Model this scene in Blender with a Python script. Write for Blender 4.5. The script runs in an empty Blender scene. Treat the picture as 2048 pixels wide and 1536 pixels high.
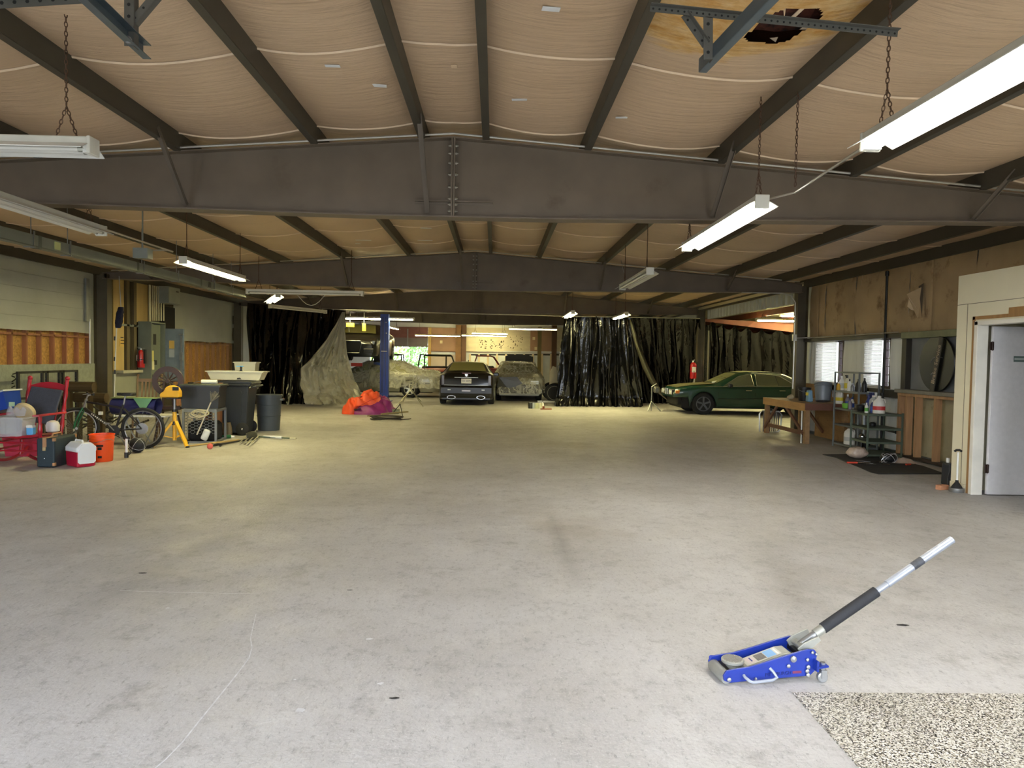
import bpy, bmesh, math, random
from mathutils import Vector, Matrix, noise
R = random.Random(7)
PI = math.pi
S = bpy.context.scene
COL = S.collection

# ------------------------------------------------------------------ camera
FPX, CH = 1420.0, 1.58                      # focal length in pixels of the 2048 frame, eye height
def _basis():
    y = Vector(((990-1024)/FPX, (715-768)/FPX, 1)).normalized()
    z = Vector((.016, -1, 0)); z = (z - y*z.dot(y)).normalized()
    x = y.cross(z)
    if x.x < 0: x = -x
    return x, y, z
_bx, _by, _bz = _basis()
cd = bpy.data.cameras.new('camera'); cam = bpy.data.objects.new('camera', cd); COL.objects.link(cam)
cd.sensor_fit = 'HORIZONTAL'; cd.sensor_width = 36; cd.lens = FPX/2048*36; cd.clip_start = .05; cd.clip_end = 400
_r = Vector((_bx.x, _by.x, _bz.x)); _u = -Vector((_bx.y, _by.y, _bz.y)); _b = -Vector((_bx.z, _by.z, _bz.z))
cam.matrix_world = Matrix(((_r.x,_u.x,_b.x,0),(_r.y,_u.y,_b.y,0),(_r.z,_u.z,_b.z,CH),(0,0,0,1)))
S.camera = cam
def ray(u, v):
    d = Vector(((u-1024)/FPX, (v-768)/FPX, 1)); return Vector((d.dot(_bx), d.dot(_by), d.dot(_bz)))
def G(u, v, z=0):                           # where the pixel's ray meets the height z
    r = ray(u, v); t = (z-CH)/r.z; return Vector((r.x*t, r.y*t, z))
def PY(u, v, y):                            # where it meets the plane at depth y
    r = ray(u, v); t = y/r.y; return Vector((r.x*t, y, CH+r.z*t))
def PXP(u, v, x):                           # where it meets the plane at x
    r = ray(u, v); t = x/r.x; return Vector((x, r.y*t, CH+r.z*t))

# ------------------------------------------------------------------ sky, exposure
W = bpy.data.worlds.new('overcast_sky'); S.world = W; W.use_nodes = True
bg = W.node_tree.nodes['Background']; bg.inputs[0].default_value = (.84, .91, 1.0, 1); bg.inputs[1].default_value = 6.4
S.view_settings.view_transform = 'Standard'; S.view_settings.look = 'None'; S.view_settings.gamma = 1
S.view_settings.use_curve_mapping = False; S.view_settings.exposure = 0.9
TUBE = 70.0                                 # emission of a lit tube
LAMP = 34.0                                 # watts of the lamp of a lit fixture

# ------------------------------------------------------------------ helpers
WM = {}                                     # object -> its world matrix
def lin(c):
    def f(v):
        v /= 255.0; return v/12.92 if v <= .04045 else ((v+.055)/1.055)**2.4
    return (f(c[0]), f(c[1]), f(c[2]), 1)
MATS = {}
def mat(name, c, rough=.6, metal=0, var=.12, vs=3.0, bump=0, bs=30, st=(1,1,1), c2=None, c2t=.55, c2s=1.5, alpha=1, trans=0, coat=0, emit=0, spec=.5):
    if name in MATS: return MATS[name]
    m = bpy.data.materials.new(name); m.use_nodes = True; nt = m.node_tree; N = nt.nodes; L = nt.links
    p = N['Principled BSDF']; p.inputs['Roughness'].default_value = rough; p.inputs['Metallic'].default_value = metal
    p.inputs['Specular IOR Level'].default_value = spec
    a = lin(c)
    tc = N.new('ShaderNodeTexCoord'); mp = N.new('ShaderNodeMapping'); mp.inputs['Scale'].default_value = st
    L.new(tc.outputs['Object'], mp.inputs[0])
    n = N.new('ShaderNodeTexNoise'); n.inputs['Scale'].default_value = vs; n.inputs['Detail'].default_value = 6
    L.new(mp.outputs[0], n.inputs[0])
    r = N.new('ShaderNodeValToRGB'); e = r.color_ramp.elements
    e[0].position = .3; e[1].position = .72
    e[0].color = tuple(v*(1-var) for v in a[:3])+(1,); e[1].color = tuple(min(1, v*(1+var)) for v in a[:3])+(1,)
    L.new(n.outputs[0], r.inputs[0]); out = r.outputs[0]
    if c2:
        n2 = N.new('ShaderNodeTexNoise'); n2.inputs['Scale'].default_value = c2s; n2.inputs['Detail'].default_value = 8; n2.inputs['Roughness'].default_value = .65
        L.new(mp.outputs[0], n2.inputs[0])
        r2 = N.new('ShaderNodeValToRGB'); r2.color_ramp.elements[0].position = c2t; r2.color_ramp.elements[1].position = min(1, c2t+.14)
        L.new(n2.outputs[0], r2.inputs[0])
        mx = N.new('ShaderNodeMix'); mx.data_type = 'RGBA'
        L.new(r2.outputs[0], mx.inputs[0]); L.new(out, mx.inputs[6]); mx.inputs[7].default_value = lin(c2); out = mx.outputs[2]
    L.new(out, p.inputs['Base Color'])
    if bump:
        nb = N.new('ShaderNodeTexNoise'); nb.inputs['Scale'].default_value = bs; nb.inputs['Detail'].default_value = 5
        L.new(mp.outputs[0], nb.inputs[0])
        b = N.new('ShaderNodeBump'); b.inputs['Strength'].default_value = min(1, bump); b.inputs['Distance'].default_value = .02*max(1, bump)
        L.new(nb.outputs[0], b.inputs['Height']); L.new(b.outputs[0], p.inputs['Normal'])
    if alpha < 1: p.inputs['Alpha'].default_value = alpha
    if trans: p.inputs['Transmission Weight'].default_value = trans
    if coat: p.inputs['Coat Weight'].default_value = coat; p.inputs['Coat Roughness'].default_value = .08
    if emit: p.inputs['Emission Color'].default_value = a; p.inputs['Emission Strength'].default_value = emit
    MATS[name] = m; return m

class MB:
    """collects shapes; build() links them as ONE mesh object"""
    def __init__(s): s.v = []; s.f = []; s.mi = []; s.m = 0
    def add(s, vs, fs):
        o = len(s.v); s.v += [Vector(v) for v in vs]
        for f in fs: s.f.append([o+i for i in f]); s.mi.append(s.m)
        return s
    def box(s, c, d, rz=0, M=None, tp=1):
        x, y, z = d[0]/2, d[1]/2, d[2]/2
        vs = [Vector((a*x*(tp if e > 0 else 1), b*y*(tp if e > 0 else 1), e*z)) for e in (-1, 1) for a, b in ((-1,-1),(1,-1),(1,1),(-1,1))]
        if M is not None: vs = [M @ v for v in vs]
        if rz: q = Matrix.Rotation(rz, 3, 'Z'); vs = [q @ v for v in vs]
        c = Vector(c)
        return s.add([v+c for v in vs], [(3,2,1,0),(4,5,6,7),(0,1,5,4),(1,2,6,5),(2,3,7,6),(3,0,4,7)])
    def bb(s, a, b): return s.box([(a[i]+b[i])/2 for i in range(3)], [abs(b[i]-a[i]) for i in range(3)])
    def bar(s, p, q, w, h=None, up=(0,0,1)):         # rectangular bar from p to q
        p = Vector(p); q = Vector(q); h = h or w; d = (q-p).normalized(); up = Vector(up)
        if abs(d.dot(up)) > .98: up = Vector((0,1,0))
        sx = d.cross(up).normalized(); sz = sx.cross(d)
        vs = [e+sx*a*w/2+sz*b*h/2 for e in (p, q) for a, b in ((-1,-1),(1,-1),(1,1),(-1,1))]
        return s.add(vs, [(0,1,2,3),(7,6,5,4),(4,5,1,0),(5,6,2,1),(6,7,3,2),(7,4,0,3)])
    def tube(s, pts, r, n=8, closed=False, cap=True):
        pts = [Vector(p) for p in pts]; k = len(pts); rr = r if isinstance(r, (list, tuple)) else [r]*k
        vs = []; pn = None
        for i, p in enumerate(pts):
            a = pts[i-1] if (i > 0 or closed) else p; b = pts[(i+1) % k] if (i < k-1 or closed) else p
            d = (b-a).normalized() if (b-a).length > 1e-9 else Vector((0,0,1))
            if pn is None:
                u = Vector((0,0,1)) if abs(d.z) < .9 else Vector((1,0,0))
            else: u = pn
            x = d.cross(u)
            if x.length < 1e-6: x = d.orthogonal()
            x.normalize(); y = x.cross(d).normalized(); pn = y
            vs += [p+(x*math.cos(2*PI*j/n)+y*math.sin(2*PI*j/n))*rr[i] for j in range(n)]
        fs = [(i*n+j, i*n+(j+1) % n, ((i+1) % k)*n+(j+1) % n, ((i+1) % k)*n+j) for i in range(k if closed else k-1) for j in range(n)]
        if cap and not closed: fs += [tuple(range(n-1, -1, -1)), tuple((k-1)*n+j for j in range(n))]
        return s.add(vs, fs)
    def cyl(s, p, q, r, r2=None, n=12): return s.tube([p, q], [r, r if r2 is None else r2], n)
    def lathe(s, prof, c=(0,0,0), n=16, ax='z', M=None):   # prof: (radius, height)
        c = Vector(c); vs = []
        for r, h in prof:
            for j in range(n):
                a = 2*PI*j/n; x, y = r*math.cos(a), r*math.sin(a)
                v = {'z': Vector((x,y,h)), 'y': Vector((x,h,y)), 'x': Vector((h,x,y))}[ax]
                if M is not None: v = M @ v
                vs.append(c+v)
        k = len(prof)
        fs = [(i*n+j, i*n+(j+1) % n, (i+1)*n+(j+1) % n, (i+1)*n+j) for i in range(k-1) for j in range(n)]
        fs += [tuple(range(n-1, -1, -1)), tuple((k-1)*n+j for j in range(n))]
        return s.add(vs, fs)
    def prism(s, poly, d, o=(0,0,0), ux=(1,0,0), uy=(0,0,1), uz=None):   # polygon in the plane ux,uy pushed by d along uz
        o = Vector(o); ux = Vector(ux); uy = Vector(uy); uz = Vector(uz) if uz else ux.cross(uy)
        k = len(poly)
        vs = [o+ux*a+uy*b for a, b in poly]; vs += [v+uz*d for v in vs]
        return s.add(vs, [tuple(range(k-1, -1, -1)), tuple(range(k, 2*k))]+[(i, (i+1) % k, k+(i+1) % k, k+i) for i in range(k)])
    def grid(s, fn, nu, nv, skip=None):
        vs = [fn(i/nu, j/nv) for j in range(nv+1) for i in range(nu+1)]
        fs = [(j*(nu+1)+i, j*(nu+1)+i+1, (j+1)*(nu+1)+i+1, (j+1)*(nu+1)+i) for j in range(nv) for i in range(nu) if not (skip and skip((i+.5)/nu, (j+.5)/nv))]
        return s.add(vs, fs)
    def ball(s, c, r, n=12, k=8, sc=(1,1,1)):
        c = Vector(c)
        return s.grid(lambda u, v: c+Vector((math.cos(2*PI*u)*math.sin(PI*v)*r*sc[0], math.sin(2*PI*u)*math.sin(PI*v)*r*sc[1], -math.cos(PI*v)*r*sc[2])), n, k)
    def build(s, name, m, parent=None, smooth=False, bevel=0, world=False, solid=0, seg=1):
        vs = s.v
        if parent is not None and world:
            iv = WM[parent].inverted(); vs = [iv @ v for v in vs]
        me = bpy.data.meshes.new(name); me.from_pydata([tuple(v) for v in vs], [], s.f)
        ms = m if isinstance(m, (list, tuple)) else [m]
        for x in ms: me.materials.append(x)
        if len(ms) > 1: me.polygons.foreach_set('material_index', s.mi)
        if bevel or smooth:
            bm = bmesh.new(); bm.from_mesh(me); bmesh.ops.remove_doubles(bm, verts=bm.verts, dist=1e-5)
            if bevel:
                bmesh.ops.recalc_face_normals(bm, faces=bm.faces)
                bmesh.ops.bevel(bm, geom=[e for e in bm.edges if e.is_manifold and e.calc_face_angle(0) > .5], offset=bevel, segments=seg, affect='EDGES', profile=.5, clamp_overlap=True)
            bm.to_mesh(me); bm.free()
        if smooth:
            me.polygons.foreach_set('use_smooth', [True]*len(me.polygons))
            me.set_sharp_from_angle(angle=math.radians(40))
        me.update()
        o = bpy.data.objects.new(name, me); COL.objects.link(o)
        WM[o] = Matrix.Identity(4)
        if parent is not None: o.parent = parent; WM[o] = WM[parent].copy()
        if solid:
            md = o.modifiers.new('solid', 'SOLIDIFY'); md.thickness = solid; md.offset = 0
        return o
def tag(o, label=None, cat=None, group=None, kind=None):
    if label: o['label'] = label
    if cat: o['category'] = cat
    if group: o['group'] = group
    if kind: o['kind'] = kind
    return o
def thing(name, label, cat, loc=(0,0,0), rz=0, group=None, kind=None):
    o = bpy.data.objects.new(name, None); COL.objects.link(o); o.empty_display_size = .1
    o.location = loc; o.rotation_euler = (0,0,rz)
    WM[o] = Matrix.Translation(Vector(loc)) @ Matrix.Rotation(rz, 4, 'Z')
    return tag(o, label, cat, group, kind)
def share(o, name, parent=None, loc=(0,0,0), rot=(0,0,0), scale=(1,1,1)):   # a copy of one mesh object
    c = o.copy(); c.name = name; COL.objects.link(c); c.parent = parent; c.location = loc; c.rotation_euler = rot; c.scale = scale
    WM[c] = WM[parent].copy() if parent else Matrix.Identity(4)
    return c
def copy_tree(o, parent=None):
    c = o.copy(); COL.objects.link(c); c.parent = parent
    for ch in [x for x in bpy.data.objects if x.parent == o]: copy_tree(ch, c)
    return c
def nz(x, y=0, z=0): return noise.noise(Vector((x, y, z)))
def rotm(ax, a): return Matrix.Rotation(a, 3, ax)
def text(name, s, m, parent, size, M4, depth=.001, world=True, sx=1):   # lettering turned into a mesh
    cu = bpy.data.curves.new(name, 'FONT'); cu.body = s; cu.size = size; cu.extrude = depth; cu.align_x = 'CENTER'; cu.align_y = 'CENTER'
    cu.resolution_u = 2
    t = bpy.data.objects.new('tmp', cu); COL.objects.link(t)
    dg = bpy.context.evaluated_depsgraph_get(); me = bpy.data.meshes.new_from_object(t.evaluated_get(dg))
    bpy.data.objects.remove(t)
    X = M4 @ Matrix.Diagonal((sx,1,1,1))
    if parent is not None and world: X = WM[parent].inverted() @ X
    me.transform(X); me.name = name; me.materials.clear(); me.materials.append(m)
    o = bpy.data.objects.new(name, me); COL.objects.link(o); o.parent = parent; WM[o] = WM[parent].copy() if parent else Matrix.Identity(4)
    return o
def face(o, right, up):                     # matrix that lays text in the plane right/up at o
    r = Vector(right).normalized(); u = Vector(up).normalized(); n = r.cross(u)
    return Matrix(((r.x,u.x,n.x,o[0]),(r.y,u.y,n.y,o[1]),(r.z,u.z,n.z,o[2]),(0,0,0,1)))

# ------------------------------------------------------------------ common materials
STEEL = mat('brown_steel', (114,101,86), .55, 0, .12, 2.5, c2=(98,84,68), c2t=.62)
PURL = mat('purlin_steel', (70,65,54), .5, 0, .12, 2)
INS = mat('insulation_facing', (196,178,152), .55, 0, .05, 1.2)
GALV = mat('galvanised', (148,150,150), .38, .75, .1, 14)
GREYP = mat('grey_paint', (128,133,126), .5, 0, .1, 4)
WHITEP = mat('white_enamel', (226,226,220), .4, 0, .05, 4)
BLACK = mat('black_plastic', (26,27,30), .45, 0, .1, 5)
RUBBER = mat('rubber', (28,28,28), .8, 0, .15, 12)
CHROME = mat('chrome', (200,202,205), .16, 1, .03, 6)
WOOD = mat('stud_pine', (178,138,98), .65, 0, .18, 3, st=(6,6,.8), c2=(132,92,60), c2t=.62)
REDWOOD = mat('red_brown_pine', (160,106,70), .65, 0, .2, 3, st=(6,6,.8))  # red-brown stud timber
DARK = mat('dark_recess', (20,19,17), .8)
RUST = mat('rusty_chain', (96,72,56), .6, .5, .2, 30)
# ================================================================== THE SHELL
RX, SL = -.47, .075                          # ridge line and roof slope
D = [7.6, 15.7, 23.8, 31.9]                  # depth of the four steel frames
XL, XR, YF, YB = -8.8, 7.15, -.3, 40.0
def zr(x): return 4.05-SL*abs(x-RX)          # where the insulation is clamped on the purlins

# ---- floor
def floor_mat():
    m = bpy.data.materials.new('worn_concrete'); m.use_nodes = True; nt = m.node_tree; N = nt.nodes; L = nt.links; p = N['Principled BSDF']
    tc = N.new('ShaderNodeTexCoord')
    def noi(sc, det=8, st=(1,1,1), ro=.6):
        mp = N.new('ShaderNodeMapping'); mp.inputs['Scale'].default_value = st; L.new(tc.outputs['Object'], mp.inputs[0])
        n = N.new('ShaderNodeTexNoise'); n.inputs['Scale'].default_value = sc; n.inputs['Detail'].default_value = det; n.inputs['Roughness'].default_value = ro
        L.new(mp.outputs[0], n.inputs[0]); return n.outputs[0]
    def ramp(x, a, b, c0=(0,0,0,1), c1=(1,1,1,1)):
        r = N.new('ShaderNodeValToRGB'); r.color_ramp.elements[0].position = a; r.color_ramp.elements[1].position = b
        r.color_ramp.elements[0].color = c0; r.color_ramp.elements[1].color = c1; L.new(x, r.inputs[0]); return r.outputs[0]
    def mix(f, a, b, k=None):
        x = N.new('ShaderNodeMix'); x.data_type = 'RGBA'
        if k is not None:
            q = N.new('ShaderNodeMath'); q.operation = 'MULTIPLY'; L.new(f, q.inputs[0]); q.inputs[1].default_value = k; f = q.outputs[0]
        L.new(f, x.inputs[0])
        if isinstance(a, tuple): x.inputs[6].default_value = a
        else: L.new(a, x.inputs[6])
        if isinstance(b, tuple): x.inputs[7].default_value = b
        else: L.new(b, x.inputs[7])
        return x.outputs[2]
    c = mix(ramp(noi(.5, 9), .35, .68), lin((190,188,188)), lin((166,163,160)))
    c = mix(ramp(noi(1.7, 10, (1,.7,1), .7), .5, .66), c, lin((196,194,192)), .6)
    c = mix(ramp(noi(2.6, 10, (1,1,1), .75), .55, .68), c, lin((122,118,113)), .5)
    c = mix(ramp(noi(9, 10, (1.4,.9,1), .78), .52, .70), c, lin((110,107,104)), .5)
    c = mix(ramp(noi(26, 10, (1.5,.7,1), .85), .54, .68), c, lin((84,81,78)), .8)
    c = mix(ramp(noi(3.3, 12, (1.3,.8,1), .85), .60, .70), c, lin((224,222,220)), .55)
    c = mix(ramp(noi(60, 6, (1,1,1), .7), .56, .72), c, lin((226,225,224)), .5)
    c = mix(ramp(noi(.22, 5), .55, .66), c, lin((140,128,110)), .5)
    # darker worn bands: a tyre track down the middle, an oily patch to the right and a brown drag mark
    sx = N.new('ShaderNodeSeparateXYZ'); L.new(tc.outputs['Object'], sx.inputs[0])
    def mth(op, a, b=None, cl=False):
        q = N.new('ShaderNodeMath'); q.operation = op; q.use_clamp = cl
        for i, v in enumerate((a, b)):
            if v is None: continue
            if isinstance(v, (int, float)): q.inputs[i].default_value = v
            else: L.new(v, q.inputs[i])
        return q.outputs[0]
    def band(x0, sl, w, y0, y1):
        d = mth('ABSOLUTE', mth('SUBTRACT', mth('SUBTRACT', sx.outputs[0], x0), mth('MULTIPLY', sx.outputs[1], sl)))
        f = mth('SUBTRACT', 1.0, mth('DIVIDE', d, w), True)
        g = mth('MULTIPLY', mth('MULTIPLY', mth('SUBTRACT', sx.outputs[1], y0), .8, True), mth('MULTIPLY', mth('SUBTRACT', y1, sx.outputs[1]), .8, True), True)
        return mth('MULTIPLY', mth('MULTIPLY', f, g), noi(5, 8))
    c = mix(band(.62, -.004, .11, 4.6, 7.6), c, lin((100,97,93)), .75)
    c = mix(band(-2.9, .10, .20, 3.4, 8.2), c, lin((110,107,104)), .45)
    c = mix(band(1.35, .16, .3, 3.4, 7.0), c, lin((104,101,94)), .5)
    c = mix(band(3.9, .05, .7, 5.2, 8.6), c, lin((120,116,108)), .5)
    L.new(c, p.inputs['Base Color'])
    L.new(ramp(noi(3, 6), .3, .7, (.42,.42,.42,1), (.68,.68,.68,1)), p.inputs['Roughness'])
    b = N.new('ShaderNodeBump'); b.inputs['Strength'].default_value = .4; b.inputs['Distance'].default_value = .012
    L.new(noi(45, 8), b.inputs['Height']); L.new(b.outputs[0], p.inputs['Normal'])
    return m
FLOORM = floor_mat()
floor = tag(MB().bb((XL-.2, YF-.1, -.15), (15.5, YB+.2, 0)).build('floor', FLOORM), kind='structure')
ground = tag(MB().bb((-120, -90, -.4), (120, 130, -.16)).build('ground', mat('gravel_ground', (120,120,114), .9, 0, .2, .6)), kind='structure')

def flake_mat():
    m = bpy.data.materials.new('flake_floor'); m.use_nodes = True; N = m.node_tree.nodes; L = m.node_tree.links; p = N['Principled BSDF']
    tc = N.new('ShaderNodeTexCoord'); v = N.new('ShaderNodeTexVoronoi'); v.inputs['Scale'].default_value = 165
    L.new(tc.outputs['Object'], v.inputs[0])
    s = N.new('ShaderNodeSeparateColor'); L.new(v.outputs['Color'], s.inputs[0])
    r = N.new('ShaderNodeValToRGB'); r.color_ramp.interpolation = 'CONSTANT'; e = r.color_ramp.elements
    for i, (q, c) in enumerate([(0, (34,32,30)), (.2, (188,184,172)), (.45, (212,209,203)), (.72, (156,149,134)), (.86, (108,102,93))]):
        x = e[i] if i < 2 else e.new(q); x.position = q; x.color = lin(c)
    L.new(s.outputs[0], r.inputs[0]); L.new(r.outputs[0], p.inputs['Base Color']); p.inputs['Roughness'].default_value = .45
    return m
a = G(1585,1387)
tag(MB().bb((a.x, YF, 0), (5.8, a.y, .006)).build('flake_floor_patch', flake_mat(), floor))
# crack and scratches in the slab, as thin raised lines of filler
def floor_line(pix, w, name, m):
    pts = [G(u, v, .002) for u, v in pix]; b = MB()
    for i, p in enumerate(pts):
        d = (pts[min(i+1, len(pts)-1)]-pts[max(i-1, 0)]).normalized(); n = Vector((-d.y, d.x, 0)); ww = w*(.45+.55*math.sin(PI*min(1, .15+i/(len(pts)-1)*.8)))
        b.v += [p-n*ww, p+n*ww]
    b.f = [(2*i, 2*i+1, 2*i+3, 2*i+2) for i in range(len(pts)-1)]; b.mi = [0]*len(b.f)
    return b.build(name, m, floor)
CR = mat('crack_filler', (206,206,208), .8, 0, .15, 30)
floor_line([(300,1545),(330,1520),(365,1484),(400,1440),(430,1403),(455,1372),(478,1343),(498,1316),(504,1295),(501,1276),(508,1245),(512,1228)], .0036, 'crack', CR)
floor_line([(240,1181),(330,1184),(420,1186),(520,1187)], .0035, 'scratch', CR)
floor_line([(1620,890),(1700,950),(1800,1010),(1900,1050)], .008, 'stain_edge', mat('faint_chalk', (176,172,164), .8, 0, .2, 20))
for u, v, s in [(335,1216,.02),(738,1278,.03),(600,1420,.03),(208,994,.02),(1208,985,.015),(463,1138,.012),(762,1367,.02),(590,1359,.012)]:
    p = G(u, v, .002); b = MB()
    k = 9; b.add([p]+[p+Vector((math.cos(2*PI*i/k)*s*R.uniform(.4,1), math.sin(2*PI*i/k)*s*R.uniform(.4,1), 0)) for i in range(k)], [(0, 1+i, 1+(i+1) % k) for i in range(k)])
    b.build('paint_spot', CR, floor)
for u, v, s in [(47,942,.09),(790,1396,.03),(958,988,.02),(1805,1250,.05),(285,1146,.04),(500,975,.02),(700,1180,.025),(1300,1080,.02)]:
    p = G(u, v, .002); k = 9
    MB().add([p]+[p+Vector((math.cos(2*PI*i/k)*s*R.uniform(.7,1), math.sin(2*PI*i/k)*s*.4*R.uniform(.4,1), 0)) for i in range(k)], [(0, 1+i, 1+(i+1) % k) for i in range(k)]).build('dark_spot', RUBBER, floor)

# ---- roof deck = ceiling; purlins and insulation panels are its parts
deck = MB()
for x0, x1 in ((XL-.4, RX), (RX, XR+.2)):
    deck.prism([(x0, zr(x0)+.12), (x1, zr(x1)+.12), (x1, zr(x1)+.2), (x0, zr(x0)+.2)], YB-YF+.9, (0, YB+.3, 0), (1,0,0), (0,0,1), (0,-1,0))
ceiling = tag(deck.build('ceiling', mat('roof_deck', (120,72,48), .7, .2, .3, 3)), kind='structure')
PXS = [-8.75, -7.5, -6.1, -4.69, -3.28, -1.875, -.764, -.163, .904, 2.312, 3.72, 5.12, 6.3, 7.1]
def purlin(x, y0, y1):
    b = MB(); zt = zr(x)+.01; h = .19; s = 1 if x > RX else -1
    b.bb((x-.003, y0, zt-h), (x+.003, y1, zt)).bb((x, y0, zt-h-.004), (x+s*.07, y1, zt-h)).bb((x, y0, zt), (x-s*.07, y1, zt+.004)).bb((x+s*.066, y0, zt-h), (x+s*.07, y1, zt-h+.02))
    return b.build('purlin', PURL, ceiling)
ys = [YF]+[d for d in D]+[YB]
for x in PXS[1:-1]:
    for i in range(len(ys)-1): purlin(x, ys[i], ys[i+1])
for x, s in ((PXS[0], 1), (PXS[-1], -1)):
    for i in range(len(ys)-1):
        MB().bb((x-.03, ys[i], zr(x)-.2), (x+.03+s*.12, ys[i+1], zr(x))).build('eave_strut', PURL, ceiling)

def ins_mat(name, stains):
    m = bpy.data.materials.new(name); m.use_nodes = True; N = m.node_tree.nodes; L = m.node_tree.links; p = N['Principled BSDF']
    tc = N.new('ShaderNodeTexCoord')
    def noi(sc, st, det=6, ro=.55):
        mp = N.new('ShaderNodeMapping'); mp.inputs['Scale'].default_value = st; L.new(tc.outputs['Object'], mp.inputs[0])
        n = N.new('ShaderNodeTexNoise'); n.inputs['Scale'].default_value = sc; n.inputs['Detail'].default_value = det; n.inputs['Roughness'].default_value = ro; L.new(mp.outputs[0], n.inputs[0]); return n.outputs[0]
    def ramp(x, a, b, c0, c1):
        r = N.new('ShaderNodeValToRGB'); r.color_ramp.elements[0].position = a; r.color_ramp.elements[1].position = b; r.color_ramp.elements[0].color = c0; r.color_ramp.elements[1].color = c1; L.new(x, r.inputs[0]); return r.outputs[0]
    def mix(f, a, b):
        x = N.new('ShaderNodeMix'); x.data_type = 'RGBA'; L.new(f, x.inputs[0])
        if isinstance(a, tuple): x.inputs[6].default_value = a
        else: L.new(a, x.inputs[6])
        if isinstance(b, tuple): x.inputs[7].default_value = b
        else: L.new(b, x.inputs[7])
        return x.outputs[2]
    c = ramp(noi(.6, (1,1,1)), .35, .7, lin((202,174,142)), lin((216,188,156)))
    c = mix(ramp(noi(2.2, (.25,1.6,1), 8, .7), .58, .75, (0,0,0,1), (.45,.45,.45,1)), c, lin((168,140,110)))
    # brown water stain with an edge of its own around the torn hole, a weaker one at the next frame
    for hx, hy, r0, k in stains:
        mp = N.new('ShaderNodeMapping'); mp.inputs['Scale'].default_value = (.72,1.05,0); L.new(tc.outputs['Object'], mp.inputs[0])
        dd = N.new('ShaderNodeVectorMath'); dd.operation = 'DISTANCE'; L.new(mp.outputs[0], dd.inputs[0]); dd.inputs[1].default_value = (hx*.72, hy*1.05, 0)
        q = N.new('ShaderNodeMath'); q.operation = 'MULTIPLY_ADD'; L.new(noi(2.6, (1,2.2,1), 6), q.inputs[0]); q.inputs[1].default_value = .9*r0; L.new(dd.outputs['Value'], q.inputs[2])
        f = ramp(q.outputs[0], min(.97, r0*1.35), min(1, r0*1.62), (k,k,k,1), (0,0,0,1))
        c = mix(f, c, ramp(noi(5, (1,1.6,1), 8, .7), .35, .65, lin((196,138,48)), lin((226,196,140))))
    L.new(c, p.inputs['Base Color']); p.inputs['Roughness'].default_value = .5
    b1 = N.new('ShaderNodeBump'); b1.inputs['Strength'].default_value = .55; b1.inputs['Distance'].default_value = .03
    L.new(noi(5.5, (.22,2.6,1), 7, .62), b1.inputs['Height'])
    b2 = N.new('ShaderNodeBump'); b2.inputs['Strength'].default_value = .3; b2.inputs['Distance'].default_value = .012
    L.new(noi(16, (.3,2.2,1), 4), b2.inputs['Height']); L.new(b1.outputs[0], b2.inputs['Normal']); L.new(b2.outputs[0], p.inputs['Normal'])
    return m
hole = G(1565, 50, 3.79); STX, STY = hole.x, hole.y
RINS = ins_mat('roof_insulation', ()); RINH = ins_mat('roof_insulation_stained', ((STX-.4, STY-.1, .66, .95),)); RINL = ins_mat('roof_insulation_spotted', ((-2.4, 10.3, .4, .6),)); SEAM = mat('seam_tape', (232,208,176), .5, 0, .08, 5)
seams = [7.45+1.83*k for k in range(-5, 19)]; seams = [YF]+[s for s in seams if YF+.5 < s < YB-.5]+[YB]
def panel_z(x, y, x0, x1, y0, y1):
    t = (x-x0)/(x1-x0); u = (y-y0)/(y1-y0)
    w = x1-x0
    return zr(x)-.005-(.075*w*(1-(2*t-1)**2))*(.75+.35*math.sin(PI*u))-.012*nz(x*.9, y*2.4, 3)*min(1, 6*t*(1-t)*1.5)
for i in range(len(PXS)-1):
    x0, x1 = PXS[i], PXS[i+1]
    for j in range(len(seams)-1):
        y0, y1 = seams[j], seams[j+1]; near = y0 < 9
        b = MB(); hl = x0 < STX < x1 and y0 < STY < y1
        nu, nv = (64, 76) if hl else ((10, 14) if near else (8, 8))
        def inhole(u, v):
            x = x0+(x1-x0)*u; y = y0+(y1-y0)*v
            dx, dy = (x-STX)/.18, (y-STY)/.26
            return abs(dx+.25*dy)**3+abs(dy)**3 < 1+.5*nz(x*7, y*7, 1)
        b.grid(lambda u, v: Vector((x0+(x1-x0)*u, y0+(y1-y0)*v, panel_z(x0+(x1-x0)*u, y0+(y1-y0)*v, x0, x1, y0, y1))), nu, nv, inhole if hl else None)
        b.m = 1                              # the folded seam tab along the near edge
        if j:
            def tab(u, v):
                x = x0+(x1-x0)*u; z = panel_z(x, y0, x0, x1, y0, y1)
                return Vector((x, y0-.012+.02*v+.012*math.sin(x*5+j), z-.004-.013*math.sin(PI*v)))
            b.grid(tab, nu, 2)
        b.build('insulation_panel', [RINH if (x0 < STX < x1 and y0 < 7) else RINL if (-3.3 < x0 < -1.9 and 9 < y0 < 12) else RINS, SEAM], ceiling, smooth=True)
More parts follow.
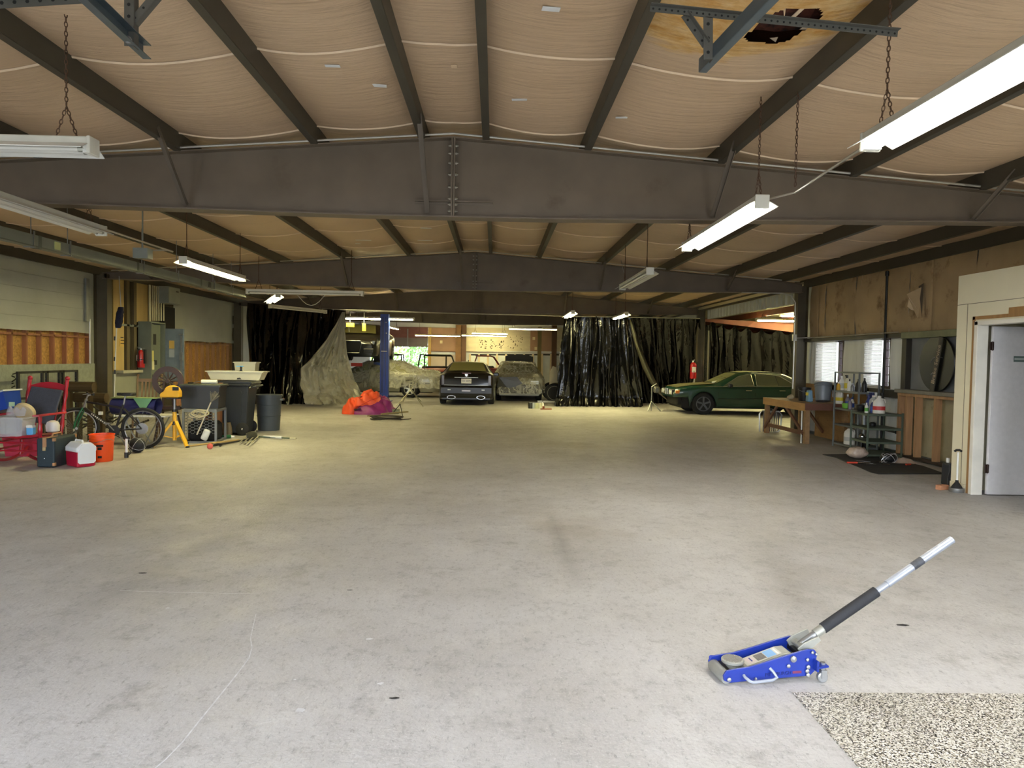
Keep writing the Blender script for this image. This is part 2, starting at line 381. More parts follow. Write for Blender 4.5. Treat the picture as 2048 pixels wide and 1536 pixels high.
# torn flaps hanging from the hole and the brown fibre above it
fl = MB(); zc = panel_z(STX, STY, .904, 2.312, 5, 6.8)
for a0, a1, ln in ((3.4,3.9,.04),(4.2,4.32,.12),(5.2,5.6,.03),(1.2,1.5,.04),(2.4,2.9,.03),(.1,.5,.03)):
    p = [Vector((STX+.185*math.cos(a), STY+.26*math.sin(a), zc)) for a in (a0, (a0+a1)/2, a1)]
    tip = p[1]+Vector((.02*math.cos(a0), -.02, -ln)); fl.add([p[0], p[2], tip, p[1]], [(0,3,2),(3,1,2)])
fl.build('torn_flap', SEAM, ceiling)
MB().grid(lambda u, v: Vector((STX-.3+.6*u, STY-.3+.6*v, zc+.07+.10*(1-v)+.03*nz(u*4, v*4, 9))), 10, 10).build('torn_fibre', mat('dark_brown_fibre', (92,48,34), .9, 0, .4, 9, c2=(14,10,9), c2t=.48, c2s=4), ceiling)  # brown fibre mottled with near-black
MB().bar((STX+.06, STY-.22, zc-.005), (STX+.05, STY-.04, zc+.0), .028, .005).build('torn_flap', SEAM, ceiling)
TAPE = mat('white_tape', (236,238,240), .4)
for u, v, w, hh in [(665,141,.12,.045),(757,180,.14,.06),(1102,23,.12,.055),(1040,205,.15,.045),(1246,244,.14,.04),(908,147,.05,.06)]:
    p = G(u, v, zr(0)-.02); x = p.x; p = G(u, v, zr(x)-.115)
    tp = MB().box((0,0,0), (w, hh, .004), R.uniform(-.15,.15)).build('tape_patch', TAPE if u != 908 else SEAM, ceiling)
    k = max(i for i in range(len(PXS)) if PXS[i] <= p.x); sj = max(q for q in seams if q <= p.y); sk = min(q for q in seams if q > p.y)
    tp.location = (p.x, p.y, panel_z(p.x, p.y, PXS[k], PXS[k+1], sj, sk)-.008)
for u, v, w in [(727,466,.3),(1,1,0),(852,457,.2),(716,472,.1),(850,480,.3)]:
    if not w: continue
    p = G(u, v, 3.9); tp = MB().box((0,0,0), (w, .05, .004)).build('tape_patch', TAPE, ceiling)
    k = max(i for i in range(len(PXS)) if PXS[i] <= p.x); sj = max(q for q in seams if q <= p.y); sk = min(q for q in seams if q > p.y)
    tp.location = (p.x, p.y, panel_z(p.x, p.y, PXS[k], PXS[k+1], sj, sk)-.008)

# ---- steel frames
BOLT = mat('bolt_steel', (168,164,150), .4, .6)
def rafter(d, label, detail):
    t = thing('steel_rafter', label, 'beam', (RX, d, 3.05), group='roof rafters')
    xa, xb = XL+.3, XR-.35
    zt = lambda x: zr(x)-.185
    zb = lambda x: 3.055+.014*max(0, abs(x-RX)-1)
    poly = [(x, zb(x)) for x in (xa, RX-1, RX+1, xb)]+[(xb, zt(xb)), (RX, zt(RX)), (xa, zt(xa))]
    MB().prism(poly, .01, (0, d-.005, 0), (1,0,0), (0,0,1), (0,1,0)).build('web', STEEL, t, world=True)
    tf = MB(); bf = MB()
    for p, q in ((xa, RX), (RX, xb)):
        tf.prism([(p, zt(p)), (q, zt(q)), (q, zt(q)+.012), (p, zt(p)+.012)], .2, (0, d-.1, 0), (1,0,0), (0,0,1), (0,1,0))
    for p, q in ((xa, RX-1), (RX-1, RX+1), (RX+1, xb)):
        bf.prism([(p, zb(p)-.014), (q, zb(q)-.014), (q, zb(q)), (p, zb(p))], .2, (0, d-.1, 0), (1,0,0), (0,0,1), (0,1,0))
    tf.build('top_flange', STEEL, t, world=True); bf.build('bottom_flange', STEEL, t, world=True)
    for s in (-1, 1):
        MB().bb((RX+s*.012-.009, d-.09, zb(RX)), (RX+s*.012+.009, d+.09, zt(RX))).build('splice_plate', STEEL, t, world=True)
    if detail:
        bt = MB().lathe([(.016,0),(.016,.016),(.008,.018),(.008,.03)], n=6, ax='x').build('bolt', BOLT, t); bt.location = (.022, -.06, .06)
        for k, dz in enumerate((.06,.13,.19,.31,.44,.56,.66,.74)):
            for s in (-1, 1):
                if k == 0 and s == 1: continue
                share(bt, 'bolt', t, (s*.022, -.06, dz), (0, 0, 0 if s > 0 else PI))
    MB().bb((RX-.40, d-.05, 3.21), (RX+.42, d-.006, 3.225)).bb((RX-.40, d-.012, 3.19), (RX+.42, d-.006, 3.225)).build('stiffener_angle', STEEL, t, world=True)
    for x in (-7.5, -6.1, -3.28, -.764, 2.312, 5.12):
        if x > 0: dx = -.03
        else: dx = .03
        MB().bar((x+dx, d-.06, zb(x)+.03), (x-dx*.3, d-.62, zr(x)-.1), .006, .05, (1,0,0)).bar((x+dx+.02, d-.06, zb(x)+.03), (x-dx*.3+.02, d-.62, zr(x)-.1), .05, .006, (1,0,0)).build('flange_brace', mat('brace_steel', (106,96,84), .5, .1), t, world=True)
    return t
for i, d in enumerate(D):
    rafter(d, ['nearest brown steel rafter spanning the hall', 'second brown steel rafter behind the nearest one', 'third rafter with black plastic hung below it', 'farthest steel rafter before the plywood wall'][i], i < 2)
# conduit clipped along the top of the rafters
CON = mat('emt_conduit', (190,188,180), .35, .6)
for i, d in enumerate(D[:2]):
    z0 = lambda x: zr(x)-.15
    c = tag(MB().tube([(x, d-.115, z0(x)) for x in (-8.3, -5, -2.5, RX, 2.5, 5, 6.7)], .0125, 6).build('electrical_conduit', CON), ['pale steel conduit along the top edge of the nearest rafter', 'pale steel conduit along the top edge of the second rafter'][i], 'conduit', 'conduits on the rafters')
tag(MB().tube([PY(480,490,15.3), PY(700,500,15.3), PY(940,482,15.3), PY(1240,512,15.3), PY(1248,545,15.3)], .008, 5).build('hanging_wire', GALV), 'thin wire strung across the hall before the second rafter', 'wire')
def hcol(name, x0, x1, y, z1, label):
    t = thing(name, label, 'column', ((x0+x1)/2, y, 0))
    MB().bb((x0, y-.005, 0), (x1, y+.005, z1)).build('web', COLM, t, world=True)
    for x in (x0, x1): MB().bb((x-.006, y-.1, 0), (x+.006, y+.1, z1)).build('flange', COLM, t, world=True)
    MB().bb((x0-.05, y-.14, 0), (x1+.05, y+.14, .02)).build('base_plate', COLM, t, world=True)
COLM = mat('column_steel', (92,84,66), .55, 0, .15, 3)
for i, d in enumerate(D):
    hcol('steel_column', -8.68, -8.4, d, zr(-8.5)-.2, ['steel column at the left wall under the nearest rafter', 'steel column beside the electrical panels on the left wall', 'steel column behind the left edge of the black plastic', 'steel column at the far left behind the lift'][i])
    hcol('steel_column', 6.79, 7.02, d+(.25 if i == 1 else 0), zr(7.0)-.2, ['steel column at the right wall inside the white office', 'dark steel column between the windows and the annex opening', 'steel column with fire extinguisher behind the green sedan', 'steel column at the far right behind the curtain'][i])

# ---- left wall
FAC = mat('grey_wall_facing', (176,178,168), .5, 0, .06, 2, bump=.15, bs=8, c2=(140,140,128), c2t=.66)
OSB = mat('osb', (196,150,82), .75, 0, .28, 22, c2=(150,100,48), c2t=.55, c2s=26)
wl = tag(MB().bb((XL-.15, YF, 0), (XL, YB, 3.5)).build('wall_left', FAC), kind='structure')
def osb_run(y0, y1, z1):
    n = int(math.ceil((y1-y0)/1.22))
    for i in range(n): MB().bb((XL, y0+i*1.22+.004, .0), (XL+.012, min(y1, y0+(i+1)*1.22)-.004, z1)).build('osb_sheet', OSB, wl)
def studs(y0, y1, z1, m):
    y = y0
    while y < y1:
        MB().bb((XL+.012, y-.019, .04), (XL+.10, y+.019, z1)).build('stud', m, wl); y += .407
    MB().bb((XL+.012, y0, z1-.13), (XL+.10, y1, z1-.092)).build('blocking', m, wl)
    MB().bb((XL+.012, y0, 0), (XL+.10, y1, .038)).build('sill_plate', m, wl)
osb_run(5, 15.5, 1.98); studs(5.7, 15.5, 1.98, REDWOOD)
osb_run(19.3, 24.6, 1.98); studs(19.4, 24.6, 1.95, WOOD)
def facing(y0, y1, z0, z1, ny, seed):
    w = y1-y0
    MB().grid(lambda u, v: Vector((XL+.13+.02*nz(y0+u*w*.8, v*1.5, seed)+.012*math.sin(v*14+u*3)*(1-v), y0+u*w, z0+(z1-z0)*v+(.03*nz(u*6, 0, seed) if v == 0 else 0))), ny, 10).build('wall_facing', FAC, wl, smooth=True)
facing(4, 15.55, 1.94, 3.36, 40, 1); facing(19.4, 25, 1.90, 3.30, 20, 2)
# horizontal scrim lines pressed in the facing: thin battens
for z in (2.2, 2.45, 2.72, 2.98): MB().bb((XL+.145, 4, z), (XL+.152, 15.5, z+.004)).build('facing_seam', mat('facing_seam', (150,150,138), .6), wl)
# strip lath at the column edge
MB().bb((XL+.15, 15.2, 2.2), (XL+.19, 15.32, 3.1)).build('metal_strip', GALV, wl)
MB().cyl((XL+.18, 15.34, 2.25), (XL+.18, 15.34, .2), .02).build('conduit_drop', CON, wl)

# ---- front wall behind the camera, with three door openings that let the daylight in
fw = MB()
for x0, x1 in ((XL-.15, -7.6), (-4.4, -1.95), (1.3, 3.0), (5.6, XR+.2)): fw.bb((x0, YF-.15, 0), (x1, YF, 3.1))
fw.bb((XL-.15, YF-.15, 3.05), (XR+.2, YF, 4.3))
wf = tag(fw.build('wall_front', FAC), kind='structure')
# sectional door tracks that hang from punched angle above the camera
PANG = mat('punched_angle', (92,90,84), .5, .4, .12, 9); TRK = mat('track_steel', (104,116,124), .35, .7, .1, 8)
def punched(p, q, w, t, name='punched_angle', n=None):
    p = Vector(p); q = Vector(q); d = (q-p); ln = d.length; d.normalize(); n = n or int(ln/.05)
    up = Vector((0,0,1)) if abs(d.z) < .7 else Vector((1,0,0))
    b = MB(); b.bar(p, q, .003, w, up); sd = d.cross(up).normalized(); uv = sd.cross(d)
    b.bar(p+uv*w/2+sd*w/2, q+uv*w/2+sd*w/2, w, .003, up)
    b.m = 1
    for k in range(n):
        c = p+d*(ln*(k+.5)/n)
        for s in (-1, 1):
            o = c+sd*(.0022*s); b.add([o+(d*math.cos(a)+uv*math.sin(a))*w*.2 for a in [PI*2*i/6 for i in range(6)]], [tuple(range(6))])
    return b.build(name, [PANG, DARK], t, world=True)
t = thing('door_track', 'blue-grey door track hung from punched angle near the ceiling hole', 'door track', (1.0, 3.3, 3.0), group='overhead door tracks')
e = G(1398,131,2.93); s0 = Vector((e.x+.35, YF+.1, 2.93))
def ctrack(a, b2, par):
    k = MB(); d = (b2-a).normalized(); sd = Vector((d.y, -d.x, 0))
    k.bar(a, b2, .003, .06).bar(a+Vector((0,0,.03))+sd*.018, b2+Vector((0,0,.03))+sd*.018, .036, .003).bar(a-Vector((0,0,.03))+sd*.018, b2-Vector((0,0,.03))+sd*.018, .036, .003)
    return k.build('track_rail', TRK, par, world=True)
ctrack(s0, e, t)
m0 = Vector((e.x+.035, e.y-.16, 2.93))
punched(PY(1416,119,m0.y), PY(1416,34,m0.y), .04, t, 'hanger_strap')
punched(PY(1300,17,m0.y), PY(1795,68,m0.y), .026, t, 'cross_angle', 40)
punched(PY(1368,30,m0.y+.012), PY(1411,92,m0.y+.012), .03, t, 'brace_strap')
MB().ball(m0+Vector((.01,-.03,.0)), .016).build('bolt', GALV, t, world=True)
t = thing('door_track', 'blue-grey door track hung from punched angle at the top left', 'door track', (-1.7, 3.3, 3.0), group='overhead door tracks')
e = G(286,104,2.93); s0 = Vector((e.x+.12, YF+.1, 2.93)); ctrack(s0, e, t)
m0 = Vector((e.x+.01, e.y-.14, 2.93))
punched(PY(258,92,m0.y), PY(258,-50,m0.y), .04, t, 'hanger_strap')
punched(PY(-60,10,m0.y), PY(170,-4,m0.y), .045, t, 'cross_angle')
punched(PY(262,46,m0.y+.012), PY(330,-34,m0.y+.012), .03, t, 'brace_strap')
MB().ball(m0+Vector((.01,-.03,-.02)), .016).build('bolt', GALV, t, world=True)
# ================================================================== RIGHT WALL (Y 8.9 .. 16)
XW = 7.1                                     # inner face of the right wall
def wp(u, v): p = PXP(u, v, XW); return p.y, p.z
BRN = mat('brown_wall_facing', (186,160,122), .65, 0, .16, 1.6, bump=.35, bs=5, c2=(128,100,66), c2t=.56, c2s=2.2)
WHI = mat('white_wall_facing', (224,227,224), .45, 0, .08, 2, bump=.6, bs=4, st=(1,3,.5), c2=(170,172,164), c2t=.62)
GIRT = mat('girt_steel', (60,56,48), .5, .1, .15, 4)
ZW0, ZW1 = 1.13, 2.07                        # window band
wr = MB()
wr.bb((XR, YF, 0), (XR+.15, 16.15, ZW0)).bb((XR, YF, ZW1), (XR+.15, 16.15, 3.5))
WIN = [(14.36, 15.62), (12.62, 13.55)]
for y0, y1 in ((YF, 12.62), (13.55, 14.36), (15.62, 16.15)): wr.bb((XR, y0, ZW0), (XR+.15, y1, ZW1))
wr.bb((XR, 25.2, 0), (XR+.15, YB, 3.5))
wall_r = tag(wr.build('wall_right', WHI), kind='structure')
def lump(y0, y1, z0, z1, m, name, seed, amp=.02, ny=24, nzv=12, par=None, vert=0):
    return MB().grid(lambda u, v: Vector((XW+.035-amp*abs(nz((y0+u*(y1-y0))*(1.4+vert*4), (z0+v*(z1-z0))*(1.8-vert), seed))-amp*.4*math.sin(PI*v), y0+(y1-y0)*u, z0+(z1-z0)*v)), ny, nzv).build(name, m, par or wall_r, smooth=True)
zt = zr(7.1)-.2
for i, (y0, y1) in enumerate(((15.2, 15.95), (13.9, 15.2), (12.1, 13.9), (10.4, 12.1), (8.6, 10.4))): lump(y0, y1, 2.1, zt+.02, BRN, 'brown_facing_panel', i, .05)
for y0, y1, i in ((15.62, 15.95, 11), (13.55, 14.36, 12), (12.0, 12.62, 13)): lump(y0, y1, ZW0-.03, ZW1, WHI, 'white_facing_panel', i, .03, 10, 10, None, 1)
for y0, y1, i in ((13.2, 15.95, 21), (12.0, 13.2, 22)): lump(y0, y1, .05, ZW0-.1, WHI, 'white_facing_panel', i, .06, 30, 14, None, 1)
# torn strips of facing
def flapz(pts, name='torn_facing', m=BRN): MB().add(pts, [(0,1,2),(0,2,3)] if len(pts) == 4 else [(0,1,2)]).build(name, m, wall_r)
y, z = wp(1735, 545); flapz([(XW-.03,y+.06,z+.2),(XW-.06,y-.02,z+.22),(XW-.12,y+.02,z-.28),(XW-.05,y+.12,z-.2)], m=SEAM)
y, z = wp(1845, 575); flapz([(XW-.03,y-.10,z+.02),(XW-.18,y+.14,z-.1),(XW-.05,y+.02,z-.52),(XW-.02,y-.12,z-.5)])
flapz([(XW-.1,y+.25,z-.3),(XW-.16,y+.1,z-.16),(XW-.05,y+.0,z-.4),(XW-.06,y+.2,z-.36)], m=SEAM)
MB().add([(XW-.055,y-.12,z+.06),(XW-.055,y+.02,z+.02),(XW-.055,y-.1,z-.5)], [(0,1,2)]).build('tear_shade_patch', mat('tear_shadow', (96,84,72), .9), wall_r)  # dark triangle on the facing, the tear's inner shade put in as colour
for k, (u, v) in enumerate(((1640,560),(1866,600))): 
    y, z = wp(u, v); MB().bb((XW-.03, y-.02, 2.12), (XW-.022, y+.02, zt)).build('facing_fold', BRN, wall_r)
# girts, sill, black pipe, conduit, base angle
def yz(name, y0, y1, z0, z1, m, x0=XW-.12, x1=XW+.03): return MB().bb((x0, y0, z0), (x1, y1, z1)).build(name, m, wall_r, bevel=.004)
yz('girt', 12.05, 16.0, 2.045, 2.12, GIRT); yz('girt', 8.8, 12.05, 2.02, 2.13, mat('pale_girt', (120,122,96), .5, .2, .3, 3), XW-.14)
yz('girt', 12.05, 14.6, ZW0-.14, ZW0-.005, GIRT, XW-.1)
yz('window_sill', 8.8, 12.0, ZW0-.03, ZW0+.03, mat('weathered_plank', (128,124,112), .7, 0, .2, 5), XW-.25)
yz('base_angle', 8.8, 15.9, 0, .06, mat('base_angle', (96,104,110), .4, .5), XW-.05)
yz('jamb_post', 11.95, 12.08, ZW0, 2.05, GIRT, XW-.1)
tag(MB().tube([(XW-.14, 12.55, 0), (XW-.14, 12.55, zr(7)-.25)], .022, 8).tube([(XW-.14, 12.55, zr(7)-.34), (XW-.14, 12.55, zr(7)-.26)], .035, 8).tube([(XW-.16, 12.55, 1.03), (XW-.16, 12.55, 1.06)], .035, 8).build('black_pipe', mat('black_iron', (24,23,22), .4, .3)), 'black iron pipe standing from floor to eave before the windows', 'pipe')
tag(MB().tube([(5.4, 15.55, 3.1), (6.3, 15.55, 3.1), (6.5, 15.55, 3.05), (6.6, 15.55, 2.9), (6.6, 15.55, 1.0)], .012, 6).bb((6.56, 15.52, 2.06), (6.64, 15.58, 2.2)).build('electrical_conduit', CON), 'bent steel conduit running down beside the dark column', 'conduit')
tag(MB().tube([(6.6, 15.55, 2.12), (XW-.15, 15.4, 2.135), (XW-.15, 12.1, 2.135)], .011, 6).build('electrical_conduit', CON), 'horizontal conduit lying along the girt above the windows', 'conduit')
# windows
for n, (y0, y1) in enumerate(WIN):
    w = tag(MB().bb((XR+.06, y0, ZW0), (XR+.066, y1, ZW1)).build('window_%d' % (n+1), mat('window_glass', (230,240,245), .05, 0, .01, 1, alpha=.12)), kind='structure')
    fm = mat('window_frame', (58,40,40), .5)
    for a, b in (((y0, ZW0), (y0+.05, ZW1)), ((y1-.05, ZW0), (y1, ZW1)), ((y0+.05, ZW0), (y1-.05, ZW0+.05)), ((y0+.05, ZW1-.05), (y1-.05, ZW1))):
        MB().bb((XR-.03, a[0], a[1]), (XR+.1, b[0], b[1])).build('window_frame', fm, w)
    MB().bb((XR-.02, y0+.18, ZW0+.05), (XR+.04, y0+.24, ZW1-.05)).build('mullion', fm, w)
    MB().bb((XW-.03, y0+.26, ZW1-.045), (XW+.02, y1-.03, ZW1)).build('blind_headrail', WHITEP, w)
    bl = MB()
    for k in range(34):
        z = ZW0+.02+k*(ZW1-ZW0-.06)/34
        bl.box((XW, (y0+.26+y1-.03)/2, z+.013), (.025, y1-y0-.29, .0015), M=rotm('Y', .95))
    for yy in (y0+.4, y1-.2): bl.bb((XW-.014, yy-.002, ZW0+.02), (XW-.012, yy+.002, ZW1))
    tag(bl.build('blind_slats', mat('blind_vinyl', (232,230,224), .5, 0, .04, 3), w), kind='stuff')
    MB().bb((XW-.02, y0+.26, ZW0), (XW+.01, y1-.03, ZW0+.018)).build('blind_bottom_rail', WHITEP, w)
    for k in range(6):
        z = ZW0+.1+k*.15; MB().bb((XR+.01, y0+.05, z), (XR+.02, y0+.18, z+.015)).build('glazing_bar', WHITEP, w)
# open stud bay beside the office
sb = thing('stud_frame', 'bare pine stud frame under the round black sign', 'stud wall', (XW-.1, 10.8, 0))
for y in (11.95, 11.72, 11.45, 10.95, 10.3, 9.5): MB().bb((XW-.2, y-.022, .06), (XW-.09, y+.022, ZW0-.08)).build('stud', WOOD, sb, world=True)
MB().bb((XW-.2, 9, ZW0-.08), (XW-.09, 11.98, ZW0-.035)).build('top_plate', WOOD, sb, world=True)
MB().bb((XW-.2, 9, .02), (XW-.09, 11.98, .06)).build('sill_plate', mat('rotten_plate', (60,46,36), .8), sb, world=True)
lump(8.9, 12.0, .05, ZW0-.05, mat('stained_facing', (170,160,128), .6, 0, .2, 2, bump=.5, bs=4, c2=(110,96,66), c2t=.58, c2s=3), 'white_facing_panel', 31, .05, 20, 12, None, 1)
MB().bb((XW+.0, 8.9, ZW0+.02), (XW+.04, 11.95, 2.03)).build('grey_backing', mat('grey_backing', (128,130,130), .6, 0, .15, 3), wall_r)
# round black sign
sg = thing('brake_sign', 'round black sign with a slanted strip of lettering on the window sill', 'sign', (XW-.22, 10.75, ZW0+.03))
c = Vector((XW-.10, 11.08, ZW0+.03+.44)); th = .22
MB().lathe([(.44,0),(.45,.01),(.45,.02),(.43,.03)], (c.x-.02, c.y, c.z), 40, 'x').build('disc', mat('sign_black', (15,16,20), .3, 0, .1, 3, c2=(70,72,80), c2t=.7, c2s=5), sg, world=True, smooth=True)
ax = Vector((0, -math.sin(th), math.cos(th))); sd = Vector((0, -math.cos(th), -math.sin(th)))
q = Vector((XW-.16, 11.16, ZW0+.04)); pl = [q, q+sd*.1, q+sd*.1+ax*.88, q+ax*.88]
MB().add(pl+[p+Vector((.012,0,0)) for p in pl], [(0,1,2,3),(7,6,5,4),(0,4,5,1),(1,5,6,2),(2,6,7,3),(3,7,4,0)]).build('strip', mat('sign_strip', (78,74,66), .6, 0, .2, 8), sg, world=True)
text('lettering', 'Brake Service', mat('sign_letters', (196,176,150), .6), sg, .115, face(q+sd*.05+ax*.44+Vector((-.002,0,0)), ax, -sd), .001)
for k, (dy, dz, rr) in enumerate(((.05,-.2,.07),(-.12,.02,.1),(-.02,-.02,.16))):
    MB().tube([(c.x-.023, c.y+dy+rr*math.cos(a), c.z+dz+rr*.8*math.sin(a)) for a in [.3+.25*i for i in range(10-2*k)]], .004, 5).build('painted_arc', mat('sign_white', (150,150,156), .5), sg, world=True)

# ================================================================== OFFICE BOX on the right
OX, OY, OZ = 5.87, 8.92, 2.66
CREAM = mat('cream_drywall', (226,218,190), .6, 0, .05, 1.5, c2=(206,196,166), c2t=.66)
ob = MB(); DY0, DY1, DZ = 7.45, 8.56, 2.12
ob.bb((OX, DY1, 0), (OX+.1, OY, OZ)).bb((OX, DY0, DZ), (OX+.1, DY1, OZ)).bb((OX, 4.2, 0), (OX+.1, DY0, OZ)).bb((OX+.1, OY-.1, 0), (XR, OY, OZ)).bb((OX+.1, 4.2, 0), (XR, 4.3, OZ)).bb((OX, 4.2, OZ), (XR, OY, OZ+.05))
wo = tag(ob.build('wall_office', CREAM), kind='structure')
for z in (2.34,): MB().bb((OX-.004, 4.2, z), (OX+.001, OY, z+.006)).build('panel_joint', mat('joint_line', (120,112,92), .8), wo)
MB().bb((OX-.004, 8.72, .0), (OX+.001, 8.726, 2.34)).build('panel_joint', MATS['joint_line'], wo)
MB().bb((OX-.012, 8.62, .0), (OX+.0, OY, .1)).build('baseboard_piece', CREAM, wo)
ORW = mat('raw_jamb_wood', (156,118,74), .6, 0, .15, 4, st=(5,5,.7))
MB().bb((OX-.012, DY1+.005, 0), (OX-.0, DY1+.05, DZ+.06)).build('raw_jamb', ORW, wo); MB().bb((OX-.012, DY0, DZ+.02), (OX, DY1+.05, DZ+.06)).build('raw_header', ORW, wo)
MB().bb((OX-.012, 7.6, DZ+.06), (OX, 8.0, DZ+.13)).build('raw_header', ORW, wo)
dr = tag(thing('door_1', None, None, (OX+.06, DY1-.03, 0)), kind='structure')
WD = mat('white_door', (214,212,214), .45, 0, .04, 20, bump=.08, bs=60)
MB().bb((OX-.02, DY1-.06, 0), (OX+.12, DY1, DZ)).bb((OX-.02, DY0, DZ-.05), (OX+.12, DY1, DZ)).build('door_frame', mat('white_casing', (226,222,210), .5), dr, world=True, bevel=.004)
MB().bb((OX+.15, DY1-.10, .012), (OX+1.06, DY1-.06, DZ-.06)).build('door_leaf', WD, dr, world=True, bevel=.003)
for z in (.33, 1.82):
    MB().bb((OX+.105, DY1-.12, z-.05), (OX+.15, DY1-.098, z+.05)).cyl((OX+.135, DY1-.115, z-.055), (OX+.135, DY1-.115, z+.055), .009).build('hinge', mat('bronze_hinge', (58,42,36), .4, .5), dr, world=True)
p = PY(2036, 718, DY1-.105); MB().bb((p.x-.05, DY1-.106, p.z-.035), (p.x+.12, DY1-.1, p.z+.035)).build('name_plate', mat('plate_green', (92,108,104), .4), dr, world=True)
MB().bb((p.x-.045, DY1-.108, p.z-.012), (p.x+.1, DY1-.105, p.z+.012)).build('plate_stripe', mat('plate_grey', (168,176,172), .4), dr, world=True)

# ================================================================== ANNEX beyond the right wall line
AC = mat('annex_ceiling', (214,206,172), .6, 0, .06, 1)
ORG = mat('red_iron', (124,64,40), .55, 0, .15, 3)
za = lambda x: 3.22-.055*(x-7.2)
an = tag(MB().prism([(7.0, za(7.0)+.1), (15.3, za(15.3)+.1), (15.3, za(15.3)+.18), (7.0, za(7.0)+.18)], YB-16, (0, YB+.1, 0), (1,0,0), (0,0,1), (0,-1,0)).build('ceiling_annex', AC), kind='structure')
tag(MB().bb((15.2, 16, 0), (15.35, YB, 3)).build('wall_annex_right', FAC), kind='structure')
tag(MB().bb((7.3, 16.05, 0), (15.3, 16.2, 3.3)).build('wall_annex_front', FAC), kind='structure')
for x in (8.6, 10.0, 11.4, 12.8):
    MB().bb((x-.04, 16.2, za(x)-.1), (x+.04, YB, za(x)+.08)).build('purlin', ORG, an)
MB().bb((7.3, 16.2, za(7.4)-.12), (7.42, 24, za(7.4)+.1)).build('purlin', ORG, an)
rr = thing('red_rafter', 'rust-red steel rafter above the annex curtain', 'beam', (10, 24.1, 2.8))
MB().prism([(7.15, 2.93), (10.2, 2.62), (13, 2.5), (15.2, 2.4), (15.2, 2.75), (7.15, 3.02)], .012, (0, 24.15, 0), (1,0,0), (0,0,1), (0,1,0)).build('web', ORG, rr, world=True)
for k in (0, 1): MB().bar((7.15, 24.15, (2.93, 3.02)[k]), (10.2 if k == 0 else 15.2, 24.15, (2.62, 2.75)[k]), .16, .012).build('flange', ORG, rr, world=True)
MB().prism([(8.55, 2.78), (8.62, 2.78), (8.95, 3.0), (8.88, 3.0)], .02, (0, 24.0, 0), (1,0,0), (0,0,1), (0,1,0)).build('brace', ORG, rr, world=True)
# corrugated strip along the wall line above the opening
cw = mat('corrugated_white', (196,200,194), .5, .1, .08, 3, c2=(120,112,80), c2t=.68, c2s=5); k = 110
tag(MB().grid(lambda u, v: Vector((7.12+.022*(1 if math.sin(u*2*PI*26) > 0 else -1), 16.3+7.45*u, 2.98+.30*v+.015*nz(u*30, v, 2)*(1-v))), 208, 1).build('corrugated_strip', cw), 'white corrugated metal strip above the annex opening', 'metal siding')

# ================================================================== FAR WALL
PLY = mat('pale_plywood', (208,198,172), .7, 0, .1, 1.6, st=(1,1,4), c2=(160,132,100), c2t=.63, c2s=1.2)
PLR = mat('reddish_plywood', (170,136,110), .7, 0, .12, 1.5, c2=(140,96,66), c2t=.6, c2s=1.5)
WFI = mat('white_foil', (216,222,224), .4, 0, .06, 2, bump=.3, bs=5)
DX0, DX1, DZT = -7.0, -3.78, 2.1
fwl = MB().bb((XL-.1, YB, 0), (DX0, YB+.15, 4.3)).bb((DX1, YB, 0), (15.3, YB+.15, 4.3)).bb((DX0, YB, 3.15), (DX1, YB+.15, 4.3))
wb = tag(fwl.build('wall_back', WFI), kind='structure')
def fp(u, v): p = PY(u, v, YB); return p.x, p.z
def board(name, u0, v0, u1, v1, m, y=YB-.03, d=.03):
    a = PY(u0, v0, YB); b = PY(u1, v1, YB)
    return MB().bb((a.x, y, b.z), (b.x, y+d, a.z)).build(name, m, wb)
for u0, u1, m in ((862,911,PLR),(927,953,PLY),(954,1006,PLY),(1007,1060,PLY),(1061,1103,PLR),(1109,1125,PLY),(1126,1180,PLY)): board('plywood_sheet', u0, 655, u1, 703, m)
board('girt', 860, 703, 1180, 707.5, mat('dark_girt_wood', (92,58,40), .7), YB-.07)
for u0, u1 in ((860,911),(914,920)): board('plywood_sheet', u0, 708.5, u1, 760, mat('pinkish_board', (190,176,160), .7, 0, .08, 2))
for k in range(13): board('stud', 938+k*18, 708, 941+k*18, 770, mat('pale_stud', (212,196,166), .7), YB-.06)
for k in range(12): board('dark_gap', 942+k*18, 708, 956+k*18, 711, DARK, YB-.01, .008)
for u, w, m in ((912,10,mat('post_wood', (128,96,62), .7, 0, .2, 3)),(923,8,mat('dark_post_wood', (96,70,52), .7)),(1104,7,mat('dark_post_wood', (96,70,52), .7))): board('post', u, 650, u+w, 790, m, YB-.18, .15)
board('pole', 1075, 655, 1080, 790, mat('olive_pole', (110,98,58), .6), YB-.5, .12)
board('post', 857, 655, 861.5, 770, mat('yellow_jamb', (196,164,96), .6), YB-.15, .12)
for u, v in ((880,684),(1065,677),(1069,697)): board('outlet_box', u, v-3, u+5, v+3, mat('outlet_cream', (226,212,170), .5), YB-.06, .03)
# worn dark marks on the plywood
mk = MB()
for k in range(60):
    u = 958+R.random()*50; v = 680+R.random()*17; p = PY(u, v, YB-.033); s = R.uniform(.02,.06); mk.box(p, (s*R.uniform(.6,2), .002, s), M=rotm('Y', R.uniform(-1,1)))
for k in range(22):
    p = PY(1015+R.random()*30, 672+R.random()*26, YB-.033); s = R.uniform(.02,.05); mk.box(p, (s, .002, s*2), M=rotm('Y', R.uniform(-1,1)))
tag(mk.build('gouge_marks', mat('gouge', (70,52,36), .9), wb), kind='stuff')
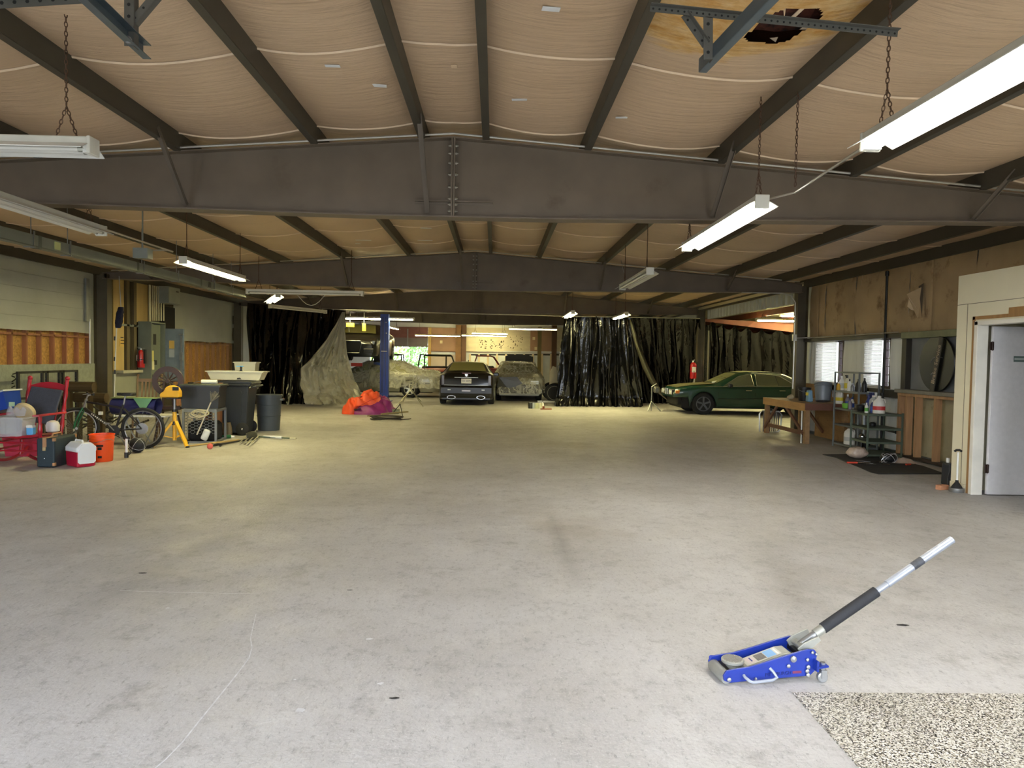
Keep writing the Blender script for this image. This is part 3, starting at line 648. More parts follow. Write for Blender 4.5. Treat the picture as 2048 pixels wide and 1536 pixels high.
# half raised roll-up door
rd = tag(thing('door_2', None, None, ((DX0+DX1)/2, YB-.05, DZT)), kind='structure')
RD = mat('rollup_red', (128,84,76), .5, .2, .1, 4); RG = mat('rollup_grey', (122,112,108), .5, .2, .1, 4)
for k in range(13):
    z = DZT+k*.085; MB().bb((DX0, YB-.06, z), (DX1, YB-.03, z+.072)).bb((DX0, YB-.05, z+.07), (DX1, YB-.04, z+.087)).build('slat', RG if k < 6 else RD, rd, world=True)
MB().bb((-4.93, YB-.1, DZT), (-4.87, YB-.06, 3.1)).build('pull_bar', GALV, rd, world=True)

# ---- green beyond the far door
LEAFM = [mat('leaf_bright', (140,176,90), .6, 0, .25, 1), mat('leaf_mid', (104,146,72), .6, 0, .25, 1), mat('leaf_pale', (176,200,130), .6, 0, .2, 1)]
def tree(x, y, h, r, label, mi):
    t = thing('tree', label, 'tree', (x, y, -.16), group='trees beyond the far door')
    MB().tube([(0,0,0), (.1,0,h*.35), (0,.1,h*.75)], [.16,.12,.05], 7).build('trunk', mat('bark', (92,76,60), .9, 0, .2, 6), t)
    b = MB()
    for k in range(1500):
        a, c = R.uniform(0, 2*PI), R.uniform(-1, 1); rr = r*R.uniform(.55, 1)**.5*(1+.35*nz(math.cos(a)*2, math.sin(a)*2, c*2+x)); q = math.sqrt(1-c*c)
        p = Vector((rr*q*math.cos(a), rr*q*math.sin(a), h*.55+c*h*.45)); s = R.uniform(.08,.2)
        d = Vector((R.uniform(-1,1), R.uniform(-1,1), R.uniform(-.4,1))).normalized(); e = d.orthogonal().normalized(); f = d.cross(e)
        b.add([p-e*s, p-f*s*.5, p+e*s, p+f*s*.5], [(0,1,2,3)])
    tag(b.build('foliage', LEAFM[mi], t), kind='stuff')
for x, y, h, r, l, m in ((-9.5,54,4.6,2.6,'bright green tree at the left of the far door opening',0),(-6.8,57,5.2,2.6,'taller pale green tree in the middle of the far door opening',2),(-4.6,52,3.8,1.9,'mid green bush at the right of the far door opening',1),(-11.5,60,6,3,'green tree far left beyond the far door',1),(-3,60,5,2.6,'green tree half hidden by the right jamb of the far door',0)): tree(x, y, h, r, l, m)
# ================================================================== LIGHTS
TUBEON = bpy.data.materials.new('lit_tube'); TUBEON.use_nodes = True
_p = TUBEON.node_tree.nodes['Principled BSDF']; _p.inputs['Base Color'].default_value = (.9,.9,.85,1); _p.inputs['Emission Color'].default_value = (1,.89,.42,1); _p.inputs['Emission Strength'].default_value = TUBE
TUBEOFF = mat('dead_tube', (214,212,204), .25, 0, .03, 3)
TUBENEAR = TUBEON.copy(); TUBENEAR.name = 'lit_tube_near'; _p = TUBENEAR.node_tree.nodes['Principled BSDF']; _p.inputs['Emission Color'].default_value = (1,.97,.87,1); _p.inputs['Emission Strength'].default_value = 34  # near tubes: whiter and weaker, set to balance the light by distance
FIX = mat('fixture_enamel', (206,204,192), .45, 0, .08, 3, c2=(170,160,140), c2t=.68)
def chain_links(b, p, q, near):
    p = Vector(p); q = Vector(q); ln = (q-p).length
    if not near: b.tube([p, q], .006, 4); return
    n = int(ln/.03); d = (q-p)/ln; o1 = d.orthogonal().normalized(); o2 = d.cross(o1)
    for k in range(n):
        c = p+d*(ln*(k+.5)/n); s = o1 if k % 2 else o2
        b.tube([c+d*.019*math.cos(a)+s*.009*math.sin(a) for a in [2*PI*i/8 for i in range(8)]], .0032, 4, closed=True)
TUBEFAR = TUBEON.copy(); TUBEFAR.name = 'lit_tube_far'; TUBEFAR.node_tree.nodes['Principled BSDF'].inputs['Emission Strength'].default_value = 26  # far tubes: weakened to keep the back wall from burning out
def fixture(a, b, z, lit, label, hood=True, near=False, flip=0, chain=(.1, .9), tubes=2, chz=None):
    a = Vector((a[0], a[1], z)); b = Vector((b[0], b[1], z)); L = (b-a).length; mid = (a+b)/2; ang = math.atan2(b.y-a.y, b.x-a.x)
    t = thing('fluorescent_fixture', label, 'ceiling light', mid, ang, 'lit tube lights' if lit else 'unlit tube lights')
    MB().bb((-L/2, -.055, .02), (L/2, .055, .075)).build('housing', FIX, t, bevel=.006)
    for s in (-1, 1):
        MB().bb((s*L/2-.012, -.06, -.035), (s*L/2+.012, .06, .078)).build('end_plate', FIX, t, bevel=.004)
        MB().bb((s*(L/2-.025)-.014, -.05, -.03), (s*(L/2-.025)+.014, .05, .02)).build('lamp_holder', WHITEP, t)
    if hood:
        for s in (-1, 1):
            MB().add([(-L/2, s*.056, .03), (L/2, s*.056, .03), (L/2, s*.14, -.016), (-L/2, s*.14, -.016), (-L/2, s*.056, .027), (L/2, s*.056, .027), (L/2, s*.138, -.02), (-L/2, s*.138, -.02)], [(0,1,2,3),(7,6,5,4),(2,6,7,3)]).build('reflector', WHITEP, t)
    for k in range(tubes):
        y = (k-(tubes-1)/2)*.062
        MB().tube([(-L/2+.03, y, -.005), (L/2-.03, y, -.005)], .019, 8).build('tube', (TUBENEAR if near else TUBEFAR if mid.y > 30 else TUBEON) if lit else TUBEOFF, t, smooth=True)
        for s in (-1, 1): MB().tube([(s*(L/2-.075), y, -.005), (s*(L/2-.03), y, -.005)], .0195, 8).build('tube_cap', mat('tube_cap', (150,150,140), .3, .6) if not lit else (TUBENEAR if near else TUBEFAR if mid.y > 30 else TUBEON), t)
    for f in chain:
        x = -L/2+L*f; cb = MB(); w = mid+Vector((math.cos(ang)*x, math.sin(ang)*x, 0)); top = (chz or zr(w.x)-.03)-z
        chain_links(cb, (x-.07, 0, .075), (x, 0, .28), near); chain_links(cb, (x+.07, 0, .075), (x, 0, .28), near); chain_links(cb, (x, 0, .28), (x, 0, max(.3, top)), near)
        cb.build('chain', RUST, t)
    return t
ZL = 2.9
p = G(1740,292,ZL); fixture((p.x, p.y-2.44), (p.x, p.y), ZL, True, 'bright lit tube light at the right edge nearest the camera', near=True, chain=(.3, .93))
p = G(1524,408,ZL); q = G(1378,497,ZL); fixture((p.x, p.y), (p.x+.03, p.y+2.44), ZL, True, 'lit tube light passing under the nearest rafter on the right', near=True, chain=(.04, .96))
p = G(1300,545,ZL); fixture((p.x, p.y), (p.x+.02, p.y+2.44), ZL, False, 'dead tube light before the second rafter on the right')
p = G(1146,626,ZL); fixture((p.x, p.y), (p.x+.02, p.y+2.2), ZL, True, 'lit tube light above the left edge of the right curtain')
p = G(1253,629,ZL); fixture((p.x, p.y), (p.x+.02, p.y+2.2), ZL, True, 'lit tube light before the middle of the right curtain')
p = G(186,300,ZL); fixture((p.x-2.44, p.y), (p.x, p.y), ZL, False, 'unlit white tube light at the top left near the camera', near=True, chain=(.1, .93))
p = G(203,466,ZL); fixture((p.x, p.y-2.44), (p.x, p.y), ZL, False, 'unlit tube light at the left edge below the nearest rafter', near=True)
p = G(366,523,ZL); fixture((p.x, p.y), (p.x, p.y+2.44), ZL, True, 'lit tube light above the electrical panels on the left', chain=(.05, .95))
p = PY(494,585,15.2); fixture((p.x, 15.2), (p.x+2.44, 15.2), p.z, False, 'unlit white tube light hung crosswise before the second rafter', hood=False)
p = G(556,592,ZL); q = G(531,609,ZL); q = p+(q-p).normalized()*2.2; fixture((p.x, p.y), (q.x, q.y), ZL, True, 'slanting lit tube light before the left black plastic')
p = G(540,614,2.85); q = Vector((p.x+1.0, p.y+2.1, 2.85)); fixture((p.x, p.y), (q.x, q.y), 2.85, False, 'unlit tube light hung at the top of the left black plastic', hood=False)
p = PY(686,637,24.7); fixture((p.x, 24.7), (p.x+2.44, 24.7), p.z, True, 'lit tube light crossing behind the blue lift post', hood=False)
p = PY(776,660,31); fixture((p.x, 31), (p.x+.1, 33.3), 2.83, True, 'short-looking lit tube light right of the blue lift post')
p = PY(830,671,38); fixture((p.x, 38), (p.x+2.42, 38), p.z, True, 'lit tube light before the reddish plywood', hood=False)
p = PY(923,671,38); fixture((p.x, 38), (p.x+2.42, 38), p.z, True, 'lit tube light before the pale plywood, lower of the two', hood=False)
p = PY(943,668,39); fixture((p.x, 39), (p.x+2.0, 39), p.z+.03, True, 'lit tube light before the pale plywood, upper of the two', hood=False)
p = PY(1017,658,33.5); fixture((p.x, 33.5), (p.x+2.3, 33.5), p.z, True, 'lit tube light left of the right curtain', hood=False)
p = PY(1512,641,22.6); fixture((p.x, 22.6), (p.x+2.4, 22.6), p.z, True, 'lit tube light nearer in the annex above the green sedan', hood=False, chz=3.15)
p = PY(1560,632,23.4); fixture((p.x, 23.4), (p.x+2.2, 23.4), p.z, True, 'lit tube light farther in the annex above the green sedan', hood=False, chz=3.15)
# conduits feeding the light rows
zz = 3.02
tag(MB().tube([G(1732,291,2.96), G(1590,385,2.96), G(1530,400,2.96)], .009, 6).build('light_cord', CON), 'grey cable between the two lit lights on the right', 'cable')
tag(MB().tube([(-4.55, 5.0, 2.99), (-4.55, 8.0, 2.99), (-4.55, 10.15, 2.99)], .012, 6).tube([(-4.55, 10.0, 2.99), (-4.9, 10.1, 2.99)], .012, 6).build('electrical_conduit', CON), 'long conduit beside the unlit light row at left', 'conduit')
jb = tag(MB().bb((-4.98, 9.9, 2.86), (-4.78, 10.05, 3.0)).cyl((-4.88, 9.97, 3.0), (-4.88, 9.97, 3.72), .01).build('junction_box', GREYP), 'grey junction box hung beside the lit left light', 'junction box')
tag(MB().tube([PY(590+65*k/8, 583+28*math.sin(PI*k/8), 15.22) for k in range(9)], .008, 5).build('power_cable', CON), 'grey cable looping below the crosswise unlit light', 'cable')
for x, y in ((2.312, 5.52),):
    cb = MB(); chain_links(cb, (x, y, 2.95), (x, y, zr(x)-.17), True)
    tag(cb.build('hanging_chain', RUST), 'rusty chain holding the grey cable between the two lit lights', 'chain')

# ================================================================== BUSWAY on the left
BX, BZ = -5.76, 2.85
bw = thing('busway_duct', 'long grey electrical wireway hung along the left side', 'wireway', (BX, 12, BZ))
for k in range(5):
    y0 = 4.2+k*2.44; MB().bb((BX-.05, y0+.003, BZ), (BX+.05, y0+2.437, BZ+.15)).build('duct_section', mat('wireway_grey', (132,138,130), .45, .2, .1, 3), bw, world=True, bevel=.004)
    MB().bb((BX-.053, y0+2.41, BZ-.004), (BX+.053, y0+2.47, BZ+.154)).build('joint_cover', mat('wireway_joint', (96,100,94), .5, .2), bw, world=True)
MB().bb((BX+.05, 4.2, BZ), (BX+.075, 16.4, BZ+.012)).build('bottom_lip', MATS['wireway_joint'], bw, world=True)
for y in (8.95, 9.7, 11.7, 12.95, 14.6, 15.6):
    MB().cyl((BX+.02, y, BZ+.1), (BX+.02, y, zr(BX)-.05), .006, n=6).bb((BX-.07, y-.012, BZ-.01), (BX+.07, y+.012, BZ+.0)).bb((BX+.055, y-.012, BZ-.01), (BX+.065, y+.012, BZ+.19)).build('hanger_rod', GALV, bw, world=True)
for y, c in ((9.42, (206,214,150)), (14.35, (70,72,70))):
    MB().bb((BX+.05, y-.06, BZ+.03), (BX+.062, y+.06, BZ+.13)).build('tap_plate', mat('tap_%d' % y, c, .5), bw, world=True)

# ================================================================== ELECTRICAL CORNER
XE = -8.62
def ep(u, v, x=XE): p = PXP(u, v, x); return p.y, p.z
PLYD = mat('aged_plywood', (186,160,104), .7, 0, .15, 1.2, st=(1,3,.6), c2=(110,90,56), c2t=.6, c2s=1.4)
ew = thing('electrical_backboard', 'plywood backboard with dark studs behind the electrical panels', 'backboard', (XE, 17.4, 0))
MB().bb((XL+.02, 15.95, 0), (XE-.06, 19.4, 3.3)).build('backing', mat('backing_dark', (66,60,46), .8, 0, .2, 2), ew, world=True)
for u0, v0, u1, v1, m in ((229,556,251,742,PLYD),(272,560,298,646,PLYD),(230,742,330,860,mat('grey_panel', (150,152,138), .6, 0, .1, 1.5, c2=(110,112,98), c2t=.6))):
    a = ep(u0, v0); b = ep(u1, v1); MB().bb((XE-.06, a[0], b[1]), (XE-.03, b[0], a[1])).build('board', m, ew, world=True)
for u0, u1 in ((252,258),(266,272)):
    a = ep(u0, 560); b = ep(u1, 742); MB().bb((XE-.06, a[0], b[1]), (XE+.02, b[0], a[1])).build('stud', mat('dark_stud_wood', (96,84,58), .7), ew, world=True)  # dark studs between the boards
a = ep(240, 647); b = ep(296, 656); MB().bb((XE-.05, a[0], b[1]), (XE+.02, b[0], a[1])).build('steel_rail', GREYP, ew, world=True)
rl = MB()
for k in range(9): rl.bb((XE+.02, a[0]+.45+k*.13, b[1]+.03), (XE+.024, a[0]+.51+k*.13, b[1]+.06))
rl.build('rail_slots', DARK, ew, world=True)
a = ep(236, 741); b = ep(297, 744); MB().bb((XE-.05, a[0], b[1]), (XE+.12, b[0], a[1])).build('ledge', mat('ledge_grey', (170,168,150), .6), ew, world=True)
a = ep(241, 678); b = ep(250, 693); MB().bb((XE-.03, a[0], b[1]), (XE-.025, b[0], a[1])).build('paper_note', mat('yellow_paper', (206,170,90), .7), ew, world=True)
for k in range(3): MB().bb((XE-.0249, a[0]+.05, b[1]+.06+k*.07), (XE-.024, a[0]+.28-.05*k, b[1]+.08+k*.07)).build('print_line', DARK, ew, world=True)
for k, u in enumerate((299.5, 305, 309, 313, 317.5, 322, 327)):
    y, z = ep(u, 600, -8.5); zb = PXP(u, 642 if k else 748, -8.5).z
    tag(MB().cyl((-8.5, y, zb), (-8.5, y, 3.22), .02 if k else .028).build('electrical_conduit', mat('conduit_cream', (190,182,150), .45, .3)), 'tall conduit %s above the grey panel board' % ('rising past its left side' if k == 0 else ['first','second','third','fourth','fifth','last'][k-1]+' from the left in the row'), 'conduit', 'conduits over the panel board')
pb = thing('panel_board', 'grey electrical panel with its blue-grey door swung open', 'electrical panel', (-8.4, 17.5, .9))
Y0, Y1 = PXP(303,700,-8.3).y, PXP(331,700,-8.3).y; Z0, Z1 = PXP(331,762,-8.3).z, PXP(303,643,-8.3).z
b = MB(); b.bb((XE, Y0, Z0), (-8.58, Y1, Z1)).bb((-8.58, Y0, Z0), (-8.3, Y0+.03, Z1)).bb((-8.58, Y1-.03, Z0), (-8.3, Y1, Z1)).bb((-8.58, Y0+.03, Z0), (-8.3, Y1-.03, Z0+.03)).bb((-8.58, Y0+.03, Z1-.03), (-8.3, Y1-.03, Z1))
b.build('cabinet', mat('panel_grey', (118,124,110), .5, .1, .1, 3), pb, world=True)
MB().bb((-8.42, Y0+.06, Z0+.06), (-8.40, Y1-.06, Z1-.06)).build('dead_front', mat('dead_front', (104,110,98), .5), pb, world=True)
for dz0, dz1, dy, c in ((.62,.80,.30,(30,30,28)),(.34,.52,.18,(206,196,120)),(.2,.34,.2,(210,206,170)),(.28,.36,.34,(20,20,20)),(.05,.12,.12,(16,16,16)),(.05,.12,.32,(16,16,16))):
    h = Z1-Z0; MB().bb((-8.40, Y0+dy, Z0+dz0*h), (-8.395, Y0+dy+.14, Z0+dz1*h)).build('breaker_label', mat('lbl%d_%d' % (c[0], c[2]), c, .6), pb, world=True)
dl = MB().bb((-8.3, Y1-.02, Z0-.02), (-7.83, Y1+.01, Z1-.14)).build('panel_door', mat('panel_door_blue', (120,132,142), .45, .3, .16, 5, c2=(84,92,100), c2t=.6, c2s=6), pb, world=True, bevel=.006)
MB().bb((-7.92, Y1-.035, Z1-.32), (-7.88, Y1-.02, Z0+.1)).bb((-7.95, Y1-.05, Z1-.3), (-7.85, Y1-.02, Z1-.27)).bb((-7.93, Y1-.06, (Z0+Z1)/2-.2), (-7.86, Y1-.02, (Z0+Z1)/2)).build('latch_rod', GALV, dl, world=True)
MB().bb((-8.2, Y1-.024, Z0+.82), (-8.07, Y1-.021, Z0+1.02)).build('notice', mat('yellow_paper', (206,170,90)), dl, world=True); MB().bb((-8.2, Y1-.024, Z0+.60), (-8.07, Y1-.021, Z0+.80)).build('notice', mat('grey_paper', (170,176,180), .7), dl, world=True)
ub = thing('wireway_box', 'square grey junction cabinet above the open panel door', 'electrical box', (-8.3, 18.3, 2.3))
Y2, Y3 = PXP(337,590,-8.25).y, PXP(360,590,-8.25).y; zz0, zz1 = PXP(349,608,-8.25).z, 3.24
MB().bb((XE, Y2-.0, zz0), (-8.25, Y3, zz1)).build('box_body', GREYP, ub, world=True, bevel=.005); MB().bb((-8.25, Y2+.02, zz0+.02), (-8.24, Y3-.02, zz1-.02)).build('cover', mat('cover_grey', (158,162,148), .5), ub, world=True)
MB().bb((-8.24, Y2+.4, zz1-.12), (-8.236, Y2+.55, zz1-.09)).build('maker_plate', BLACK, ub, world=True)
MB().bb((XL+.1, 18.6, 1.95), (XL+.25, 19.2, 2.75)).build('cavity_shade', DARK, wl)  # solid near-black block standing in for the shade of a recess

REDX = mat('extinguisher_red', (176,22,30), .3, 0, .08, 4, coat=.5)
def extinguisher(p, label, rz=0, h=.5):
    t = thing('fire_extinguisher', label, 'fire extinguisher', p, rz, 'fire extinguishers'); r = h*.17
    MB().lathe([(r*.96,0),(r,.02*h),(r,.72*h),(r*.85,.80*h),(r*.4,.86*h),(r*.36,.88*h)], n=18).build('cylinder', REDX, t, smooth=True)
    MB().bb((-r*.6,-r*1.02,.34*h), (r*.6,-r*.8,.62*h)).build('label_plate', mat('white_label', (226,220,210), .5), t)
    MB().lathe([(r*.36,.87*h),(r*.3,.95*h)], n=10).bb((-r*.25,-r*.7,.95*h), (r*.25,r*.9,.98*h)).bar((0,r*.3,.95*h), (0,-r*1.2,1.02*h), r*.3, .012).build('valve_handle', mat('valve_metal', (180,180,176), .35, .7), t)
    MB().tube([(0,-r*.3,.92*h), (r*1.1,-r*.5,.88*h), (r*1.25,-r*.2,.6*h), (r*1.15,-.1*r,.3*h)], .012, 7).build('hose', BLACK, t)
    MB().tube([(r*1.03*math.cos(a), r*1.03*math.sin(a), .4*h) for a in [2*PI*i/16 for i in range(16)]], .008, 5, closed=True).build('strap', BLACK, t)
    MB().bb((-r*.4, r*.9, .2*h), (r*.4, r*1.4, .9*h)).build('wall_bracket', BLACK, t)
p = PXP(282, 735, -8.48); extinguisher((-8.48, p.y, p.z), 'red fire extinguisher hung among the electrical panels', -PI/2, .48)
p = PY(1386, 757, 23.55); extinguisher((p.x, 23.55, p.z), 'red fire extinguisher hung on the column behind the green sedan', 0, .62)

# long-handled duster
ds = thing('extension_duster', 'long white-handled duster with a navy head propped by the steel column', 'duster', (-8.25, 15.5, 0))
q = lambda u, v: PY(u, v, 15.5)
MB().tube([q(228,800)-Vector((0,0,.5)), q(229,770), q(233,655)], .014, 8).build('handle', mat('white_pole', (214,214,206), .4), ds, world=True)
for v in (677, 718, 744): MB().tube([q(229.4,v+4), q(229.8,v-4)], .02, 8).build('pole_clamp', BLACK, ds, world=True)
hd = MB(); c0, c1 = q(236,656), q(242,614)
hd.grid(lambda u, v: c0+(c1-c0)*v+Vector((math.cos(2*PI*u), math.sin(2*PI*u), 0))*(.075*(math.sin(PI*(.08+.84*v))**.3)*(1+.2*nz(u*9, v*14, 4))), 18, 12); hd.build('duster_head', mat('navy_fleece', (28,30,52), .95, 0, .3, 30, bump=.5, bs=60), ds, world=True, smooth=True)
MB().cyl(c1-Vector((0,0,.02)), q(238,552), .008, n=6).build('upper_rod', GALV, ds, world=True)

# ================================================================== PLASTIC CURTAINS
def plast(name, c, rough, bump, spec=.5):
    m = bpy.data.materials.new(name); m.use_nodes = True; N = m.node_tree.nodes; L = m.node_tree.links; p = N['Principled BSDF']
    p.inputs['Base Color'].default_value = lin(c); p.inputs['Roughness'].default_value = rough; p.inputs['Specular IOR Level'].default_value = spec
    tc = N.new('ShaderNodeTexCoord'); last = None
    for sc, st, k, d in ((2.0, (1,1,.25), bump, .12), (7, (1,1,.45), bump*.8, .05), (22, (1,1,.8), bump*.5, .015)):
        mp = N.new('ShaderNodeMapping'); mp.inputs['Scale'].default_value = st; L.new(tc.outputs['Object'], mp.inputs[0])
        n = N.new('ShaderNodeTexNoise'); n.inputs['Scale'].default_value = sc; n.inputs['Detail'].default_value = 4; n.noise_type = 'RIDGED_MULTIFRACTAL' if sc > 3 else 'FBM'; L.new(mp.outputs[0], n.inputs[0])
        b = N.new('ShaderNodeBump'); b.inputs['Strength'].default_value = k; b.inputs['Distance'].default_value = d; L.new(n.outputs[0], b.inputs['Height'])
        if last: L.new(last, b.inputs['Normal'])
        last = b.outputs[0]
    L.new(last, p.inputs['Normal']); return m
BLKP = plast('black_sheeting', (10,10,11), .17, .6, .6); SILP = plast('silver_sheeting', (164,162,146), .28, .9)
def curtain(name, label, top, bot, yt, nfold, amp, seed, m, nu=120, nv=46, sag=.0, fan=None):
    """top: pixels on the plane yt; bot: pixels on the floor"""
    def pl(ps, u):
        k = u*(len(ps)-1); i = min(int(k), len(ps)-2); return ps[i].lerp(ps[i+1], k-i)
    T = [PY(u, v, yt) for u, v in top]; B = [G(u, v, .01) for u, v in bot]
    def fn(u, v):
        p = pl(B, u).lerp(pl(T, u), v); w = 1-v
        f = math.sin(u*nfold*2*PI+1.6*nz(u*7, 0, seed)*3)*.6+nz(u*nfold*1.3, v*.8, seed)*1.2+.6*nz(u*nfold*3, v*2.5, seed+4)
        d = amp*f*(.35+.65*min(1, w*1.6+.2))
        bot_ = max(0, .1-v)*10
        return p+Vector((.5*amp*nz(u*nfold*2, v*2, seed+9), -abs(d)*.9-bot_*.22*(.5+.5*nz(u*24, 0, seed+2)), -sag*math.sin(u*nfold*PI)**2*v*.3+bot_*.05*nz(u*30, v*20, seed)))
    return tag(MB().grid(fn, nu, nv).build(name, m, smooth=True), label, 'plastic curtain')
curtain('plastic_curtain', 'black plastic sheeting hung right of the covered car', [(1128,634),(1195,633),(1262,633)], [(1108,812),(1190,812),(1285,813)], 23.5, 6, .22, 3, BLKP)
curtain('plastic_curtain', 'black plastic sheeting hung behind the nose of the green sedan', [(1258,632),(1330,634),(1400,637)], [(1280,806),(1335,806),(1400,806)], 23.6, 7, .24, 8, BLKP)
curtain('plastic_curtain', 'black plastic sheeting hung behind the green sedan cabin in the annex', [(1404,640),(1440,648),(1480,655),(1530,660),(1592,662)], [(1404,806),(1480,808),(1600,812)], 23.9, 7, .22, 12, BLKP, sag=.5)
curtain('plastic_curtain', 'black plastic sheeting hung on the left behind the bins', [(496,606),(560,612),(620,616),(692,621)], [(500,806),(570,808),(690,806)], 23.4, 8, .3, 21, BLKP)
# lighter fold over the right curtain

fo = [(1258,640,1263),(1270,690,1279),(1285,735,1297),(1300,765,1312),(1318,788,1326),(1334,800,1338)]
b = MB()
for k, (u, v, u2) in enumerate(fo):
    y = 23.2-1.0*k/5; b.v += [PY(u, v, y), PY((u+u2)/2, v-1, y-.12), PY(u2, v-2, y)]
b.f = [f for k in range(5) for f in ((3*k, 3*k+1, 3*k+4, 3*k+3), (3*k+1, 3*k+2, 3*k+5, 3*k+4))]; b.mi = [0]*10
tag(b.build('curtain_edge_fold', plast('grey_edge_sheet', (70,68,58), .3, .6), smooth=True, solid=.004), 'pale rolled edge sweeping down between the two right curtains', 'plastic sheet')
# silver-backed sheet draped from the rafter
rows = [(624,684,690),(650,672,690),(680,653,693),(705,634,696),(722,620,699),(736,608,702),(755,606,709),(770,607,715),(785,609,724),(797,611,731),(808,613,736)]
b = MB(); nu = 40
def sil(u, v):
    k = v*(len(rows)-1); i = min(int(k), len(rows)-2); f = k-i; vv = rows[i][0]*(1-f)+rows[i+1][0]*f; a = rows[i][1]*(1-f)+rows[i+1][1]*f; c = rows[i][2]*(1-f)+rows[i+1][2]*f
    y = 23.0-1.35*v; pk = a+(c-a)*u
    d = (.14*math.sin(u*13+3*v)+.34*nz(u*3.4, v*2.6, 5)+.34*abs(nz(u*7, v*5, 6))+.12*abs(nz(u*17, v*11, 2)))*min(1, 2.2*v)
    return PY(pk, vv, y)+Vector((.05*d, -abs(d)*1.3, 0))
tag(b.grid(sil, nu, 56).build('silver_sheet', SILP, smooth=True), 'silver-grey plastic sheet draped from the rafter to the floor', 'plastic sheet')
tag(MB().tube([PY(497,610,23.4), PY(690,621,23.4), PY(1128,632,23.4), PY(1400,637,23.4)], .018, 6).build('curtain_wire', CON), 'pale pipe under the third rafter carrying the curtains', 'pipe')
tag(MB().bb((7.10, 23.6, 0), (7.15, 23.62, 2.6)).build('timber_prop', mat('pale_prop', (110,106,92), .6)), 'thin upright batten between the two curtains behind the sedan', 'batten')
# ================================================================== LEFT SIDE CLUTTER
def turned(b, p, q, r, knobs=3, n=10):      # a turned post from p to q
    p = Vector(p); q = Vector(q); pts = []; rr = []
    for k in range(25):
        f = k/24; pts.append(p.lerp(q, f)); rr.append(r*(1+.22*math.cos(f*knobs*2*PI)*(1 if .1 < f < .9 else 0)))
    b.tube(pts, rr, n)
REDP = mat('red_chair_paint', (166,24,44), .35, 0, .1, 6, coat=.3)
rc = thing('rocking_chair', 'red painted rocking chair loaded with bins', 'rocking chair', (-6.56, 10.2, 0))
for s in (-1, 1):
    MB().tube([(s*.29, -.52+.1*k, .028+.16*((k-4.6)/5)**2) for k in range(10)], .022, 8).build('rocker', REDP, rc, smooth=True)
    b = MB(); turned(b, (s*.29, -.26, .07), (s*.30, -.28, .66), .026); b.build('front_leg', REDP, rc, smooth=True)
    b = MB(); turned(b, (s*.27, .18, .06), (s*.27, .40, 1.14), .026, 5); b.ball((s*.27, .41, 1.165), .034).build('back_post', REDP, rc, smooth=True)
    MB().prism([(-.38,-.045),(-.36,.045),(-.1,.03),(.3,.025),(.3,-.02),(-.1,-.04)], .028, (s*.30, 0, .66), (0,1,0), (1,0,0), (0,0,1)).build('armrest', REDP, rc, bevel=.006)
    for z in (.2, .3): b = MB(); turned(b, (s*.29, -.25, z), (s*.275, .22, z), .014); b.build('side_stretcher', REDP, rc, smooth=True)
for z in (.18, .29): b = MB(); turned(b, (-.29, -.265, z), (.29, -.265, z), .014); b.build('front_stretcher', REDP, rc, smooth=True)
b = MB(); b.grid(lambda u, v: Vector((-.29+.58*u, -.29+.52*v, .405-.03*math.sin(PI*u)-.02*math.sin(PI*v))), 10, 8); b.grid(lambda u, v: Vector((-.29+.58*u, -.29+.52*v, .375-.03*math.sin(PI*u))), 10, 8); b.build('seat', REDP, rc, smooth=True)
MB().tube([(-.3,-.29,.40),(0,-.30,.365),(.3,-.29,.40)], .02, 8).build('seat_rail', REDP, rc, smooth=True)
MB().prism([(-.27,0),(.27,0),(.27,.08),(.12,.125),(0,.135),(-.12,.125),(-.27,.08)], .022, (0,.375,.98), (1,0,0), (0,.2,.98), (0,1,-.2)).build('top_rail', REDP, rc, bevel=.005)
for x in (-.18,-.09,0,.09,.18): MB().tube([(x,.21,.4),(x,.37,1.0)], .01, 6).build('back_spindle', REDP, rc)
# things on and under the chair
sp = tag(MB().box((0,0,0), (.46,.035,.52), M=rotm('X', -.32) @ rotm('Y', .12)).build('seat_pad', mat('charcoal_fabric', (66,68,76), .85, 0, .1, 20, bump=.2, bs=80), bevel=.03, seg=3), 'charcoal flat cushion leaning on the red rocking chair back', 'cushion'); sp.location = (-6.52, 10.38, .78)
def tub(name, label, loc, d, h, m, rz=0, rim=.02, taper=.86, tilt=None, wall=.004, cat='plastic bin', mrim=None, group=None):
    t = thing(name, label, cat, loc, rz, group); b = MB(); w, l = d; X = rotm('Y', tilt) if tilt else Matrix.Identity(3)
    def ring(sx, z, o=0): return [X @ Vector((a*(w/2*sx-o), c*(l/2*sx-o), z)) for a, c in ((-1,-1),(1,-1),(1,1),(-1,1))]
    o = [ring(taper, 0), ring(1, h), ring(1, h, wall), ring(taper, wall, wall)]
    b.add(o[0]+o[1]+o[2]+o[3], [(3,2,1,0)]+[(4*k+i, 4*k+(i+1) % 4, 4*k+4+(i+1) % 4, 4*k+4+i) for k in range(3) for i in range(4)]+[(12,13,14,15)]).build('bin_body', m, t)
    r1, r2, r3, r4 = ring(1.0, h-.02, -rim), ring(1.0, h, -rim), ring(1, h), ring(1, h-.02, -.001)
    MB().add(r1+r2+r3+r4, [(4*k+i, 4*k+(i+1) % 4, (4*k+4) % 16+(i+1) % 4, (4*k+4) % 16+i) for k in range(4) for i in range(4)]).build('rim', mrim or m, t)
    return t
CLR = mat('clear_plastic', (214,216,222), .2, 0, .02, 4, alpha=.32); FROST = mat('frosted_plastic', (222,220,200), .3, 0, .03, 4, alpha=.75)
tub('storage_bin', 'clear plastic bin standing on the red rocking chair seat', (-6.69, 10.02, .375), (.44,.32), .27, CLR, .05)
BLU = mat('blue_plastic', (24,62,150), .35, 0, .08, 5)
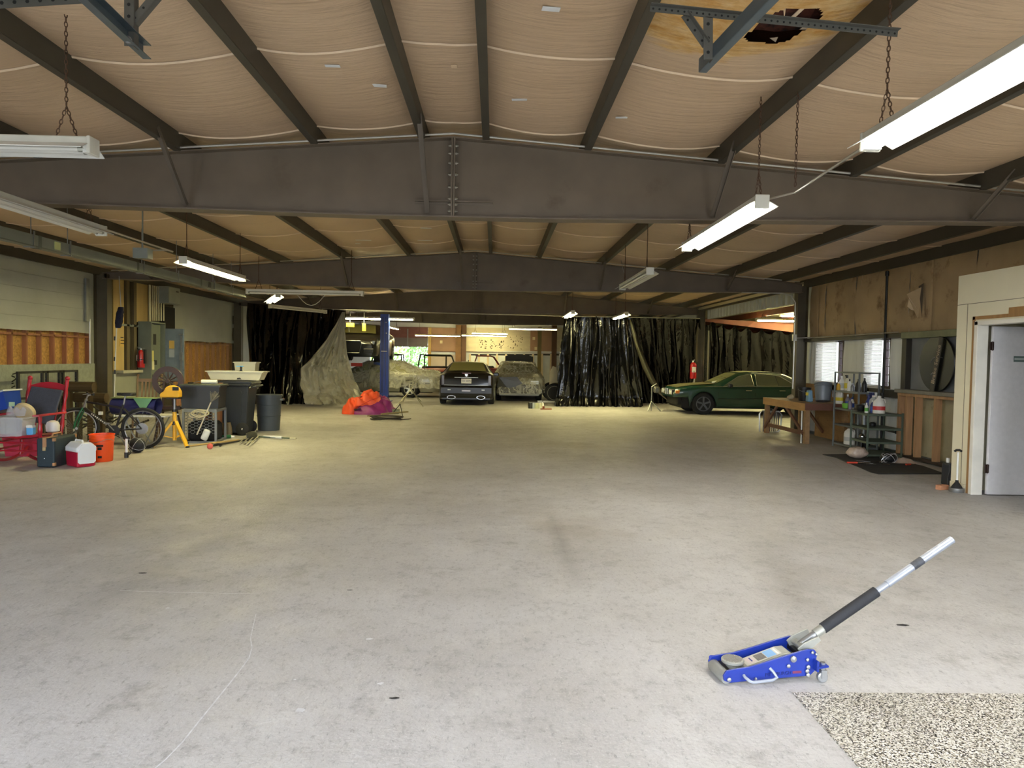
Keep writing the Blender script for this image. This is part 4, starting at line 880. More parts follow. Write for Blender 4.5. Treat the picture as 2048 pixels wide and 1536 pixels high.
tub('storage_tote', 'blue storage tote tilted on the rocking chair arm', (-6.98, 10.18, .69), (.5,.36), .26, BLU, .0, tilt=-.30, mrim=mat('grey_rim', (180,186,190), .4))
tag(MB().box((-6.69, 9.995, .82), (.08,.004,.06)).build('sticker', mat('pale_green_tag', (160,186,150), .6)), 'pale green tag on the corner of the blue tote', 'sticker')
tag(MB().lathe([(.135,0),(.14,.01),(.14,.05),(.135,.06),(.08,.06),(.075,.05)], (0,0,0), 26, 'y', rotm('X', .5)).build('tape_disc', mat('cream_disc', (196,178,140), .5), smooth=True), 'cream round disc standing in the clear bin', 'disc').location = (-6.60, 10.1, .69)
tag(MB().grid(lambda u, v: Vector((-6.79+.26*u, 10.12-.1*v, .655+.12*math.sin(PI*v)+.035*math.sin(u*17)*math.sin(PI*v))), 20, 8).build('plastic_tray', CLR, smooth=True, solid=.003), 'crumpled clear plastic tray sticking out of the clear bin', 'tray')
lb = thing('snack_pack', 'light blue and white packet on the rocking chair seat', 'packet', (-6.42, 9.98, .40)); MB().box((0,0,.06), (.09,.08,.12)).build('packet', mat('sky_blue', (96,172,226), .5), lb, bevel=.01); MB().box((0,-.005,.115), (.092,.08,.04)).build('packet_top', WHITEP, lb, bevel=.008)
tag(MB().lathe([(.06,0),(.085,.02),(.09,.1),(.07,.15),(.03,.17)], (-6.27,10.22,.41), 16).build('white_jug', mat('cloudy_white', (220,216,212), .4), smooth=True), 'round cloudy white container behind the chair arm', 'container')
tub('storage_bin', 'pink-red plastic bin on the floor behind the rocking chair legs', (-7.0, 10.78, 0), (.5,.36), .3, mat('pink_red_plastic', (186,52,78), .35, 0, .1, 3), .1)
# navy suitcase
sc = thing('suitcase', 'dark teal suitcase with tan leather straps beside the red cooler', 'suitcase', (-6.0, 9.87, 0), .06)
TEAL = mat('teal_canvas', (26,44,52), .6, 0, .1, 40, bump=.1, bs=90); TAN = mat('tan_leather', (168,124,86), .6, 0, .12, 12)
MB().bb((-.115,-.28,.012), (.115,.28,.40)).build('case', TEAL, sc, bevel=.02, seg=2)
for y in (-.283,): MB().bb((-.035,y-.004,.28), (.015,y+.006,.41)).bb((-.035,y,.395), (.015,.0,.408)).build('strap', TAN, sc, bevel=.003)
MB().bb((-.03,-.295,.235), (.01,-.283,.28)).build('buckle', mat('brass', (200,176,130), .3, .7), sc)
MB().tube([(0,-.12,.40),(0,-.1,.44),(0,.1,.44),(0,.12,.40)], .012, 7).build('handle', TAN, sc)
for z in (.03,.36):
    for y in (-.285,.245): MB().bb((.09,y,z), (.119,y+.04,z+.04)).build('corner_patch', TAN, sc)
MB().ball((-.01,-.284,.13), .009).build('rivet', CHROME, sc)
# cooler
cl = thing('picnic_cooler', 'small red and white tent-top cooler beside the orange bucket', 'cooler', (-5.66, 9.84, 0), -.62)
MB().box((0,0,.105), (.31,.24,.21), tp=1.06).build('body', mat('cooler_red', (170,22,52), .35, 0, .06, 4), cl, bevel=.018, seg=2)
CW = mat('cooler_white', (222,224,226), .4, 0, .04, 4)
MB().prism([(-.13,.0),(.13,0),(.13,.06),(.06,.125),(-.06,.125),(-.13,.06)], .33, (-.165,0,.205), (0,1,0), (0,0,1), (1,0,0)).build('tent_lid', CW, cl, bevel=.012, seg=2)
MB().prism([(-.115,.07),(-.115,.22),(-.06,.32),(.06,.32),(.115,.22),(.115,.07),(.09,.045),(-.09,.045)], .012, (.163,0,0), (0,1,0), (0,0,1), (1,0,0)).build('end_panel', CW, cl, bevel=.004)
MB().tube([(-.1,-.02,.325),(-.09,-.02,.352),(.09,-.02,.352),(.1,-.02,.325)], .014, 8).build('handle', CW, cl)
# orange bucket
bk = thing('bucket', 'bright orange bucket with black print beside the cooler', 'bucket', (-5.62, 10.29, 0))
MB().lathe([(.135,0),(.14,.01),(.152,.28),(.158,.285),(.158,.30),(.154,.305),(.156,.325),(.163,.33),(.163,.345),(.158,.35),(.16,.372),(.168,.376),(.168,.39),(.158,.39),(.15,.3),(.136,.02)], n=28).build('pail', mat('orange_plastic', (240,84,24), .4, 0, .04, 4), bk, smooth=True)
lg = MB()
for dx, z, w, h in ((-.02,.235,.085,.026),(-.022,.195,.05,.036),(-.01,.2,.02,.02),(-.02,.075,.05,.032),(-.045,.29,.03,.006)):
    a = -1.15+dx*5; lg.box((.152*math.cos(a), .152*math.sin(a), z), (w, .012, h), a+PI/2)
lg.build('black_print', DARK, bk)
MB().tube([(.165*math.cos(a), .165*math.sin(a), .33-.16*abs(math.sin(a+.6))**1.0*.35) for a in [-2.4+.16*i for i in range(16)]], .004, 5).build('bail_handle', GALV, bk)
pm = thing('hand_pump', 'small white and black hand pump standing right of the orange bucket', 'pump', (-5.38, 10.5, 0)); MB().cyl((0,0,.02), (0,0,.1), .03).build('base', BLACK, pm); MB().cyl((0,0,.08), (0,0,.3), .018).build('barrel', WHITEP, pm); MB().tube([(.02,0,.05),(.08,-.02,.1),(.03,0,.16)], .008, 6).build('hose', BLACK, pm); MB().cyl((-.05,0,.31), (.05,0,.31), .012).build('grip', BLACK, pm)

# bicycle, front wheel to the left
bi = thing('bicycle', 'black and green mountain bicycle leaning on the clutter', 'bicycle', (-6.2, 11.6, 0), .10)
BF = mat('bike_black', (30,30,34), .3, .1, .1, 8, coat=.4); BG = mat('bike_green', (18,96,62), .3, 0, .1, 6, coat=.4)
def wheel(cx, rz=0, name='wheel'):
    M2 = Matrix.Rotation(rz, 3, 'Z'); c = Vector((cx, 0, .33))
    t = MB(); t.tube([c+M2 @ Vector((.315*math.cos(a), 0, .315*math.sin(a))) for a in [2*PI*i/36 for i in range(36)]], .026, 8, closed=True); w = t.build('tyre', RUBBER, bi, smooth=True)
    r = MB(); r.tube([c+M2 @ Vector((.282*math.cos(a), 0, .282*math.sin(a))) for a in [2*PI*i/36 for i in range(36)]], .011, 6, closed=True); r.build('rim', mat('alloy_rim', (150,150,152), .35, .7), w, smooth=True)
    s = MB()
    for k in range(28):
        a = 2*PI*k/28; s.cyl(c+M2 @ Vector((.02*math.cos(a+.5), (-1)**k*.025, .02*math.sin(a+.5))), c+M2 @ Vector((.277*math.cos(a), 0, .277*math.sin(a))), .0014, n=3)
    s.build('spokes', GALV, w); h = MB(); h.cyl(c+M2 @ Vector((0,-.05,0)), c+M2 @ Vector((0,.05,0)), .02); h.build('hub', GALV, w)
wheel(.5); wheel(-.52, .55)
MB().lathe([(.09,-.004),(.095,0),(.09,.004)], (.5,-.04,.33), 24, 'y').build('sprocket', GALV, bi); MB().lathe([(.08,-.004),(.085,0),(.08,.004)], (.08,-.05,.30), 24, 'y').build('chainring', BLACK, bi)
hd0, hd1, bbk, seat0 = (-.36,0,.80), (-.40,0,.66), (.08,0,.30), (.20,0,.72)
MB().cyl(hd1, bbk, .024, n=10).build('down_tube', BF, bi, smooth=True); MB().cyl((-.375,0,.76), (.17,0,.66), .018, n=10).build('top_tube', BF, bi, smooth=True); MB().cyl(bbk, seat0, .018, n=10).build('seat_tube', BF, bi, smooth=True)
MB().cyl(hd0, hd1, .024, n=10).build('head_tube', GALV, bi, smooth=True)
for s in (-1, 1):
    MB().tube([(.1,s*.03,.30),(.5,s*.06,.33)], .011, 7).build('chain_stay', BF, bi); MB().tube([(.2,s*.02,.66),(.5,s*.06,.33)], .01, 7).build('seat_stay', BF, bi)
    MB().tube([(-.41,s*.02,.66),(-.43,s*.055,.60),(-.50,s*.06,.45),(-.53,s*.06,.33)], .016, 8).build('fork_blade', BG, bi, smooth=True)
    MB().tube([(.08,s*.06,.30),(.08+s*.1,s*.08,.30-s*.12)], .01, 6).bb((.06+s*.1,s*.08-.045 if s < 0 else s*.08-.02,.29-s*.12), (.14+s*.1,s*.08+.045,.31-s*.12)).build('crank_arm', GALV, bi)
b = MB()
for k in range(9): b.box((-.27+k*.027, -.0235, .563-k*.0203), (.02,.004,.018+.008*(k % 2)), M=rotm('Y', .64))
b.build('frame_lettering', WHITEP, bi)
MB().tube([(-.36,0,.80),(-.34,0,.86),(-.30,0,.88)], .014, 8).build('stem', GALV, bi)
hbm = Matrix.Rotation(.55, 3, 'Z'); MB().tube([Vector((-.3,0,.88))+hbm @ Vector((0,y,.02*abs(y)*3)) for y in (-.3,-.1,.1,.3)], .012, 8).build('handlebar', BF, bi, smooth=True)
for s in (-1, 1): MB().tube([Vector((-.3,0,.88))+hbm @ Vector((0,s*y,.03*y)) for y in (.2,.31)], .018, 8).build('grip', RUBBER, bi); MB().tube([Vector((-.3,0,.88))+hbm @ Vector(q) for q in ((0,s*.18,.0),(-.05,s*.18,-.01),(-.07,s*.27,-.02))], .006, 5).build('brake_lever', GALV, bi)
MB().cyl((.2,0,.7), (.23,0,.86), .013, n=8).build('seat_post', GALV, bi)
MB().prism([(-.02,-.08),(.12,-.085),(.15,-.05),(.15,.05),(.12,.085),(-.02,.08),(-.06,.025),(-.13,.015),(-.13,-.015),(-.06,-.025)], .05, (.23,0,.86), (1,0,0), (0,1,0)).build('saddle', BLACK, bi, bevel=.015, seg=2)
MB().tube([(.1,.04,.28),(.18,.12,.02)], .008, 6).build('kickstand', GALV, bi)
MB().bb((-.17,-.028,.55), (-.12,.028,.60)).build('bottle_mount', WHITEP, bi)
# basketball
bb_ = thing('basketball', 'black basketball with silver seams before the bicycle rear wheel', 'ball', (-5.57, 11.2, 0)); MB().ball((0,0,.12), .12, 20, 14).build('ball', mat('ball_black', (30,31,36), .7, 0, .1, 40), bb_, smooth=True)
SEA = mat('silver_seam', (190,190,194), .4)
for ax in range(3): MB().tube([rotm('Y', .5) @ rotm('X', .4) @ Vector([(math.cos(a)*.121, math.sin(a)*.121, 0), (math.cos(a)*.121, 0, math.sin(a)*.121), (0, math.cos(a)*.121, math.sin(a)*.121)][ax])+Vector((0,0,.12)) for a in [2*PI*i/30 for i in range(30)]], .003, 5, closed=True).build('seam', SEA, bb_)
# rolled blue and green tarp behind the bicycle, on a white folding table
ft = thing('folding_table', 'low white folding table behind the bicycle', 'table', (-5.9, 12.2, 0))
MB().bb((-.4,-.25,.49), (.42,.25,.51)).build('table_top', WHITEP, ft)
for s in (-1, 1): MB().tube([(s*.3,-.2,.49),(s*.05,-.2,.02)], .012, 6).tube([(s*.3,.2,.49),(s*.05,.2,.02)], .012, 6).build('cross_leg', GALV, ft)
tr = thing('rolled_tarp', 'rolled blue tent with green flap on the white folding table', 'tent roll', (-6.1, 12.2, .51))
b = MB(); b.grid(lambda u, v: Vector((-.36+.75*v, .15*math.cos(2*PI*u)*(1+.12*nz(v*5, u*6, 2)), .14+.14*math.sin(2*PI*u)*(1+.1*nz(v*4, u*5, 7)))), 18, 12); b.build('roll', mat('navy_nylon', (30,34,84), .45, 0, .2, 5, bump=.3, bs=12), tr, smooth=True)
MB().add([(.05,-.165,.28),(.36,-.165,.28),(.22,-.175,.05),(.05,-.15,.285),(.36,.1,.29)], [(0,1,2),(0,3,4,1)]).build('green_flap', mat('green_nylon', (96,140,104), .6), tr, solid=.004)
MB().bb((-.36,-.1,.275), (.38,.1,.292)).build('top_binding', mat('olive_binding', (120,130,90), .7), tr)
# slat-backed wooden chair behind
wc = thing('wooden_chair', 'brown wooden chair with a slatted back beside the spinning wheel', 'chair', (-6.3, 13.0, 0), .3)
BRW = mat('brown_chair_wood', (104,80,52), .55, 0, .15, 5)
for s in (-1, 1):
    b = MB(); b.tube([(s*.19,.18,0),(s*.19,.2,.45),(s*.20,.38,1.12)], .018, 8).ball((s*.20,.39,1.14), .028).build('back_post', BRW, wc, smooth=True)
    MB().tube([(s*.2,-.2,0),(s*.19,-.18,.45)], .018, 8).build('front_leg', BRW, wc, smooth=True)
MB().bb((-.22,-.22,.44), (.22,.22,.47)).build('seat', BRW, wc, bevel=.01)
for x in (-.12,-.06,0,.06,.12): MB().bar((x,.21,.5), (x,.35,1.02), .03, .012, (0,1,0)).build('back_slat', BRW, wc)
for y, z in ((.225,.54),(.36,1.05)): MB().bar((-.19,y,z), (.19,y,z), .016, .06).build('back_rail', BRW, wc)
# spinning wheel
sw = thing('spinning_wheel', 'dark wooden spinning wheel with broad rim and turned spokes', 'spinning wheel', (-5.8, 12.75, 0), .15)
DW = mat('dark_walnut', (52,32,26), .5, 0, .15, 5)
b = MB(); cz = 1.06
for k in range(40):
    a = 2*PI*k/40; c, s_ = math.cos(a), math.sin(a); b.v += [Vector((r*c, y, cz+r*s_)) for r, y in ((.17,-.02),(.265,-.02),(.265,.02),(.17,.02))]
b.f = [(4*k+i, 4*k+(i+1) % 4, 4*((k+1) % 40)+(i+1) % 4, 4*((k+1) % 40)+i) for k in range(40) for i in range(4)]; b.mi = [0]*160
b.build('wheel_rim', DW, sw)
for k in range(12):
    a = 2*PI*k/12; MB().tube([(.03*math.cos(a),0,cz+.03*math.sin(a)),(.1*math.cos(a),0,cz+.1*math.sin(a)),(.175*math.cos(a),0,cz+.175*math.sin(a))], [.008,.014,.008], 7).build('spoke', DW, sw)
MB().cyl((0,-.05,cz), (0,.05,cz), .035).build('hub', DW, sw)
for s in (-1, 1): MB().tube([(s*.04,s*.09,cz),(s*.06,s*.09,.62)], .018, 8).build('upright', DW, sw)
MB().bb((-.16,-.11,.56), (.24,.11,.62)).build('bench', DW, sw, bevel=.01)
for x, y in ((-.12,-.1),(-.12,.1),(.18,0)): MB().tube([(x*.8,y*.6,.56),(x*1.5,y*1.9,0)], .018, 8).build('leg', DW, sw)
for x in (.14,.18,.22): MB().tube([(x,-.05,.6),(x,-.05,.74),(x,-.05,.80)], [.006,.01,.018], 7).build('bobbin', mat('copper', (190,128,84), .35, .6), sw)
# black framed wire gate and grey foil sheet leaning on the wall behind the rocking chair
gt = thing('wire_gate', 'black framed wire mesh panels standing behind the rocking chair', 'wire panel', (-8.2, 13.0, 0))
BM = mat('black_tube', (22,22,22), .5); A0 = PXP(36,743,-8.1); A1 = PXP(153,742,-8.1); zt_ = A0.z
for y in (A0.y, A0.y+(A1.y-A0.y)*.38, A0.y+(A1.y-A0.y)*.46, A0.y+(A1.y-A0.y)*.68, A0.y+(A1.y-A0.y)*.74, A1.y): MB().bb((-8.12,y-.025,0), (-8.08,y+.025,zt_)).build('upright', BM, gt, world=True)
MB().bb((-8.12,A0.y,zt_-.04), (-8.08,A1.y,zt_)).build('top_bar', BM, gt, world=True); MB().bb((-8.12,A0.y,.72), (-8.08,A1.y,.76)).build('mid_bar', BM, gt, world=True)
b = MB()
for k in range(44): y = A0.y+(A1.y-A0.y)*(k+.5)/44; b.bb((-8.105,y-.0015,.1), (-8.102,y+.0015,zt_-.03))
for k in range(int((zt_-.14)/.06)): z = .1+k*.06; b.bb((-8.105,A0.y,z), (-8.102,A1.y,z+.003))
tag(b.build('wire_mesh', GALV, gt, world=True), kind='stuff')
fs = thing('foam_sheet', 'grey foil-faced board leaning on the studs at the far left', 'insulation board', (-8.5, 13, 0))
FOIL = mat('foil_board', (150,156,140), .4, .1, .15, 12, bump=.2, bs=40)
MB().bb((-8.55,10.5,0), (-8.5,15.3,1.31)).build('board', FOIL, fs, world=True)
for k, (dz, dy, ln) in enumerate(((.0,.02,.10),(.06,.0,.05),(.11,.03,.11),(.15,.1,.06),(.18,.02,.09),(.23,.05,.1))): MB().box((-8.497, 12.72+dy, .92+dz), (.004, ln, .022), M=rotm('X', R.uniform(-.5,.5))).build('stencil_mark', DARK, fs, world=True)
# dark lumber and pipes stacked behind the bicycle
for k, (x0, y0, z, ln) in enumerate(((-7.45,12.5,.95,.5),(-7.4,12.7,.75,.55))):
    tag(MB().lathe([(.09,0),(.09,ln)], (x0,y0,z), 12, 'x').bb((x0+.05,y0-.05,0), (x0+.1,y0+.05,z-.05)).bb((x0+ln-.1,y0-.05,0), (x0+ln-.05,y0+.05,z-.05)).build('metal_canister', mat('bronze_tank', (78,64,42), .4, .4)), 'bronze-coloured metal cylinder on legs behind the bicycle, %s' % ('upper' if k == 0 else 'lower'), 'tank')
b = MB()
for k in range(26):
    p = Vector((R.uniform(-7.3,-6.8), R.uniform(12.9,13.4), R.uniform(.02,.5))); q = p+Vector((R.uniform(-.7,.7), R.uniform(-.3,.3), R.uniform(-.2,.35))); q.z = max(.02, q.z); b.tube([p, q], R.uniform(.008,.02), 5)
tag(b.build('scrap_pipes', mat('dark_scrap', (64,60,54), .6, .3, .3, 4)), 'dark tangle of scrap rods behind the bicycle', 'scrap', kind='stuff')
# yellow tripod roller stand
ys_ = thing('yellow_stand', 'yellow tripod pipe stand with a yellow head', 'tool stand', (-5.36, 12.02, 0))
YEL = mat('yellow_paint', (226,172,44), .4, 0, .1, 5)
MB().cyl((0,0,.1), (0,0,.62), .032).build('post', YEL, ys_, smooth=True); MB().cyl((0,0,.6), (0,0,.80), .022).build('inner_tube', GALV, ys_); MB().cyl((0,0,.36), (0,0,.42), .045).cyl((0,0,.58), (0,0,.62), .042).build('collar', BLACK, ys_)
for a in (-2.5, -.55, 1.4): MB().bar((.03*math.cos(a),.03*math.sin(a),.42), (.34*math.cos(a),.34*math.sin(a),.0), .05, .03).bar((.02*math.cos(a),.02*math.sin(a),.14), (.2*math.cos(a),.2*math.sin(a),.19), .02, .012).build('leg', YEL, ys_); MB().bar((.33*math.cos(a),.33*math.sin(a),.014), (.355*math.cos(a),.355*math.sin(a),.0), .055, .035).build('rubber_foot', RUBBER, ys_)
MB().prism([(-.22,0),(.1,0),(.1,.1),(.06,.17),(-.04,.21),(-.12,.17),(-.16,.1),(-.22,.06)], .14, (0,.07,.82), (1,0,0), (0,0,1)).build('head', YEL, ys_, bevel=.015); MB().bb((.0,-.08,.94), (.1,-.068,1.0)).bb((-.1,-.08,.80), (.1,.08,.82)).build('head_trim', BLACK, ys_)
# black grid crate with tote on it
cr = thing('wire_crate', 'grey framed pet crate with honeycomb mesh under the black tote', 'crate', (-5.15, 12.75, 0), .1)
GF = mat('crate_grey', (112,116,120), .5)
for x in (-.27,.27):
    for y in (-.3,.3): MB().bb((x-.018,y-.018,0), (x+.018,y+.018,.58)).build('corner_post', GF, cr)
for z in (.02,.56):
    for y in (-.3,.3): MB().bb((-.25,y-.016,z-.016), (.25,y+.016,z+.016)).build('rail', GF, cr)
    for x in (-.27,.27): MB().bb((x-.016,-.28,z-.016), (x+.016,.28,z+.016)).build('rail', GF, cr)
MB().bb((-.28,-.31,.578), (.28,.31,.595)).build('crate_top', GF, cr)
b = MB(); rr = .036
for i in range(9):
    for j in range(8):
        cx, cz = -.235+i*.0585, .2+j*.051+(.0255 if i % 2 else 0)
        if cz > .535: continue
        b.tube([(cx+rr*math.cos(a), -.3, cz+rr*math.sin(a)) for a in [PI/3*q for q in range(6)]], .004, 4, closed=True)
tag(b.build('honeycomb_mesh', GF, cr), kind='stuff'); MB().bb((-.24,-.2,.02), (.24,.24,.36)).build('dark_filling', mat('black_cloth', (22,22,26), .9, 0, .3, 9), cr, bevel=.05)
tag(MB().box((0,0,0), (.12,.06,.2), M=rotm('Y', .4)).build('white_rag', mat('white_rag', (206,208,206), .8, 0, .2, 12), bevel=.03, seg=2), 'white crumpled rag hanging low on the crate front', 'rag').location = (-4.98, 12.36, .16)
tt = tub('storage_tote', 'large black tote stacked on the honeycomb crate', (-5.18, 12.78, .60), (.66,.5), .40, mat('tote_black', (34,36,40), .45, 0, .08, 4), .1, .025, .92); MB().bb((-.35,-.27,.39), (.35,.27,.42)).build('lid', mat('tote_lid', (52,56,50), .5), tt, bevel=.01)
# wooden side of a cabinet between tote and bin
wd = thing('wooden_rack', 'narrow wooden rack between the black tote and the wheeled bin', 'rack', (-5.2, 13.25, 0))
for x in (-.09,.09): MB().bb((x-.02,-.15,0), (x+.02,.15,1.02)).build('side_board', REDWOOD, wd)
for z in (.25,.62,.98): MB().bb((-.07,-.15,z), (.07,.15,z+.03)).build('shelf', REDWOOD, wd)
# wheeled refuse bin
wbn = thing('wheeled_bin', 'tall dark wheeled refuse bin beside the grey trash can', 'trash bin', (-5.03, 14.0, 0), .08)
TB = mat('bin_black', (40,44,50), .45, 0, .08, 3)
MB().add([(-.24,-.28,.04),(.24,-.28,.04),(.24,.24,.04),(-.24,.24,.04),(-.31,-.37,.98),(.31,-.37,.98),(.31,.31,.98),(-.31,.31,.98)], [(3,2,1,0),(4,5,6,7),(0,1,5,4),(1,2,6,5),(2,3,7,6),(3,0,4,7)]).build('body', TB, wbn, bevel=.03, seg=2)
MB().bb((-.34,-.40,.95), (.36,.34,1.0)).build('rim', TB, wbn, bevel=.015); MB().prism([(-.36,-.02),(.38,-.02),(.36,.03),(.0,.05),(-.34,.03)], .76, (0,.36,1.01), (1,0,0), (0,0,1)).build('lid', mat('bin_lid', (30,32,36), .45), wbn, bevel=.012)
for s in (-1, 1): MB().lathe([(.11,-.03),(.125,-.02),(.125,.02),(.11,.03)], (.18,s*.30-.0,.125), 20, 'y').build('wheel', RUBBER, wbn, smooth=True)
MB().ball((.18,-.335,.125), .022).build('wheel_cap', CHROME, wbn); MB().cyl((.18,-.3,.125), (.18,.3,.125), .012).build('axle', GALV, wbn)
for x in (-.12,.14,.24): MB().bar((x,-.305,.2), (x*1.15,-.368,.86), .02, .012, (0,1,0)).build('rib', TB, wbn)
MB().tube([(.34,-.3,.93),(.42,-.28,.95),(.42,.24,.95),(.34,.26,.93)], .016, 8).build('handle_bar', TB, wbn)
MB().ball((.33,-.385,.93), .014).build('rivet', CHROME, wbn)
gc = thing('trash_can', 'grey plastic trash can standing right of the wheeled bin', 'trash bin', (-4.66, 14.78, 0)); GP = mat('can_grey', (74,80,84), .5, 0, .08, 3)
MB().lathe([(.21,0),(.215,.01),(.255,.70),(.275,.70),(.275,.735),(.26,.735),(.25,.7),(.2,.03)], n=28).build('can', GP, gc, smooth=True)
for z in (.3,.52): MB().tube([((.225+.04*z)*math.cos(a), (.225+.04*z)*math.sin(a), z) for a in [2*PI*i/28 for i in range(28)]], .006, 5, closed=True).build('band', GP, gc)
for s in (-1, 1): MB().bb((s*.27-.04,-.06,.62), (s*.27+.04,.06,.66)).build('handle', GP, gc)
# clear trays on the bin
tub('storage_bin', 'long frosted under-bed bin lying across the bin lids', (-5.0, 13.95, 1.065), (1.05,.42), .17, FROST, .05)
tub('storage_bin', 'small frosted bin standing behind the long one', (-5.05, 14.6, 1.065), (.42,.3), .34, FROST, .05)
MB; pr = tag(MB().bb((-5.2,14.45,0), (-5.0,14.7,1.06)).build('pallet_block', REDWOOD), 'upright timber block under the small frosted bin', 'timber')
sco = thing('dust_pan', 'black domed scoop with an upright handle in the long frosted bin', 'scoop', (-4.92, 13.9, 1.08)); MB().lathe([(.14,0),(.13,.07),(.09,.13),(.02,.165),(.02,.24)], n=18).build('dome', BLACK, sco, smooth=True); MB().bb((-.09,-.014,.235), (.04,.014,.255)).build('handle', mat('sky_blue', (96,172,226)), sco)
pr_ = thing('paint_roller', 'white paint roller lying on the black tote lid', 'paint roller', (-5.2, 12.85, 1.02)); MB().cyl((-.05,0,.04), (.22,.02,.04), .035).build('roller_sleeve', WHITEP, pr_, smooth=True); MB().tube([(-.05,0,.04),(-.12,0,.04),(-.16,-.1,.02)], .006, 6).build('wire_frame', GALV, pr_); MB().cyl((-.16,-.1,.02), (-.2,-.2,.02), .014).build('grip', BLACK, pr_)
tag(MB().tube([Vector((-5.1,12.4,.56))+Vector((.13*math.cos(a*1.0)+.04*math.sin(a*.31), -.02*math.sin(a*.2)-.03, -.04+.055*math.sin(a)-.02*math.cos(a*.4))) for a in [.45*i for i in range(60)]], .008, 5).build('hose_coil', mat('cream_hose', (190,182,150), .5)), 'cream coil of hose hung on the crate front', 'hose')
# long tools
def shovel(name, label, foot, top, blade, col, w=.2, ln=.28):
    t = thing(name, label, 'shovel', foot); f = Vector(foot); d = (Vector(top)-f).normalized(); s = d.cross(Vector((0,1,0))).normalized(); n = s.cross(d)
    MB().grid(lambda u, v: f+d*(ln*v)+s*((u-.5)*w*(.55+.45*math.sin(PI*min(1, .25+v*.55))))-n*(.03*(1-(2*u-1)**2)), 8, 8).build('blade', blade, t, world=True, smooth=True, solid=.004)
    MB().tube([f+d*(ln*.9), Vector(top)], .016, 8).build('shaft', col, t, world=True)
    return t
shovel('shovel', 'shovel leaning on the wheeled bin with rusty blade', (-4.98,13.36,.0), (-5.1,13.42,1.02), mat('rusty_blade', (110,96,72), .6, .4, .2, 6), mat('ash_shaft', (140,126,104), .6))
brm = thing('broom', 'old push broom leaning bristles up on the crate', 'broom', (-5.1, 12.35, .1)); MB().tube([(-5.13,12.36,.16),(-4.9,12.38,.72)], .012, 8).build('handle', mat('pale_handle', (190,184,166), .6), brm, world=True)
b = MB()
for k in range(40): b.tube([(-4.9,12.38,.72),(-4.9+R.uniform(.0,.14),12.38+R.uniform(-.05,.05),.72+R.uniform(.1,.2))], .004, 4)
tag(b.build('bristles', mat('grey_bristle', (120,116,104), .9), brm, world=True), kind='stuff')
FSH = shovel('snow_shovel', 'flat ribbed shovel lying on the floor before the wheeled bin', G(512,876,.02), G(418,893,.03), mat('striped_blade', (60,60,52), .5, .2), BLACK, .28, .34)
for k in range(4):
    a = G(478+k*8, 886, .045); c = G(494+k*8, 871, .05); MB().bar(a, c, .02, .006).build('blade_rib', mat('pale_rib', (160,156,132), .5), FSH, world=True)
tag(MB().tube([G(372,893,.015), G(425,886,.02), G(478,880,.02)], .016, 8).build('wooden_pole', mat('pole_wood', (176,150,96), .6)), 'bare wooden pole lying before the crate', 'pole')
gbr = thing('reacher_tool', 'green and white long reacher lying on the floor', 'grabber', G(520,874)); MB().tube([G(495,873,.03), G(530,874,.03), G(592,877,.03)], .012, 7).build('shaft', mat('dark_green', (24,60,44), .5), gbr, world=True); MB().tube([G(527,873,.035), G(564,875,.035)], .026, 8).build('sleeve', WHITEP, gbr, world=True); MB().tube([G(580,876.5,.03), G(592,877,.03)], .014, 7).build('tip', mat('cream_tip', (206,200,170), .5), gbr, world=True)
bt = thing('bottle', 'green bottle with white neck lying before the wheeled bin', 'bottle', G(455,873)); MB().tube([G(444,874,.035), G(461,873,.035)], .035, 10).build('bottle_body', mat('bottle_green', (34,96,60), .4), bt, world=True); MB().tube([G(461,873,.035), G(469,873,.035)], [.03,.015], 10).build('neck', WHITEP, bt, world=True)
tag(MB().ball(G(420,898)+Vector((0,0,.045)), .048, 14, 10).build('red_ball', mat('faded_red', (206,96,84), .6), smooth=True), 'small faded red ball on the floor before the crate', 'ball')
tag(MB().tube([G(428,890,.02), G(436,888,.05), G(446,889,.03), G(440,892,.02)], .014, 7).build('looped_tool', BLACK), 'black looped tool lying beside the red ball', 'tool')
# ================================================================== RIGHT SIDE: bench, shelves, mat
BW = mat('bench_wood', (142,110,72), .65, 0, .18, 4, st=(4,1,4), c2=(100,66,38), c2t=.6); BWR = mat('bench_redwood', (104,66,50), .6, 0, .15, 4)
PLB = mat('bench_plywood', (140,104,64), .65, 0, .2, 1.4, st=(1,2,4), c2=(110,70,36), c2t=.58, c2s=2)
wbq = thing('workbench', 'timber workbench with diagonal braces below the windows', 'workbench', (6.5, 14.7, 0))
x0, x1, y0, y1, zb = 6.05, 6.92, 13.62, 15.75, .79
for k in range(4): MB().bb((x0+k*.218, y0, zb-.03), (x0+(k+1)*.218-.004, y1, zb)).build('top_plank', BW, wbq, world=True)
MB().bb((x0-.03, y0-.02, zb-.15), (x0, y1, zb)).build('front_apron', mat('pale_apron', (178,136,82), .65, 0, .15, 3, st=(4,1,4)), wbq, world=True); MB().bb((x0-.03, y0-.05, zb-.13), (x1, y0-.02, zb+.0)).build('end_apron', BWR, wbq, world=True)
for x, y in ((x0+.05, y0+.06), (x0+.05, y1-.06), (x1-.06, y0+.06), (x1-.06, y1-.06)): MB().bb((x-.045, y-.045, 0), (x+.045, y+.045, zb-.03)).build('leg', BW, wbq, world=True)
for a, b in (((x0, y1-.06, .12), (x0, y1-.75, zb-.13)), ((x0, y0+.1, .2), (x0, y0+.95, zb-.12)), ((x1-.1, y0+.9, .15), (x1-.1, y1-.4, .6))): MB().bar(a, b, .035, .06).build('brace', BWR, wbq, world=True)
MB().bb((x0+.0, y0+.1, .16), (x0+.04, y1-.1, .24)).build('stretcher', BWR, wbq, world=True)
